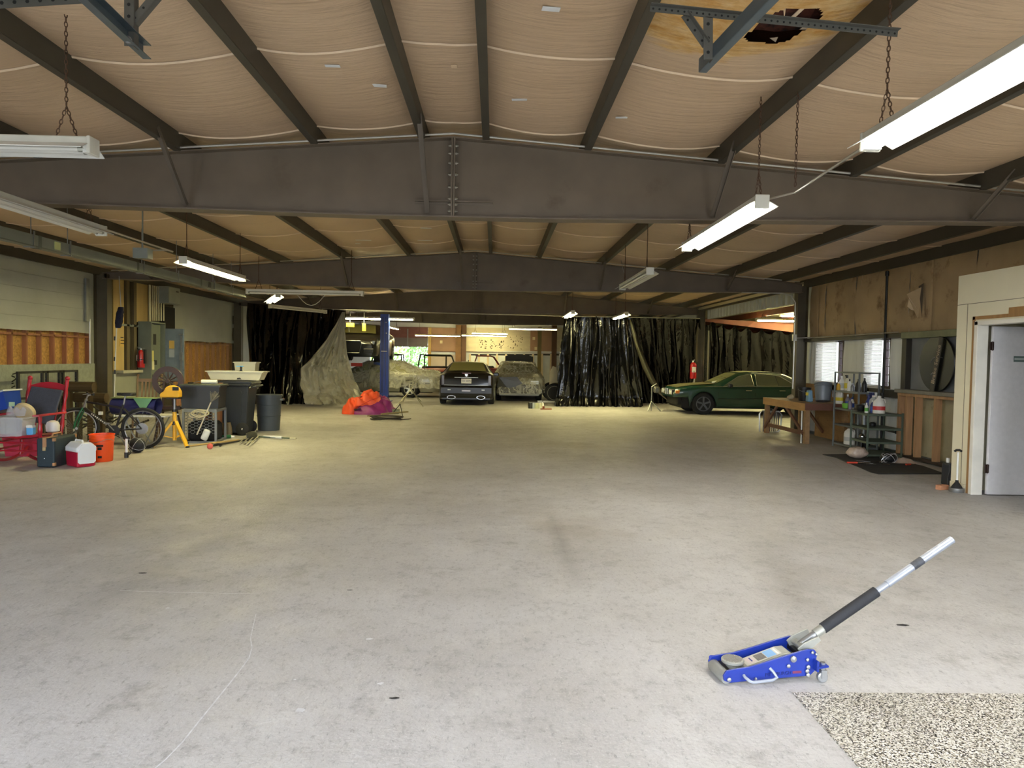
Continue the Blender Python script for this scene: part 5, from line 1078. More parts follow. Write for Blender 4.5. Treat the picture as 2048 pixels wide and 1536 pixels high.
MB().bb((x1-.03, y0-.2, .02), (x1-.0, y1-.7, .72)).build('back_panel', PLB, wbq, world=True)
bp = tag(MB().bb((XW-.10, 13.1, zb+.01), (XW-.07, 15.8, 1.12)).build('splash_board', PLB), 'plywood splash board standing at the back of the workbench', 'plywood')
tag(MB().cyl(G(1602,886), G(1602,886)+Vector((0,0,.76)), .012).build('white_pole', WHITEP), 'thin white pole propped before the workbench', 'pole')
# aluminium folding table leaning at the bench
fr = thing('folded_camp_table', 'folded aluminium camp table with striped top leaning on the bench leg', 'camp table', (5.95, 15.9, 0))
P = lambda u, v: PY(u, v, 15.9)
c = [P(1519,862), P(1519,828), P(1524,822), P(1558,823), P(1563,829), P(1561,858), P(1556,864), P(1524,866)]
MB().tube(c, .018, 8, closed=True).build('frame', mat('alu_frame', (200,202,204), .35, .5), fr, world=True, smooth=True)
for k in range(8):
    a = P(1526+k*4.2, 863); b = P(1526+k*4.2+3.4, 825); MB().bb((a.x, 15.91, a.z), (b.x, 15.925, b.z)).build('slat', mat('slat_dark', (84,78,82), .5) if k % 2 else mat('slat_grey', (132,126,128), .5), fr, world=True)
MB().tube([P(1535,822), P(1537,818), P(1545,818), P(1547,822)], .01, 6).build('handle', MATS['alu_frame'], fr, world=True)
# buckets and jugs on the bench
def pail(label, loc, r, h, m, tilt=0, rz=0, name='bucket'):
    t = thing(name, label, 'bucket', loc, rz); X = rotm('Y', tilt)
    MB().lathe([(r*.82,0),(r*.84,.01),(r*.97,h*.8),(r*1.02,h*.81),(r*1.02,h*.85),(r*.98,h*.86),(r*.99,h*.92),(r*1.05,h*.93),(r*1.05,h),(r*.95,h),(r*.8,.02)], n=24, M=X).build('pail', m, t, smooth=True)
    MB().tube([X @ Vector((r*1.03*math.cos(a), r*1.03*math.sin(a), h*.88-.5*r*abs(math.sin(a)))) for a in [PI+PI*i/12 for i in range(13)]], .004, 5).build('bail_handle', GALV, t)
    return t
g = pail('grey plastic bucket tipped over on the workbench', (6.55, 13.98, zb+.03), .165, .36, mat('bucket_grey', (110,118,128), .35, 0, .06, 4), .22, 1.2); MB().box((-.02,-.17,.16), (.13,.012,.14)).build('label_sheet', mat('grey_label', (168,172,178), .5), g)
pail('black bucket standing beside the grey one on the workbench', (6.42, 14.55, zb), .13, .28, BLACK)
def jug(label, loc, h, m, lab=None, cap=None, rz=0, name='jug', group=None, cat='jug', handle=True):
    t = thing(name, label, cat, loc, rz, group); w = h*.29
    MB().lathe([(w*.9,0),(w,.02*h),(w,.58*h),(w*.85,.72*h),(w*.4,.86*h),(w*.32,.9*h)], n=14, M=Matrix.Diagonal((1.1,.8,1))).build('jug_body', m, t, smooth=True)
    MB().lathe([(w*.36,.9*h),(w*.36,h),(w*.3,h)], n=10).build('cap', cap or WHITEP, t)
    if handle: MB().tube([(w*.4,0,.84*h),(w*.95,0,.82*h),(w*1.1,0,.66*h),(w*1.0,0,.55*h)], h*.03, 6).build('handle', m, t)
    if lab: MB().lathe([(w*1.01,.2*h),(w*1.01,.42*h)], n=14, M=Matrix.Diagonal((1.1,.8,1))).build('label_wrap', lab, t, smooth=True)
    return t
WJ = mat('jug_white', (226,224,216), .4); LY = mat('label_yellow', (226,206,60), .5); LB_ = mat('label_blue', (40,70,150), .4); LR = mat('label_red', (200,60,60), .5)
jug('white jug with a yellow label at the right end of the workbench', (6.75, 13.72, zb), .30, WJ, LY, rz=-PI/2)
bx = thing('supply_bag', 'yellow and blue printed bag leaning on the grey bucket', 'bag', (6.38, 14.22, zb)); MB().box((0,0,.12), (.1,.16,.24), tp=.8).build('bag', mat('bag_blue', (120,160,186), .6), bx, bevel=.02); MB().box((-.045,0,.16), (.02,.1,.06)).build('bag_print', LY, bx)
tag(MB().ball((6.3,14.95,zb+.05), .06, sc=(1.2,1,.8)).ball((6.36,15.05,zb+.06), .05).build('rag', mat('beige_rag', (170,160,130), .9), smooth=True), 'beige rag left of the black bucket on the workbench', 'rag')
# galvanised stove pipe behind the shelves
tag(MB().tube([(6.93,13.1,.0),(6.93,13.1,.84)], .05, 12).build('stove_pipe', GALV, smooth=True), 'galvanised pipe standing behind the tall shelf', 'pipe')
# shelving
def shelving(name, label, x0, x1, y0, y1, zs, ztop, m, rz=0, mid=False):
    cx, cy = (x0+x1)/2, (y0+y1)/2; t = thing(name, label, 'shelf', (cx, cy, 0), rz); w, d = (x1-x0)/2, (y1-y0)/2
    for x in (-w, w):
        for y in (-d, d): MB().bb((x-.018, y-.002, 0), (x+.018, y+.002, ztop)).bb((x-.002, y-.018, 0), (x+.002, y+.018, ztop)).build('upright', m, t)
    for z in zs: MB().bb((-w, -d, z-.004), (w, d, z)).bb((-w, -d, z-.035), (-w+.004, d, z)).bb((w-.004, -d, z-.035), (w, d, z)).bb((-w, -d, z-.035), (w, -d+.004, z)).bb((-w, d-.004, z-.035), (w, d, z)).build('shelf_board', m, t)
    return t
s1 = shelving('metal_shelf', 'tall grey metal shelf standing beside the workbench', 6.5, 6.86, 12.5, 13.4, (.08,.44,.74,1.07), 1.42, mat('shelf_grey', (128,132,130), .45, .4, .1, 6))
MB().bar((-.18,-.45,1.41), (-.18,.45,1.41), .01, .025).bar((.18,-.45,1.41), (.18,.45,1.41), .01, .025).bar((-.18,-.45,1.41), (.18,-.45,1.41), .01, .025).bar((-.18,.45,1.41), (.18,.45,1.41), .01, .025).build('top_rim', MATS['shelf_grey'], s1)
shelving('metal_shelf', 'low olive green metal shelf crowded with bottles', 6.29, 6.86, 11.72, 12.34, (.06,.27,.50,.74), .76, mat('shelf_olive', (92,104,90), .5, .2, .1, 6), -.05)
def bottle(label, u, v, X, z, h, m, cap=BLACK, lab=None, r=.28, spray=False, grp='bottles on the shelves'):
    p = PXP(u, v, X); t = thing('bottle', label, 'bottle', (X, p.y, z), 0, grp); w = h*r*.62
    MB().lathe([(w,0),(w*1.02,.03*h),(w,.6*h),(w*.5,.78*h),(w*.35,.84*h)], n=12).build('bottle_body', m, t, smooth=True)
    MB().lathe([(w*.4,.84*h),(w*.38,h)], n=8).build('cap', cap, t)
    if spray: MB().bb((-w*.3,-w*.2,.94*h), (w*.3,w*1.2,1.04*h)).bar((0,w*.8,.95*h), (0,w*1.0,.8*h), .01, .01).build('trigger', cap, t)
    if lab: MB().lathe([(w*1.03,.15*h),(w*1.03,.5*h)], n=12).build('label_wrap', lab, t, smooth=True)
    return t
LG = mat('label_green', (96,170,70), .5); CLJ = mat('clear_jug', (206,210,210), .25, alpha=.7); NV = mat('navy_plastic', (30,44,110), .4)
PURP = mat('mauve_bottle', (120,112,124), .4)
bottle('white bottle at the left of the tall shelf top row', 1683, 770, 6.62, 1.07, .27, WJ, WHITEP, mat('label_grey', (190,192,190), .5))
bottle('cream spray bottle with black trigger on the tall shelf top row', 1694, 770, 6.66, 1.07, .28, mat('cream_bottle', (226,220,190), .4), BLACK, LY, spray=True)
bottle('amber oil bottle low at the left of the tall shelf top row', 1677, 776, 6.56, 1.07, .15, mat('amber', (206,160,40), .4), WHITEP, None, .4)
bottle('white squeeze bottle in the middle of the tall shelf top row', 1699, 772, 6.56, 1.07, .22, WJ, BLACK)
bottle('small silver can on the tall shelf top row', 1705, 776, 6.60, 1.07, .15, GALV, GALV, None, .4)
bottle('black bottle, left of the pair on the tall shelf', 1717, 770, 6.66, 1.07, .23, BLACK, BLACK, None, .34)
bottle('black bottle, right of the pair on the tall shelf', 1729, 770, 6.66, 1.07, .25, BLACK, BLACK, None, .28)
mg = thing('green_mug', 'lime green mug at the left of the low shelf top', 'mug', (6.53, 12.98, .74)); MB().lathe([(.05,0),(.075,.02),(.085,.1),(.08,.1),(.06,.02)], n=18).build('cup', mat('lime', (110,176,60), .4), mg, smooth=True); MB().tube([(.0,.08,.08),(0,.13,.07),(0,.12,.03),(0,.07,.03)], .008, 6).build('handle', MATS['lime'], mg)
bottle('tall mauve bottle behind the lime green mug', 1695, 810, 6.66, .74, .26, PURP, mat('white_cap', (230,230,230), .4), LB_)
bottle('blue and white spray can beside the black pot', 1704, 812, 6.60, .74, .22, WJ, LB_, LB_)
bottle('mauve can with a navy cap beside the spray can', 1700, 815, 6.52, .74, .2, PURP, NV)
tag(MB().lathe([(.05,0),(.075,.03),(.075,.09),(.05,.11),(.02,.12)], (6.5,12.42,.74), 16).build('black_pot', BLACK, smooth=True), 'squat black pot between the bottles on the shelves', 'pot')
jug('clear gallon jug on the low shelf', (6.62, 12.22, .74), .29, CLJ, None, WHITEP, -.8, group='jugs on the shelves')
bottle('small bottle with a green label before the clear jug', 1733, 815, 6.40, .74, .17, WJ, WHITEP, LG)
bottle('navy spray bottle, left one behind the green labelled bottle', 1737, 812, 6.56, .74, .29, NV, NV, None, spray=True)
bottle('navy spray bottle, right one behind the white jug', 1744, 812, 6.70, .74, .32, NV, NV, LB_, .34, spray=True)
bottle('blue labelled bottle pressed against the white jug', 1745, 816, 6.48, .74, .22, NV, WHITEP, LB_)
jug('white gallon jug with a red label at the right of the low shelf', (6.52, 11.86, .74), .30, WJ, LR, WHITEP, -.6, group='jugs on the shelves')
bottle('small white tube behind the red labelled jug', 1752, 800, 6.78, .74, .33, WJ, WHITEP)
jug('tall white jug on the bottom board of the tall shelf', (6.6, 12.98, .08), .33, WJ, mat('label_grey', (190,192,190), .5), BLACK, -1, group='jugs on the shelves')
tag(MB().lathe([(.05,0),(.06,.02),(.06,.05),(.03,.07)], (6.55,12.1,.5), 14).build('tape_measure', BLACK, smooth=True), 'black round tin on the second board of the low shelf', 'tin')
cb_ = thing('clamp_bar', 'black hooked bar sticking out from the white wall facing', 'bar', (6.95, 12.3, .42)); MB().bar((6.92,12.42,.42), (6.92,12.02,.41), .03, .035).build('bar', BLACK, cb_, world=True); MB().ball((6.92,12.01,.41), .03).build('end_knob', BLACK, cb_, world=True)
# mat
mp = [G(u, v) for u, v in ((1645,910),(1672,916),(1690,924),(1715,934),(1740,945),(1757,949),(1825,949),(1890,949),(1865,940),(1845,933),(1800,924),(1760,914),(1720,909))]
b = MB(); k = len(mp); b.add([(p.x, p.y, .002) for p in mp]+[(p.x, p.y, .014) for p in mp], [tuple(range(k-1, -1, -1)), tuple(range(k, 2*k))]+[(i, (i+1) % k, k+(i+1) % k, k+i) for i in range(k)])
tag(b.build('rubber_mat', mat('mat_rubber', (40,40,40), .75, 0, .15, 8)), 'black rubber mat on the floor before the shelves', 'mat')
bg_ = thing('plastic_bag', 'crumpled clear plastic bag on the black mat', 'bag', G(1714,918)+Vector((0,0,.014)))
MB().ball((0,0,.09), .15, 18, 12, (1.1,.9,.6)).build('bag', mat('bag_clear', (196,176,160), .3, 0, .15, 14, bump=1, bs=16, alpha=.8), bg_, smooth=True)
for v in bg_.children[0].data.vertices: v.co *= 1+.25*nz(v.co.x*16, v.co.y*16, v.co.z*16); v.co.z = max(.0, v.co.z)
fn = thing('shop_fan', 'small chrome and black lamp head standing behind the plastic bag', 'lamp', G(1722,905)+Vector((0,0,.014))); MB().lathe([(.09,0),(.07,.02),(.03,.05),(.03,.2)], n=14).build('base', BLACK, fn, smooth=True); MB().ball((0,-.02,.27), .06).build('head', CHROME, fn, smooth=True); MB().ball((.1,.03,.16), .09, sc=(.8,.8,1.2)).build('motor', BLACK, fn, smooth=True)
hl = thing('cable_bundle', 'black and silver bundle of cable on the black mat', 'cable', G(1776,928)+Vector((0,0,.014))); MB().ball((0,0,.085), .12, sc=(1.1,.8,.75)).build('bag', BLACK, hl, smooth=True)
b = MB(); b.tube([(.11*math.cos(a)*(1+.2*math.sin(a*.37))-.02, -.06-.03*math.sin(a*.7), .09+.07*math.sin(a*1.3+.5)) for a in [.35*i for i in range(80)]], .005, 4); b.build('silver_wire', mat('silver_wire', (196,196,200), .3, .6), hl)
tag(MB().grid(lambda u, v: G(1806,925,.02)+Vector((-.2+.42*u, -.1+.2*v, .07*math.sin(PI*u)*math.sin(PI*v)*(1+.8*nz(u*5, v*5, 1)))), 14, 10).build('plastic_wrap', mat('bag_clear', (196,176,160)), smooth=True), 'flat clear plastic wrap right of the cable bundle', 'plastic')
for k, (a, b2, lab) in enumerate(((( 1694,925),(1740,926),'red-handled tool lying at the left edge of the mat'),((1812,929),(1832,928),'short red-handled tool at the right of the cable bundle'))):
    t = thing('hand_tool', lab, 'tool', G(*a)+Vector((0,0,.014))); p, q = G(a[0], a[1], .03), G(b2[0], b2[1], .03); m_ = p.lerp(q, .45)
    MB().cyl(p, m_, .014).build('grip', mat('red_grip', (196,62,40), .5), t, world=True); MB().cyl(m_, q, .007).build('shaft', CHROME, t, world=True)
b = MB()
for k in range(7): p = G(R.uniform(1725,1770), R.uniform(921,930), .025); b.tube([p, p+Vector((R.uniform(-.2,.3), R.uniform(-.15,.15), 0))], .006, 5)
tag(b.build('loose_rods', CHROME), 'scatter of thin bright rods on the black mat', 'rods', kind='stuff')
# plunger, jug, brick at the office corner
pgl = thing('hand_plunger', 'white-shafted black plunger standing in a steel ring', 'plunger', G(1913,984)); MB().lathe([(.082,0),(.086,.01),(.086,.05),(.08,.055),(.07,.05),(.068,.01)], n=24).build('steel_ring', GALV, pgl, smooth=True); MB().lathe([(.066,.012),(.062,.06),(.045,.09),(.02,.125),(.016,.15)], n=20).build('rubber_cup', RUBBER, pgl, smooth=True); MB().cyl((0,0,.14), (0,.0,.50), .011).build('shaft', WHITEP, pgl); MB().tube([(-.045,0,.51),(-.02,0,.525),(.02,0,.525),(.045,0,.51)], .014, 7).build('grip', BLACK, pgl)
bj = thing('oil_jug', 'black oil jug standing at the office corner', 'jug', (5.98, 9.12, 0)); MB().box((0,0,.15), (.12,.19,.30), tp=.92).build('jug_body', mat('jug_black', (34,38,46), .35), bj, bevel=.025, seg=2); MB().cyl((0,.04,.3), (0,.04,.36), .022).build('cap', WHITEP, bj); MB().tube([(-.04,-.09,.24),(-.10,-.12,.12),(-.10,-.13,.01)], .006, 5).build('hose', BLACK, bj)
bk_ = thing('brick', 'worn orange brick lying beside the plunger', 'brick', G(1884,979), .4); MB().box((0,0,.03), (.15,.08,.06)).build('brick_body', mat('brick_clay', (186,130,96), .85, 0, .2, 14), bk_, bevel=.006); MB().cyl((-.02,-.0,.058), (-.02,0,.0605), .012).cyl((.03,0,.058), (.03,0,.0605), .012).build('core_hole', DARK, bk_)
# ================================================================== VEHICLES
def interp(tb, x):
    if x <= tb[0][0]: return tb[0][1]
    for (a, p), (b, q) in zip(tb, tb[1:]):
        if x <= b:
            f = (x-a)/(b-a); return p+(q-p)*f
    return tb[-1][1]
def smooth_tab(tb, x, w=.06): return sum(interp(tb, x+w*k/3)*c for k, c in zip((-3,-2,-1,0,1,2,3), (1,2,3,4,3,2,1)))/16
GLASS = mat('car_glass_sheen', (104,108,84), .12, 0, .05, 3, spec=.8); TRIM = mat('bright_trim', (206,204,180), .25, .7); LAMPW = mat('lamp_lens', (200,204,206), .15, 0, .05, 20, spec=.8); LAMPR = mat('tail_red', (120,12,14), .2, 0, .1, 8, spec=.8); AMBER = mat('amber_lens', (220,130,40), .3)  # the glass colour carries a painted olive reflection
class Car:
    def __init__(s, name, label, loc, rz, top, belt, width, roofw, arches, paint, sill=.2, rim='star', rimm=None, wr=.315, z0=0, cat='car', cover=False, tyres=True, cut=()):
        s.cut = cut
        s.t = thing(name, label, cat, (loc[0], loc[1], z0), rz); s.top, s.belt, s.wd, s.rw, s.ar, s.sill = top, belt, width, roofw, arches, sill
        x0, x1 = top[0][0], top[-1][0]; s.x0, s.x1 = x0, x1
        xs = [x0+(x1-x0)*k/90 for k in range(91)]
        b = MB(); nk = 17
        for x in xs: b.v += s.sec(x)
        b.f = [(i*nk+j, i*nk+j+1, (i+1)*nk+j+1, (i+1)*nk+j) for i in range(90) for j in range(nk-1)]+[tuple(range(nk-1, -1, -1)), tuple(90*nk+j for j in range(nk))]
        b.mi = [0]*len(b.f); s.body = b.build('body', paint, s.t, smooth=True)
        W2 = interp(width, 0)
        MB().bb((x0+.25, -W2+.16, sill-.04), (x1-.25, W2-.16, sill+.42)).build('underbody', DARK, s.t)
        if tyres:
            for xc, zc, ra in arches:
                for sd in (-1, 1): s.wheel(xc, sd*(interp(width, xc)-.12), zc, wr, rim, rimm, sd)
    def sec(s, x):
        w, rw = smooth_tab(s.wd, x), smooth_tab(s.rw, x); zt, zb = smooth_tab(s.top, x), smooth_tab(s.belt, x); zb = min(zb, zt-.02); lo = s.sill
        for xc, zc, ra in s.ar:
            if abs(x-xc) < ra: lo = max(lo, zc+math.sqrt(ra*ra-(x-xc)**2))
        for xa, xb, zc in s.cut:
            if xa < x < xb: lo = max(lo, zc)
        lo = min(lo, zb-.06)
        h = zb-lo; q = min(.05, (zt-zb)*.4)
        half = [(w*.95, lo), (w*.985, lo+h*.12), (w, lo+h*.5), (w*.99, lo+h*.82), (w*.955, zb), (rw*1.02, zt-q), (rw*.9, zt-q*.25), (rw*.5, zt), (0, zt+.012)]
        s.half = half
        return [Vector((x, -y, z)) for y, z in half]+[Vector((x, y, z)) for y, z in reversed(half[:-1])]
    def side(s, x, t, sd, off=.006):        # point on the cabin side, t 0 at the belt, 1 at the roof edge
        s.sec(x); a, b = s.half[4], s.half[5]; return Vector((x, sd*(a[0]+(b[0]-a[0])*t+off), a[1]+(b[1]-a[1])*t))
    def low(s, x, f, sd, off=.004):         # point on the body side, f 0 at the sill, 1 at the belt
        s.sec(x); h = s.half[:5]; zs = [q[1] for q in h]; z = zs[0]+(zs[-1]-zs[0])*f
        for (a, p), (b, q) in zip([(q[1], q[0]) for q in h], [(q[1], q[0]) for q in h][1:]):
            if z <= b+1e-9: return Vector((x, sd*(p+(q-p)*((z-a)/(b-a+1e-9))+off), z))
        return Vector((x, sd*(h[-1][0]+off), z))
    def window(s, pts, sd, m=GLASS, name='side_window', trim=True):   # pts: (x, t) polygon
        P = [s.side(x, t, sd) for x, t in pts]; k = len(P); c = sum(P, Vector())/k
        w = MB().add([c]+P, [(0, 1+i, 1+(i+1) % k) for i in range(k)]).build(name, m, s.t)
        if trim: MB().tube([s.side(x, t, sd, .008) for x, t in pts], .009, 5, closed=True).build('window_trim', TRIM if trim is True else trim, w)
        return w
    def screen(s, xa, xb, name, m=GLASS, k=.86):
        return MB().grid(lambda u, v: Vector((xa+(xb-xa)*v, (2*u-1)*smooth_tab(s.rw, xa+(xb-xa)*v)*k, smooth_tab(s.top, xa+(xb-xa)*v)+.020-.018*abs(2*u-1)**3)), 10, 6).build(name, m, s.t, smooth=True)
    def line(s, pts, sd, r, m, name):       # pts: (x, f) on the body side
        return MB().tube([s.low(x, f, sd) for x, f in pts], r, 5).build(name, m, s.t)
    def wheel(s, xc, y, zc, r, rim, rm, sd):
        c = Vector((xc, y, zc)); w = MB().lathe([(r*.64,-.10),(r*.93,-.10),(r,-.075),(r,.075),(r*.93,.10),(r*.64,.10)], c, 30, 'y').build('tyre', RUBBER, s.t, smooth=True)
        rm = rm or GALV; yo = sd*.106
        MB().lathe([(r*.66,-.02),(r*.66,.02),(r*.6,.025*sd if sd > 0 else .02)], c+Vector((0,yo*.9,0)), 28, 'y').build('rim_ring', rm, w, smooth=True) if False else None
        MB().tube([c+Vector((r*.63*math.cos(a), yo, r*.63*math.sin(a))) for a in [2*PI*i/28 for i in range(28)]], r*.05, 6, closed=True).build('rim_lip', rm, w, smooth=True)
        MB().lathe([(r*.6,-.005),(r*.6,.005)], c+Vector((0,yo*.4,0)), 24, 'y').build('rim_dish', DARK, w)
        for k in range(5):
            a = 2*PI*k/5+.3; d = Vector((math.cos(a), 0, math.sin(a))); MB().bar(c+d*r*.08+Vector((0,yo*.9,0)), c+d*r*.62+Vector((0,yo,0)), r*.16, .03, (0,1,0)).build('spoke', rm, w)
        MB().lathe([(r*.13,-.03),(r*.13,.03)], c+Vector((0,yo*.9,0)), 14, 'y').build('hub_cap', rm, w)

GRN = mat('dark_green_paint', (20,60,46), .3, 0, .08, 3, coat=.6); BLKC = mat('black_paint', (9,9,11), .3, 0, .1, 3, coat=.35)
AR = [(-1.38,.315,.365),(1.38,.315,.365)]
TOP = [(-2.48,.86),(-2.44,.99),(-2.2,1.03),(-1.72,1.05),(-1.1,1.36),(-.7,1.405),(-.1,1.41),(.28,1.37),(.98,.99),(1.7,.93),(2.1,.86),(2.2,.80),(2.25,.66)]
BELT = [(-2.48,.82),(-2.2,.92),(-1.6,.95),(0,.93),(1.0,.91),(1.8,.87),(2.1,.80),(2.25,.62)]
WID = [(-2.48,.74),(-2.3,.82),(-1.6,.87),(0,.875),(1.5,.865),(2.05,.82),(2.25,.74)]
ROW = [(-2.48,.70),(-2.2,.74),(-1.75,.72),(-1.1,.60),(-.1,.615),(.3,.60),(.98,.72),(1.8,.72),(2.25,.66)]
LOWR = lambda tb: [(x, round(.3+(z-.3)*.885, 3)) for x, z in tb]
TOPG, BELTG = LOWR(TOP), LOWR(BELT)
# green sedan seen from its left flank, nose to the left of the photo
gcar = Car('green_sedan', 'dark green sedan with black star wheels parked before the curtain', (7.55, 21.62), PI, TOPG, BELTG, WID, ROW, AR, GRN, .22, 'star', mat('dark_rim', (96,98,102), .4, .4), .325, cut=((1.78,2.4,.50),))
c = gcar
for sd in (1, -1):
    c.window([(.80,.03),(.30,.86),(.02,.93),(-.08,.93),(-.12,.03)], sd); c.window([(-.2,.03),(-.2,.93),(-.62,.95),(-.95,.86),(-1.2,.50),(-1.33,.2),(-1.25,.03)], sd)
    MB().tube([c.side(-.85,.03,sd,.012), c.side(-.80,.9,sd,.012)], .008, 5).build('quarter_bar', BLACK, c.t)
    c.line([(2.0,.98),(1.2,.985),(.2,.985),(-1.0,.985),(-1.6,.985),(-2.3,.97)], sd, .008, TRIM if sd == 1 else BLACK, 'belt_trim')
    c.line([(.95,.40),(0,.42),(-.95,.42)], sd, .012, mat('rub_strip', (60,66,60), .5), 'rub_strip')
    for x in (.95, -.15, -1.05): c.line([(x,.98),(x,.6),(x,.05)], sd, .004, DARK, 'door_gap')
    c.line([(.95,.04),(-.95,.04)], sd, .006, DARK, 'sill_gap')
    for x in (.05,-.95): p = c.low(x,.80,sd,.02); MB().box(p, (.18,.02,.03)).build('door_handle', TRIM, c.t, bevel=.006)
    p = c.side(.62,.12,sd,.10); MB().box(p, (.12,.16,.12)).build('mirror', BLACK, c.t, bevel=.03, seg=2)
    MB().tube([Vector((1.38+.372*math.cos(a), sd*.868, .315+.372*math.sin(a))) for a in [.15+(PI-.3)*i/16 for i in range(17)]], .010, 6).build('arch_lip', GRN, c.t)
    p = c.low(2.12,.72,sd,.0); MB().box(p, (.16,.03,.10)).build('turn_lamp', AMBER, c.t, bevel=.008)
c.screen(.34,.94,'windscreen', mat('pale_olive_glass', (120,122,86), .35, 0, .1, 3)); c.screen(-1.66,-1.14,'rear_window')  # windscreen in a paler, rougher olive than the side glass
MB().grid(lambda u, v: Vector((1.0+1.14*v, (2*u-1)*(.70-.04*v), smooth_tab(TOPG, 1.0+1.14*v)+.018-.012*abs(2*u-1)**3)), 10, 12).build('bonnet', mat('dusty_bonnet', (96,92,62), .6, 0, .2, 3, c2=(60,64,44), c2t=.55), c.t, smooth=True)
MB().grid(lambda u, v: Vector((-1.05+1.3*v, (2*u-1)*.55, smooth_tab(TOPG, -1.05+1.3*v)+.016-.01*abs(2*u-1)**3)), 8, 8).build('pale_roof', mat('pale_roof', (132,136,100), .5, 0, .1, 3), c.t, smooth=True)  # paler olive panel laid over the roof
MB().bb((2.2,-.68,.55), (2.27,.68,.73)).build('nose_panel', mat('nose_dark', (40,44,40), .5), c.t, bevel=.02)
for y in (-.56,-.38,.38,.56): MB().lathe([(.075,0),(.075,.03),(.06,.04)], (2.25,y,.64), 16, 'x').build('headlamp', LAMPW, c.t, smooth=True)
for y in (-.1,.1): MB().bb((2.26,y-.07,.56), (2.29,y+.07,.73)).build('kidney_grille', CHROME if y > 5 else BLACK, c.t, bevel=.02); MB().tube([(2.29,y-.07,.56),(2.29,y+.07,.56),(2.29,y+.07,.73),(2.29,y-.07,.73)], .008, 5, closed=True).build('grille_frame', TRIM, c.t)
MB().bb((1.7,-.66,.26), (2.12,.66,.56)).build('bumper_beam', DARK, c.t, bevel=.03)
MB().tube([(.78,-.5,1.01),(.6,.1,1.11)], .01, 5).build('wiper', BLACK, c.t); MB().tube([(.9,-.1,.96),(.62,.5,1.1)], .01, 5).build('wiper', BLACK, c.t)
tag(MB().ball(Vector((6.75,21.3,.94)), .16, 14, 8, (1.2,.8,.35)).build('white_cloth', mat('white_rag', (206,208,206)), smooth=True), 'white cloth lying on the bonnet of the green sedan', 'cloth')
# engine stand parts left in front of the nose
es = thing('engine_parts', 'dark engine parts on a small stand before the sedan nose', 'engine', (5.0, 22.0, 0)); MB().tube([(-.1,0,0),(-.1,0,.75),(.05,0,.85)], .02, 6).tube([(-.25,-.2,0),(-.1,0,.3),(.15,-.2,0)], .02, 6).build('stand', GALV, es); MB().box((.04,0,.66), (.16,.2,.2)).build('block', mat('engine_grey', (90,90,86), .5, .3, .3, 9), es, bevel=.04)

# black sports sedan seen from behind
TOPC = [(-2.40,.80),(-2.36,1.02),(-2.25,1.08),(-1.85,1.10),(-.95,1.40),(-.3,1.42),(.2,1.38),(1.0,1.0),(1.9,.88),(2.3,.76),(2.4,.6)]
WIC = [(-2.40,.80),(-2.25,.88),(-1.5,.93),(0,.92),(1.5,.92),(2.1,.86),(2.4,.74)]; ROC = [(-2.40,.74),(-1.95,.74),(-.95,.58),(0,.60),(.25,.58),(1.0,.74),(2.4,.68)]; BEC = [(-2.40,.78),(-2.2,1.0),(-1.5,1.0),(0,.95),(1,.93),(2,.82),(2.4,.58)]
k = Car('black_sedan', 'black sports sedan seen from behind with a white licence plate', (-.92, 25.5), PI/2, TOPC, BEC, WIC, ROC, [(-1.46,.33,.37),(1.42,.33,.37)], BLKC, .2, 'star', GALV, .33)
k.screen(-1.82,-1.0,'rear_window', mat('olive_sheen_glass', (120,118,74), .25, 0, .06, 2, spec=.7), .88)  # olive reflection painted as the colour of the rear window
for sd in (1, -1):
    k.window([(.8,.05),(.25,.88),(-.1,.92),(-.15,.05)], sd, trim=BLACK); k.window([(-.25,.05),(-.25,.92),(-.9,.9),(-1.5,.3),(-1.45,.05)], sd, trim=BLACK)
    MB().bb((-2.405,sd*.76-.06,.66), (-2.33,sd*.76+.06,1.0)).build('tail_lamp', mat('smoked_lamp', (62,48,40), .2, 0, .1, 6, spec=.8), k.t, bevel=.02)
    MB().lathe([(.09,-.03),(.09,.03),(.075,.03)], (-2.42,sd*.48,.27), 16, 'x', Matrix.Diagonal((1,1.6,.7))).build('exhaust_tip', CHROME, k.t, smooth=True); MB().lathe([(.072,0),(.07,.002)], (-2.452,sd*.48,.27), 16, 'x', Matrix.Diagonal((1,1.6,.7))).build('exhaust_bore', DARK, k.t)
    MB().bb((-2.47,sd*.55-.05,.50), (-2.44,sd*.55+.05,.53)).build('reflector', LAMPW, k.t); p = k.side(.72,.15,sd,.12); MB().box(p, (.1,.2,.13)).build('mirror', BLKC, k.t, bevel=.03)
MB().prism([(-2.44,.30),(-2.46,.40),(-2.46,.60),(-2.40,.66),(-2.30,.66),(-2.30,.26),(-2.38,.22)], 1.68, (0,.84,0), (1,0,0), (0,0,1)).build('bumper', BLKC, k.t, bevel=.02, seg=2)
MB().bb((-2.43,-.72,.655), (-2.40,.72,.668)).build('bumper_trim', mat('dim_chrome', (150,150,140), .3, .6), k.t)
pl = MB().bb((-2.445,-.165,.72), (-2.43,.165,.88)).build('licence_plate', mat('plate_white', (214,212,206), .4), k.t, bevel=.006)
text('plate_characters', 'CE 2075', mat('plate_ink', (60,66,84), .5), pl, .085, WM[k.t] @ face((-2.448,0,.80), (0,-1,0), (0,0,1)), .001)
MB().bb((-2.43,-.38,.905), (-2.405,.38,.925)).build('trunk_bar', mat('dim_chrome', (150,150,140)), k.t)
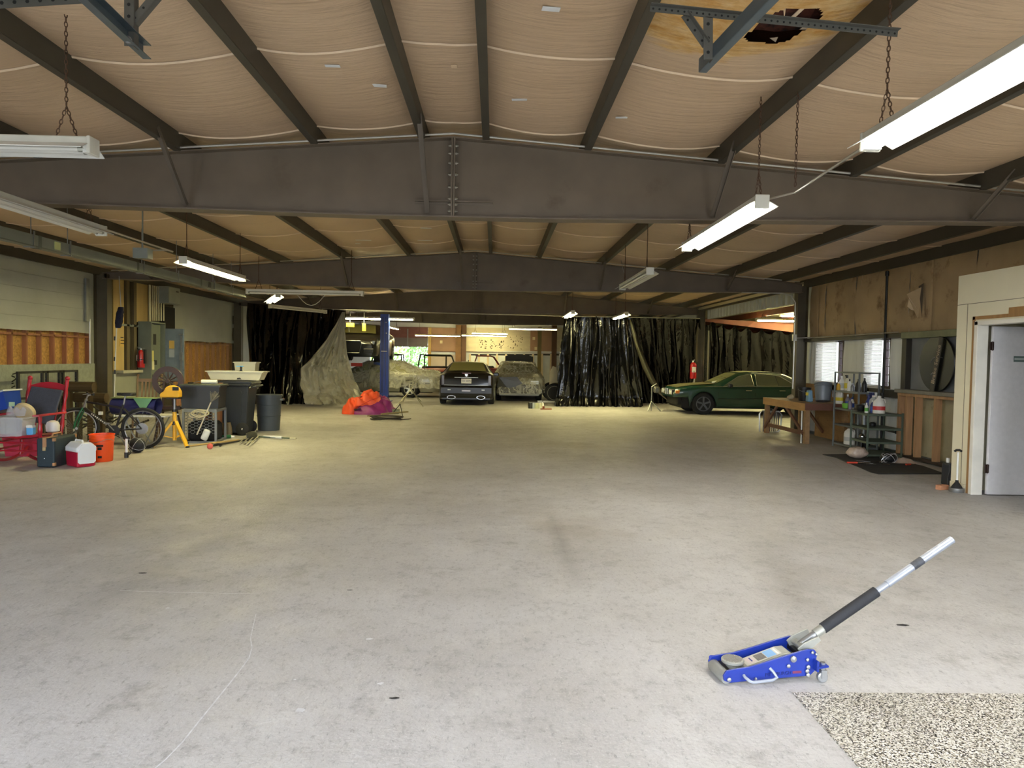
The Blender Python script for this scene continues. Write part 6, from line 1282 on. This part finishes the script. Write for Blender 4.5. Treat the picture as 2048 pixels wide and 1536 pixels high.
MB().lathe([(.055,0),(.05,.012)], (-2.42,0,.985), 18, 'x').build('badge_disc', mat('badge_dark', (30,28,30), .4), k.t); MB().prism([(-.04,.035),(.04,.035),(.035,-.005),(0,-.045),(-.035,-.005)], .006, (-2.425,0,.985), (0,-1,0), (0,0,1)).build('badge_crest', CHROME, k.t); MB().tube([(-2.424,.062*math.cos(a),.985+.058*math.sin(a)) for a in [2*PI*i/18 for i in range(18)]], .006, 5, closed=True).build('badge_wreath', CHROME, k.t)
MB().bb((-2.39,-.14,1.045), (-2.36,.14,1.065)).build('brake_lamp', LAMPR, k.t); MB().bb((-2.47,-.14,.46), (-2.455,.14,.51)).build('bumper_sticker', mat('sticker_lilac', (190,190,220), .5), k.t)
MB().prism([(-.05,0),(.05,0),(.01,.05)], .03, (-.8,.015,1.425), (1,0,0), (0,0,1)).build('roof_fin', BLACK, k.t)

# ---- cars under clear sheeting
def film(name, c, alpha, rough=.3):
    m = plast(name, c, rough, .5); N = m.node_tree.nodes; L = m.node_tree.links; p = N['Principled BSDF']
    tc = N.new('ShaderNodeTexCoord'); last = None
    for sc, st, rot, w in ((1.8, (1.6,1.6,.5), (.3,.5,.2), .10), (3.2, (.6,1.8,1.2), (.9,.2,.6), .09)):  # more opaque streaks imitate the highlights on the crinkles
        mp = N.new('ShaderNodeMapping'); mp.inputs['Scale'].default_value = st; mp.inputs['Rotation'].default_value = rot; L.new(tc.outputs['Object'], mp.inputs[0])
        n = N.new('ShaderNodeTexNoise'); n.inputs['Scale'].default_value = sc; n.inputs['Detail'].default_value = 1.5; n.inputs['Distortion'].default_value = .4; L.new(mp.outputs[0], n.inputs[0])
        q = N.new('ShaderNodeMath'); q.operation = 'SUBTRACT'; L.new(n.outputs[0], q.inputs[0]); q.inputs[1].default_value = .5
        e = N.new('ShaderNodeMath'); e.operation = 'ABSOLUTE'; L.new(q.outputs[0], e.inputs[0])
        r = N.new('ShaderNodeMapRange'); r.inputs[1].default_value = 0; r.inputs[2].default_value = w; r.inputs[3].default_value = .46; r.inputs[4].default_value = .17; L.new(e.outputs[0], r.inputs[0])
        if last is None: last = r.outputs[0]
        else:
            x = N.new('ShaderNodeMath'); x.operation = 'MAXIMUM'; L.new(last, x.inputs[0]); L.new(r.outputs[0], x.inputs[1]); last = x.outputs[0]
    L.new(last, p.inputs['Alpha']); return m
FILM = film('clear_film', (226,224,205), .20, .22)
def drape(car_, seed, zlow, m, label, grow=.03):
    b = MB(); nk = 40; t = thing('plastic_cover', label, 'plastic sheet', (car_.t.location.x, car_.t.location.y, 0), car_.t.rotation_euler.z)
    def fn(u, v):
        x = car_.x0-.06+(car_.x1-car_.x0+.12)*v; xc = min(max(x, car_.x0), car_.x1); car_.sec(xc)
        h = [(y, z) for y, z in car_.half]; path = [Vector((y*(1 if k == 0 else -1)*0, 0)) for k, (y, z) in enumerate(h)]
        pts = [(h[2][0]+.10, zlow), (h[2][0]+.03, h[2][1])]+h[3:]; pts = pts+[(-y, z) for y, z in reversed(pts[:-1])]
        f = u*(len(pts)-1); i = min(int(f), len(pts)-2); g = f-i; y = pts[i][0]*(1-g)+pts[i+1][0]*g; z = pts[i][1]*(1-g)+pts[i+1][1]*g
        n = grow+.05*abs(nz(x*2.2, y*2.2+z*1.3, seed))+.05*(1-abs(nz(x*3.5+z*2, y*3.5, z*1.2+seed))*2.2)**3*.6+.025*nz(x*8, y*8, z*5+seed); q = math.copysign(n, y) if abs(y) > .3 else 0
        return Vector((x, y+q, z+n*.6+(.06*nz(x*5, 0, seed) if z <= zlow+.02 else 0)))
    b.grid(fn, 72, 110); o = b.build('sheet', m, t, smooth=True)
    for xe in (car_.x0-.075, car_.x1+.075):
        car_.sec(min(max(xe, car_.x0), car_.x1)); hh = car_.half; w, zt_ = hh[2][0]+.05, hh[-1][1]
        MB().grid(lambda u, v: Vector((xe+(.10*(1-v)+.06*abs(nz(u*5, v*3, seed+3)))*(1 if xe > 0 else -1), (2*u-1)*w*(1-.12*v)*(1+.05*(1-v)), zlow+(zt_+.02-zlow)*v)), 20, 10).build('sheet_end', m, t, smooth=True)
    MB().tube([fn(u, v)+Vector((0,0,.01)) for u, v in [(.05+.9*i/20, .78+.06*math.sin(i*.7)) for i in range(21)]], .012, 5).build('bunched_fold', SILP if False else m, t)
    return t
SILC = mat('silver_paint', (150,148,132), .35, .4, .06, 3, coat=.3)
# sedan under film facing the camera
v1 = Car('covered_sedan', 'sedan under clear plastic facing the camera beside the black one', (.90, 27.9), -PI/2, TOP, BELT, WID, ROW, AR, mat('tan_paint', (120,116,92), .35, .2), .22, 'star', GALV, .315)
v1.screen(.34,.94,'windscreen', mat('grey_green_glass', (96,98,80), .2)); MB().bb((2.2,-.70,.30), (2.30,.70,.62)).build('bumper', BLACK, v1.t, bevel=.04)
for y in (-.55,.55): MB().box((2.24,y,.70), (.06,.3,.14)).build('headlamp', LAMPW, v1.t, bevel=.02)
for sd in (1, -1): v1.window([(.80,.03),(.30,.86),(-.08,.93),(-.12,.03)], sd); v1.window([(-.2,.03),(-.2,.93),(-.95,.86),(-1.33,.2),(-1.25,.03)], sd)
dc = drape(v1, 3, .30, FILM, 'clear plastic sheet draped over the sedan facing the camera')
MB().add([(2.38,-.1,.9),(2.40,-.75,.88),(2.36,-.82,.5),(2.39,-.4,.45),(2.4,.1,.66)], [(0,1,2,3,4)]).build('dark_gap', mat('film_dark', (58,56,48), .25), dc)
# silver coupe under film, flank to the camera
v2 = Car('covered_coupe', 'silver coupe under clear plastic behind the blue lift post', (-4.62, 27.95), PI, TOP, BELT, WID, ROW, AR, SILC, .22, 'star', mat('alloy_bright', (196,196,180), .3, .5), .315)
for sd in (1, -1):
    v2.window([(.80,.03),(.30,.86),(.02,.93),(-.5,.93),(-.54,.03)], sd, mat('film_glass', (150,150,112), .2)); v2.window([(-.6,.03),(-.6,.93),(-.95,.86),(-1.2,.50),(-1.36,.2),(-1.28,.03)], sd, mat('film_glass', (150,150,112)))
    v2.line([(1.9,.45),(0,.47),(-2.2,.45)], sd, .012, BLACK, 'rub_strip')
for y in (-.56,-.38,.38,.56): MB().lathe([(.075,0),(.075,.03)], (2.24,y,.69), 14, 'x').build('headlamp', LAMPW, v2.t)
v2.screen(.34,.94,'windscreen')
drape(v2, 8, .34, FILM, 'clear plastic sheet draped over the silver coupe')

# ---- blue two-post lift with a black car on it
LBL = mat('lift_blue', (34,66,160), .4, 0, .12, 4)
lf = thing('car_lift', 'blue two-post car lift carrying a black car', 'car lift', (-5.3, 24.6, 0))
for x, s in ((-3.80,-1), (-6.85,1)):
    b = MB(); b.bb((x-.14,24.46,0), (x+.14,24.49,3.0)).bb((x-.14,24.49,0), (x-.115,24.75,3.0)).bb((x+.115,24.49,0), (x+.14,24.75,3.0)); b.build('post', LBL, lf, world=True)
    MB().bb((x-.10,24.44,.3), (x-.02,24.46,2.9)).bb((x+.04,24.44,.3), (x+.06,24.46,2.9)).build('post_rib', mat('lift_blue_dark', (24,46,118), .4), lf, world=True)
    MB().bb((x-.24,24.35,0), (x+.24,24.9,.02)).build('base_plate', LBL, lf, world=True)
    MB().bb((x-.11,24.5,1.2), (x+.11,24.78,1.5)).build('carriage', LBL, lf, world=True)
    for dy in (.9, -.0): MB().bar((x+s*.1,24.8,1.27), (x+s*.55,25.9+dy*2.2,1.30), .1, .08).build('lift_arm', LBL, lf, world=True); MB().cyl((x+s*.55,25.9+dy*2.2,1.3), (x+s*.55,25.9+dy*2.2,1.56), .05).build('arm_pad', RUBBER, lf, world=True)
    if x > -5: MB().bb((x-.1,24.43,1.72), (x+.1,24.44,1.74)).build('cable_tie', WHITEP, lf, world=True)
for z, dx in ((2.35,.06),(2.72,.05),(1.1,-.05)): MB().box((-3.8+dx,24.455,z), (.05,.012,.03)).build('white_scuff', WHITEP, lf, world=True)
au = Car('black_car', 'black car raised on the blue lift showing its grille', (-5.05, 27.4), -PI/2, TOPC, BEC, WIC, ROC, [(-1.4,.33,.37),(1.42,.33,.37)], BLKC, .2, 'star', GALV, .33, z0=1.36)
au.screen(.26,.94,'windscreen', mat('olive_sheen_glass', (120,118,74)))
gm = mat('grille_dark', (8,8,9), .4); MB().prism([(-.30,.30),(.30,.30),(.38,.62),(.34,.72),(-.34,.72),(-.38,.62)], .04, (2.38,0,0), (0,1,0), (0,0,1)).build('grille', gm, au.t); MB().tube([(2.43,y,z) for y, z in ((-.30,.30),(.30,.30),(.38,.62),(.34,.72),(-.34,.72),(-.38,.62))], .012, 5, closed=True).build('grille_frame', mat('grille_rim', (90,92,94), .3, .5), au.t)
for s in (-1, 1): MB().prism([(.42,.56),(.80,.60),(.84,.74),(.46,.70)], .05, (2.24,0,0), (0,s,0), (0,0,1), (1,0,0)).build('headlamp', mat('lamp_dark', (60,62,64), .2, spec=.8), au.t, bevel=.01); [MB().lathe([(.05,0),(.04,.03)], (2.29,s*y,.655), 12, 'x').build('lamp_ring', LAMPW, au.t) for y in (.52,.68)]; MB().bb((2.36,s*.62-.18,.30), (2.41,s*.62+.18,.46)).build('air_intake', gm, au.t, bevel=.02)
tag(MB().bb((-5.15,25.55,1.18), (-4.75,25.62,1.30)).build('red_strap', mat('strap_red', (196,60,50), .5)), 'red strap hanging under the raised black car', 'strap')
hs = thing('chain_hoist', 'yellow chain hoist hung above the raised black car', 'hoist', (-5.1, 25.2, 2.6)); 
for u0, v0, u1, v1_ in ((693,646,708,654),(725,647,731,662)): a = PY(u0, v0, 24.9); b2 = PY(u1, v1_, 24.9); MB().bb((a.x,24.85,b2.z), (b2.x,24.98,a.z)).build('hoist_body', mat('hoist_yellow', (206,176,60), .5), hs, world=True)
MB().tube([PY(698,654,24.9), PY(698,664,24.9)], .015, 6).tube([PY(700,646,24.9), Vector((PY(700,646,24.9).x,24.9,3.4))], .01, 5).tube([PY(728,648,24.9), Vector((PY(728,648,24.9).x,24.9,3.4))], .01, 5).build('chain', GALV, hs, world=True)

# ---- vehicles in the background
REDC = mat('faded_red_paint', (176,44,34), .45, 0, .12, 3, coat=.2); MAR = mat('maroon_paint', (110,22,30), .35, 0, .1, 3, coat=.3)
TT = [(-2.2,.8),(-2.15,.98),(-1.2,1.02),(-.95,1.05),(-.8,1.60),(-.6,1.66),(.1,1.66),(.25,1.62),(.65,1.05),(1.9,.98),(2.2,.9),(2.3,.6)]
def old_truck(label, loc, rz, paint, frame, z0=0):
    b = Car('pickup_truck', label, loc, rz, [(x, min(z, 1.04)) for x, z in TT], [(x, min(z, 1.0)-.03) for x, z in TT], WID, [(-2.3,.8),(2.3,.78)], [(-1.4,.36,.42),(1.4,.36,.42)], paint, .3, 'star', GALV, .36, cat='truck')
    t = b.t
    for sd in (-1, 1): MB().tube([(.68,sd*.76,1.02),(.28,sd*.66,1.60),(.1,sd*.64,1.65),(-.62,sd*.64,1.65),(-.82,sd*.70,1.02)], .035, 7).build('roof_pillar', frame, t, smooth=True)
    for x, z, w in ((.22,1.62,.65),(-.66,1.65,.64)): MB().tube([(x,-w,z),(x,w,z)], .035, 7).build('roof_rail', frame, t, smooth=True)
    MB().bb((-.62,-.64,1.64), (.15,.64,1.68)).build('cab_roof', frame, t, bevel=.02); MB().bb((-.5,-.6,.8), (.3,.6,1.12)).build('seat_bench', DARK, t, bevel=.05)
    for y in (-.6,.6): MB().lathe([(.09,0),(.09,.05),(.07,.06)], (2.28,y,.8), 14, 'x').build('headlamp', LAMPW, t)
    MB().bb((2.29,-.45,.6), (2.33,.45,.9)).build('grille', DARK, t); MB().bb((2.3,-.8,.4), (2.4,.8,.52)).build('bumper', CHROME, t, bevel=.02)
    return t
old_truck('open-cab red truck shell behind the silver coupe', (-2.75, 33.6), -PI/2+.35, REDC, mat('dark_green_frame', (40,50,40), .5))
old_truck('maroon truck standing sideways behind the black sedan', (-.35, 38.2), .03, MAR, MAR)
dk = old_truck('dark truck cab standing before the far door', (-5.2, 34.8), -PI/2, mat('charcoal_paint', (48,52,48), .4), mat('charcoal_paint', (48,52,48)))
bh = Car('black_coupe', 'black car with raised bonnet behind the covered sedan', (1.15, 34.8), -PI/2, TOP, BELT, WID, ROW, AR, BLKC, .22, 'star', GALV, .315)
MB().prism([(-.66,0),(.66,0),(.66,.80),(.4,.87),(.1,.89),(.0,.90),(-.1,.89),(-.4,.87),(-.66,.80)], .03, (1.15,0,.86), (0,1,0), (-.12,0,.99), (1,0,0)).build('raised_bonnet', mat('bonnet_black', (8,8,9), .5), bh.t, bevel=.006)
tk = thing('red_tool_cart', 'red tool cart with green hose before the reddish plywood', 'tool cart', PY(896,760,36.6)-Vector((0,0,PY(896,760,36.6).z+.1))); MB().bb((-.5,-.25,.1), (.5,.25,1.0)).build('cart_body', REDC, tk, bevel=.02)
for z in (.35,.6,.85): MB().bb((-.46,-.26,z-.1), (.46,-.25,z+.1)).build('drawer', mat('drawer_red', (150,40,34), .4), tk)
MB().ball((-.2,0,1.08), .2, sc=(1.2,.8,.6)).build('hose_heap', mat('hose_green', (96,130,110), .6, 0, .3, 9), tk, smooth=True); MB().ball((.3,0,1.06), .09).build('red_can', REDC, tk)
# yellow vintage tractor behind the right curtain edge
tq = thing('tractor', 'old yellow tractor with a black tyre beside the curtain edge', 'tractor', (2.5, 26.3, 0)); YT = mat('tractor_yellow', (206,170,96), .5, 0, .15, 4)
for x, y, r in ((-.35,-.75,.34),(-.35,.75,.34),(.5,.7,.26),(.5,-.7,.26)):
    w = MB().lathe([(r*.55,-.11),(r*.9,-.11),(r,-.07),(r,.07),(r*.9,.11),(r*.55,.11)], (x,y,r), 26, 'y').build('tyre', RUBBER, tq, smooth=True); MB().tube([Vector((x+r*.72*math.cos(a), y-.118, r+r*.72*math.sin(a))) for a in [2*PI*i/24 for i in range(24)]], .01, 5, closed=True).build('tyre_wall', mat('grey_wall', (130,128,112), .6), w); MB().lathe([(r*.5,-.06),(r*.5,.06)], (x,y,r), 18, 'y').build('rim', mat('rim_dull', (90,88,80), .5, .3), w)
MB().bb((-.42,-.45,.45), (.1,.45,.75)).build('bonnet', YT, tq, bevel=.06, seg=2); MB().bb((-.2,-.5,.70), (.25,.5,.80)).build('deck', YT, tq, bevel=.02); MB().prism([(-.5,.55),(-.15,.55),(-.25,1.25),(-.38,1.3),(-.5,1.05)], .05, (0,-.4,0), (1,0,0), (0,0,1)).build('panel', mat('cream_panel', (190,178,140), .5), tq)
MB().bb((-.1,-.35,.8), (.3,.35,1.05)).build('engine', DARK, tq, bevel=.05); MB().tube([(-.2,-.45,.75),(-.15,-.45,1.3),(.0,-.45,1.4),(.25,-.45,1.38),(.4,-.45,1.3)], .03, 7).build('roll_bar', mat('grey_bar', (110,106,100), .5), tq, smooth=True); MB().bb((-.15,-.4,1.1), (.35,.4,1.34)).build('seat_back', mat('mauve_seat', (86,78,80), .7), tq, bevel=.04)
rdx = thing('white_grille', 'white framed grille panel behind the tractor', 'panel', (2.75, 27.6, 0)); MB().bb((-.22,-.02,.05), (.25,.02,1.2)).build('panel', WHITEP, rdx, bevel=.01)
for x in (-.12,.12): MB().bb((x-.01,-.03,.1), (x+.01,-.02,1.15)).build('bar', DARK, rdx)
MB().bb((-.22,-.03,.6), (.25,-.02,.64)).build('bar', DARK, rdx)
tag(MB().bb((1.55,25.35,.0), (2.2,25.5,.06)).build('white_plank', WHITEP), 'white plank lying before the tractor tyre', 'plank')

# ================================================================== CENTRE FLOOR ITEMS
ORF = mat('orange_nylon', (226,84,44), .5, 0, .12, 5, bump=.5, bs=7); PUF = mat('purple_nylon', (130,36,104), .5, 0, .15, 5, bump=.5, bs=7)
hp = thing('sleeping_bag', 'heap of orange and purple nylon sleeping bags on the floor', 'sleeping bag', (-3.45, 19.5, 0))
def heap(name, m, cx, cy, rx, ry, h, seed, z0=0):
    def fn(u, v):
        a = 2*PI*u; r = math.sin(PI*.5*(1-v)) if v < 1 else 0; k = 1+.3*nz(math.cos(a)*1.6, math.sin(a)*1.6, seed)
        z = h*(math.cos(PI*.5*(1-v)))*(1+.35*nz(math.cos(a)*r*2, math.sin(a)*r*2, seed+3))
        z += (.04*math.sin(a*5+v*9)+.06*abs(nz(math.cos(a)*3+v*2, math.sin(a)*3, seed)))*(1-abs(2*v-1)); return Vector((cx+rx*r*k*math.cos(a), cy+ry*r*k*math.sin(a), z0+max(0, z)))
    return MB().grid(fn, 40, 16).build(name, m, hp, smooth=True)
heap('purple_bag', PUF, .12, -.08, .62, .5, .30, 2); heap('purple_bag', PUF, .38, .05, .34, .4, .42, 17); heap('orange_bag', ORF, -.38, -.2, .30, .34, .36, 5); heap('orange_bag', ORF, .05, -.02, .36, .34, .36, 8, .24); heap('orange_bag', ORF, -.16, -.16, .34, .26, .22, 12, .22)
for p, q in (((-.28,-.5,.12),(-.1,-.55,.16)), ((-.2,-.15,.44),(.0,-.2,.48))): MB().bar(p, q, .05, .03).build('strap', BLACK, hp)
MB().tube([(-.6,-.3,.03),(-.45,-.48,.1),(-.2,-.5,.2),(.1,-.38,.36),(.35,-.2,.46)], .008, 5).build('zip', mat('red_zip', (190,40,40), .5), hp)
tag(MB().bb((0,0,0), (.46,.22,.13)).build('grey_block', mat('grey_foam', (128,132,112), .8), bevel=.01), 'grey foam block beside the nylon heap', 'block').location = (-3.05, 19.3, 0)
tag(MB().bar((-.3,-.1,.05), (.35,.22,.10), .12, .03).build('plank_scrap', mat('scrap_olive', (140,126,84), .7)), 'short plank propped on the cable coil', 'plank').location = (-2.65, 18.7, .0)
tag(MB().bb((-.3,-.1,0), (.3,.1,.02)).build('cardboard_scrap', mat('cardboard', (150,134,96), .8)), 'flat cardboard scrap before the nylon heap', 'cardboard').location = (-2.98, 18.5, 0)
b = MB(); b.tube([Vector((-2.62+(.30+.05*math.sin(a*.9))*math.cos(a)*1.2, 17.45+(.2+.04*math.cos(a*1.3))*math.sin(a), .02+.035*(1+math.sin(a*.53)))) for a in [.33*i for i in range(120)]], .013, 5); b.tube([(-2.3,17.4,.02),(-2.1,17.5,.03),(-2.08,17.75,.02)], .012, 5)
tag(b.build('cable_coil', mat('dark_cable', (56,50,40), .7)), 'dark coiled cable lying on the floor before the nylon heap', 'cable')
tag(MB().tube([(-2.35,18.3,.02),(-2.5,18.9,.3),(-2.75,19.3,.02)], .01, 5).build('bent_wire', DARK), 'thin bent wire arching over the scraps', 'wire')
xs_ = thing('sawhorse_stand', 'spindly metal cross-legged stand before the covered coupe', 'stand', G(822,808))
tp = PY(822,775,23.0)
for u, v in ((792,812),(846,813),(842,803),(806,803)): MB().tube([G(u, v, .01), tp+Vector(((u-822)*-.002,0,0))], .012, 6).build('leg', mat('stand_steel', (168,164,140), .4, .5), xs_, world=True)
MB().tube([tp, tp+Vector((.35,-.1,.35))], .01, 6).tube([tp, tp+Vector((.2,0,.4))], .008, 6).build('cross_rod', MATS['stand_steel'], xs_, world=True)
for k, (u, c, w) in enumerate(((1061,(40,42,40),.07),(1066,(176,186,190),.06),(1072,(196,200,160),.08),(1079,(206,204,170),.07))):
    t = thing('paint_can', ['black can at the left of the four cans on the floor','pale blue can second of the four cans on the floor','pale green can third of the four cans on the floor','cream can at the right of the four cans on the floor'][k], 'can', G(u, 817), 0, 'paint cans on the floor'); MB().lathe([(w*.95,0),(w,.01),(w,.17),(w*.9,.185)], n=14).build('can_body', mat('can%d' % k, c, .4), t, smooth=True); MB().lathe([(w*.92,.18),(w*.92,.192),(w*.8,.192)], n=14).build('can_lid', GALV, t)
sbt = thing('spray_bottle', 'small bottle with a black nozzle right of the paint cans', 'bottle', G(1085,816)); MB().lathe([(.04,0),(.045,.02),(.04,.14),(.015,.19)], n=12).build('bottle_body', WJ, sbt, smooth=True); MB().tube([(0,0,.19),(0,0,.24),(.06,0,.25)], .012, 6).build('nozzle', BLACK, sbt)
tag(MB().box(G(1092,818,.02), (.35,.08,.03), .2).box(G(1087,815,.05), (.06,.06,.08)).build('red_scrap', mat('rust_scrap', (130,64,40), .7)), 'small rusty scraps right of the paint cans', 'scrap')
# ================================================================== FLOOR JACK in the foreground
JB = mat('jack_blue', (22,46,138), .38, 0, .12, 8, c2=(62,88,170), c2t=.68, c2s=14); JA = mat('jack_alu', (158,158,150), .38, .45, .08, 12); JS = mat('jack_steel', (176,178,180), .3, .8, .08, 12)
p0 = G(1460,1371); p1 = G(1632,1362); jd = (p1-p0); jd.z = 0; ang = math.atan2(jd.y, jd.x)
jk = thing('floor_jack', 'blue and silver trolley floor jack with a long padded handle', 'floor jack', p0, ang+.0)
# local: x along the chassis to the handle, y away from the camera
prof = [(-.03,.012),(.0,.0),(.12,.006),(.42,.016),(.445,.04),(.45,.09),(.455,.125),(.44,.145),(.40,.148),(.33,.132),(.2,.098),(.1,.074),(.02,.066),(-.02,.06),(-.035,.036)]
for y in (.0, .172):
    MB().prism(prof, .012, (0, y+.012, .012), (1,0,0), (0,0,1)).build('side_plate', JB, jk, bevel=.002)
    for x, z, r in ((-.008,.032,.011),(.40,.112,.009),(.405,.075,.011),(.40,.055,.011),(.405,.035,.011),(.30,.085,.010),(.325,.118,.017),(.425,.147,.008),(.447,.138,.008),(.13,.03,.007)):
        yy = -.001 if y == 0 else .185
        MB().lathe([(r,-.004),(r*.9,-.009),(r*.45,-.012)] if y == 0 else [(r*.45,.003),(r*.9,.0),(r,-.003)], (x, yy, z), 12, 'y').build('bolt_head', JS, jk, smooth=True)
MB().lathe([(.026,.004),(.03,.012),(.03,.158),(.026,.166)], (-.012,.007,.03), 20, 'y').build('front_roller', mat('roller_grey', (150,150,144), .5, .3, .1, 12), jk, smooth=True)
MB().bb((-.03,.176,.03), (.03,.186,.075)).build('corner_guard', JB, jk, bevel=.01)
# lifting arm with a label, saddle on top
arm = [(.03,.05),(.10,.062),(.30,.125),(.345,.128),(.345,.10),(.28,.07),(.1,.03),(.03,.03)]
la = MB().prism(arm, .10, (0, .142, .0), (1,0,0), (0,0,1)).build('lift_arm', JA, jk, bevel=.006, seg=2)
sl = math.atan2(.063,.20); M3 = lambda x, y, z: WM[jk] @ face((x, y, z), (math.cos(sl),0,math.sin(sl)), (0,1,0))
def onarm(x): return .062+(x-.10)*.315+.001
def plate(x0, x1, y0, y1, m, n, dz=0): MB().add([(x0,y0,onarm(x0)+dz),(x1,y0,onarm(x1)+dz),(x1,y1,onarm(x1)+dz),(x0,y1,onarm(x0)+dz)], [(0,1,2,3)]).build(n, m, la)
plate(.115,.295,.052,.132, mat('arm_decal', (196,192,180), .4), 'decal', .0005); plate(.225,.272,.058,.126, mat('decal_blue', (120,168,214), .4), 'decal', .001); plate(.175,.222,.062,.122, mat('decal_grey', (110,106,100), .5, 0, .4, 160), 'decal', .001); plate(.13,.168,.062,.12, mat('decal_pale', (206,190,186), .4), 'decal', .001); plate(.148,.155,.075,.115, mat('decal_navy', (40,50,120), .4), 'decal', .0015); plate(.278,.286,.06,.12, WHITEP, 'decal', .001)
MB().lathe([(.03,.045),(.03,.07),(.052,.074),(.056,.078),(.056,.088),(.053,.091),(.0,.091)], (.055,.092,0), 26).build('saddle', JA, jk, smooth=True)
b = MB()
for i in range(-6, 7):
    for j in range(-6, 7):
        x, y = i*.0078, j*.0078
        if x*x+y*y < .0024: b.box((.055+x, .092+y, .0925), (.0044,.0044,.004))
b.build('saddle_grip', mat('saddle_rubber', (150,144,134), .6), jk)
MB().bb((.04,.045,.03), (.1,.14,.055)).build('arm_root', JA, jk, bevel=.008); MB().cyl((.02,.02,.042), (.02,.165,.042), .012).build('front_axle', mat('dark_steel', (60,58,58), .4, .6), jk)
MB().bb((.28,.03,.03), (.43,.155,.09)).build('pump_block', mat('pump_grey', (110,112,116), .4, .4), jk, bevel=.008)
MB().bb((.385,.02,.10), (.43,.165,.128)).build('cross_tie', mat('dark_steel', (60,58,58)), jk, bevel=.004)
# carry bar on the near side
MB().tube([(.07,.0,.048),(.07,-.012,.044),(.085,-.032,.032),(.10,-.038,.028),(.20,-.038,.034),(.225,-.034,.044),(.215,-.016,.064),(.205,.0,.076)], .0075, 8).build('carry_bar', mat('bar_silver', (160,166,178), .3, .3), jk, smooth=True)
# casters
for y in (-.012, .196):
    MB().prism([(.435,-.035),(.50,-.022),(.50,.022),(.435,.035)], .012, (0,y,.078), (1,0,0), (0,1,0)).bb((.432,y-.028,.06), (.445,y+.028,.115)).build('caster_bracket', JB, jk, bevel=.004)
    MB().cyl((.478,y,.062), (.478,y,.1), .012).build('caster_bolt', JS, jk)
    MB().bb((.462,y-.018,.056), (.494,y+.018,.064)).bb((.464,y-.018,.022), (.492,y-.014,.058)).bb((.464,y+.014,.022), (.492,y+.018,.058)).build('caster_fork', JS, jk, bevel=.002)
    MB().lathe([(.022,-.013),(.0265,-.009),(.0265,.009),(.022,.013)], (.476,y,.027), 18, 'y').build('caster_wheel', JS, jk, smooth=True)
# maker lettering pressed on the near plate
text('maker_lettering', 'PITTSBURGH', mat('letter_dark', (14,26,92), .5), jk, .024, WM[jk] @ face((.25,-.0015,.046), (1,0,.035), (0,0,1)), .0006)
MB().bb((.325,-.0015,.044), (.372,.001,.056)).build('red_badge', mat('badge_red', (110,40,70), .5), jk)
# handle socket, yoke and three-piece handle: aimed through the photograph's end point
base = Vector((.405,.085,.15)); end = WM[jk].inverted() @ PY(1904,1079, p0.y+.22)
d = (end-base).normalized(); s = Vector((0,1,0)); n = d.cross(s).normalized()
for y in (.03, .135): MB().prism([(.0,-.022),(.04,-.028),(.125,-.012),(.125,.012),(.04,.022),(0,.018)], .008, base+Vector((0, y-.085, 0))-d*.03, d, -n, (0,1,0)).build('yoke_plate', JA, jk, bevel=.002)
L = (end-base).length
MB().cyl(base+d*.0, base+d*.12, .017, n=14).build('handle_socket', JS, jk, smooth=True); MB().cyl(base+d*.10, base+d*.155, .023, n=14).build('socket_collar', JA, jk, smooth=True)
MB().bar(base-s*.055, base+s*.055, .03, .03, n).build('pivot_block', JA, jk, bevel=.005)
MB().cyl(base+d*.13, base+d*L*.62, .0165, n=14).build('lower_handle', mat('handle_alu', (150,155,166), .35, .4, .05, 10), jk, smooth=True)
MB().cyl(base+d*.15, base+d*L*.50, .027, n=18).build('foam_grip', mat('foam_black', (34,35,40), .75, 0, .1, 40), jk, smooth=True)
MB().cyl(base+d*L*.57, end, .0195, n=14).build('upper_handle', MATS['handle_alu'], jk, smooth=True)
MB().cyl(base+d*L*.735, base+d*L*.80, .0205, n=14).build('worn_band', mat('worn_band', (60,62,68), .6, 0, .5, 30), jk, smooth=True)
MB().lathe([(.0195,0),(.012,.004)], (0,0,0), 12, 'x').build('tmp_cap', JS, jk) if False else None
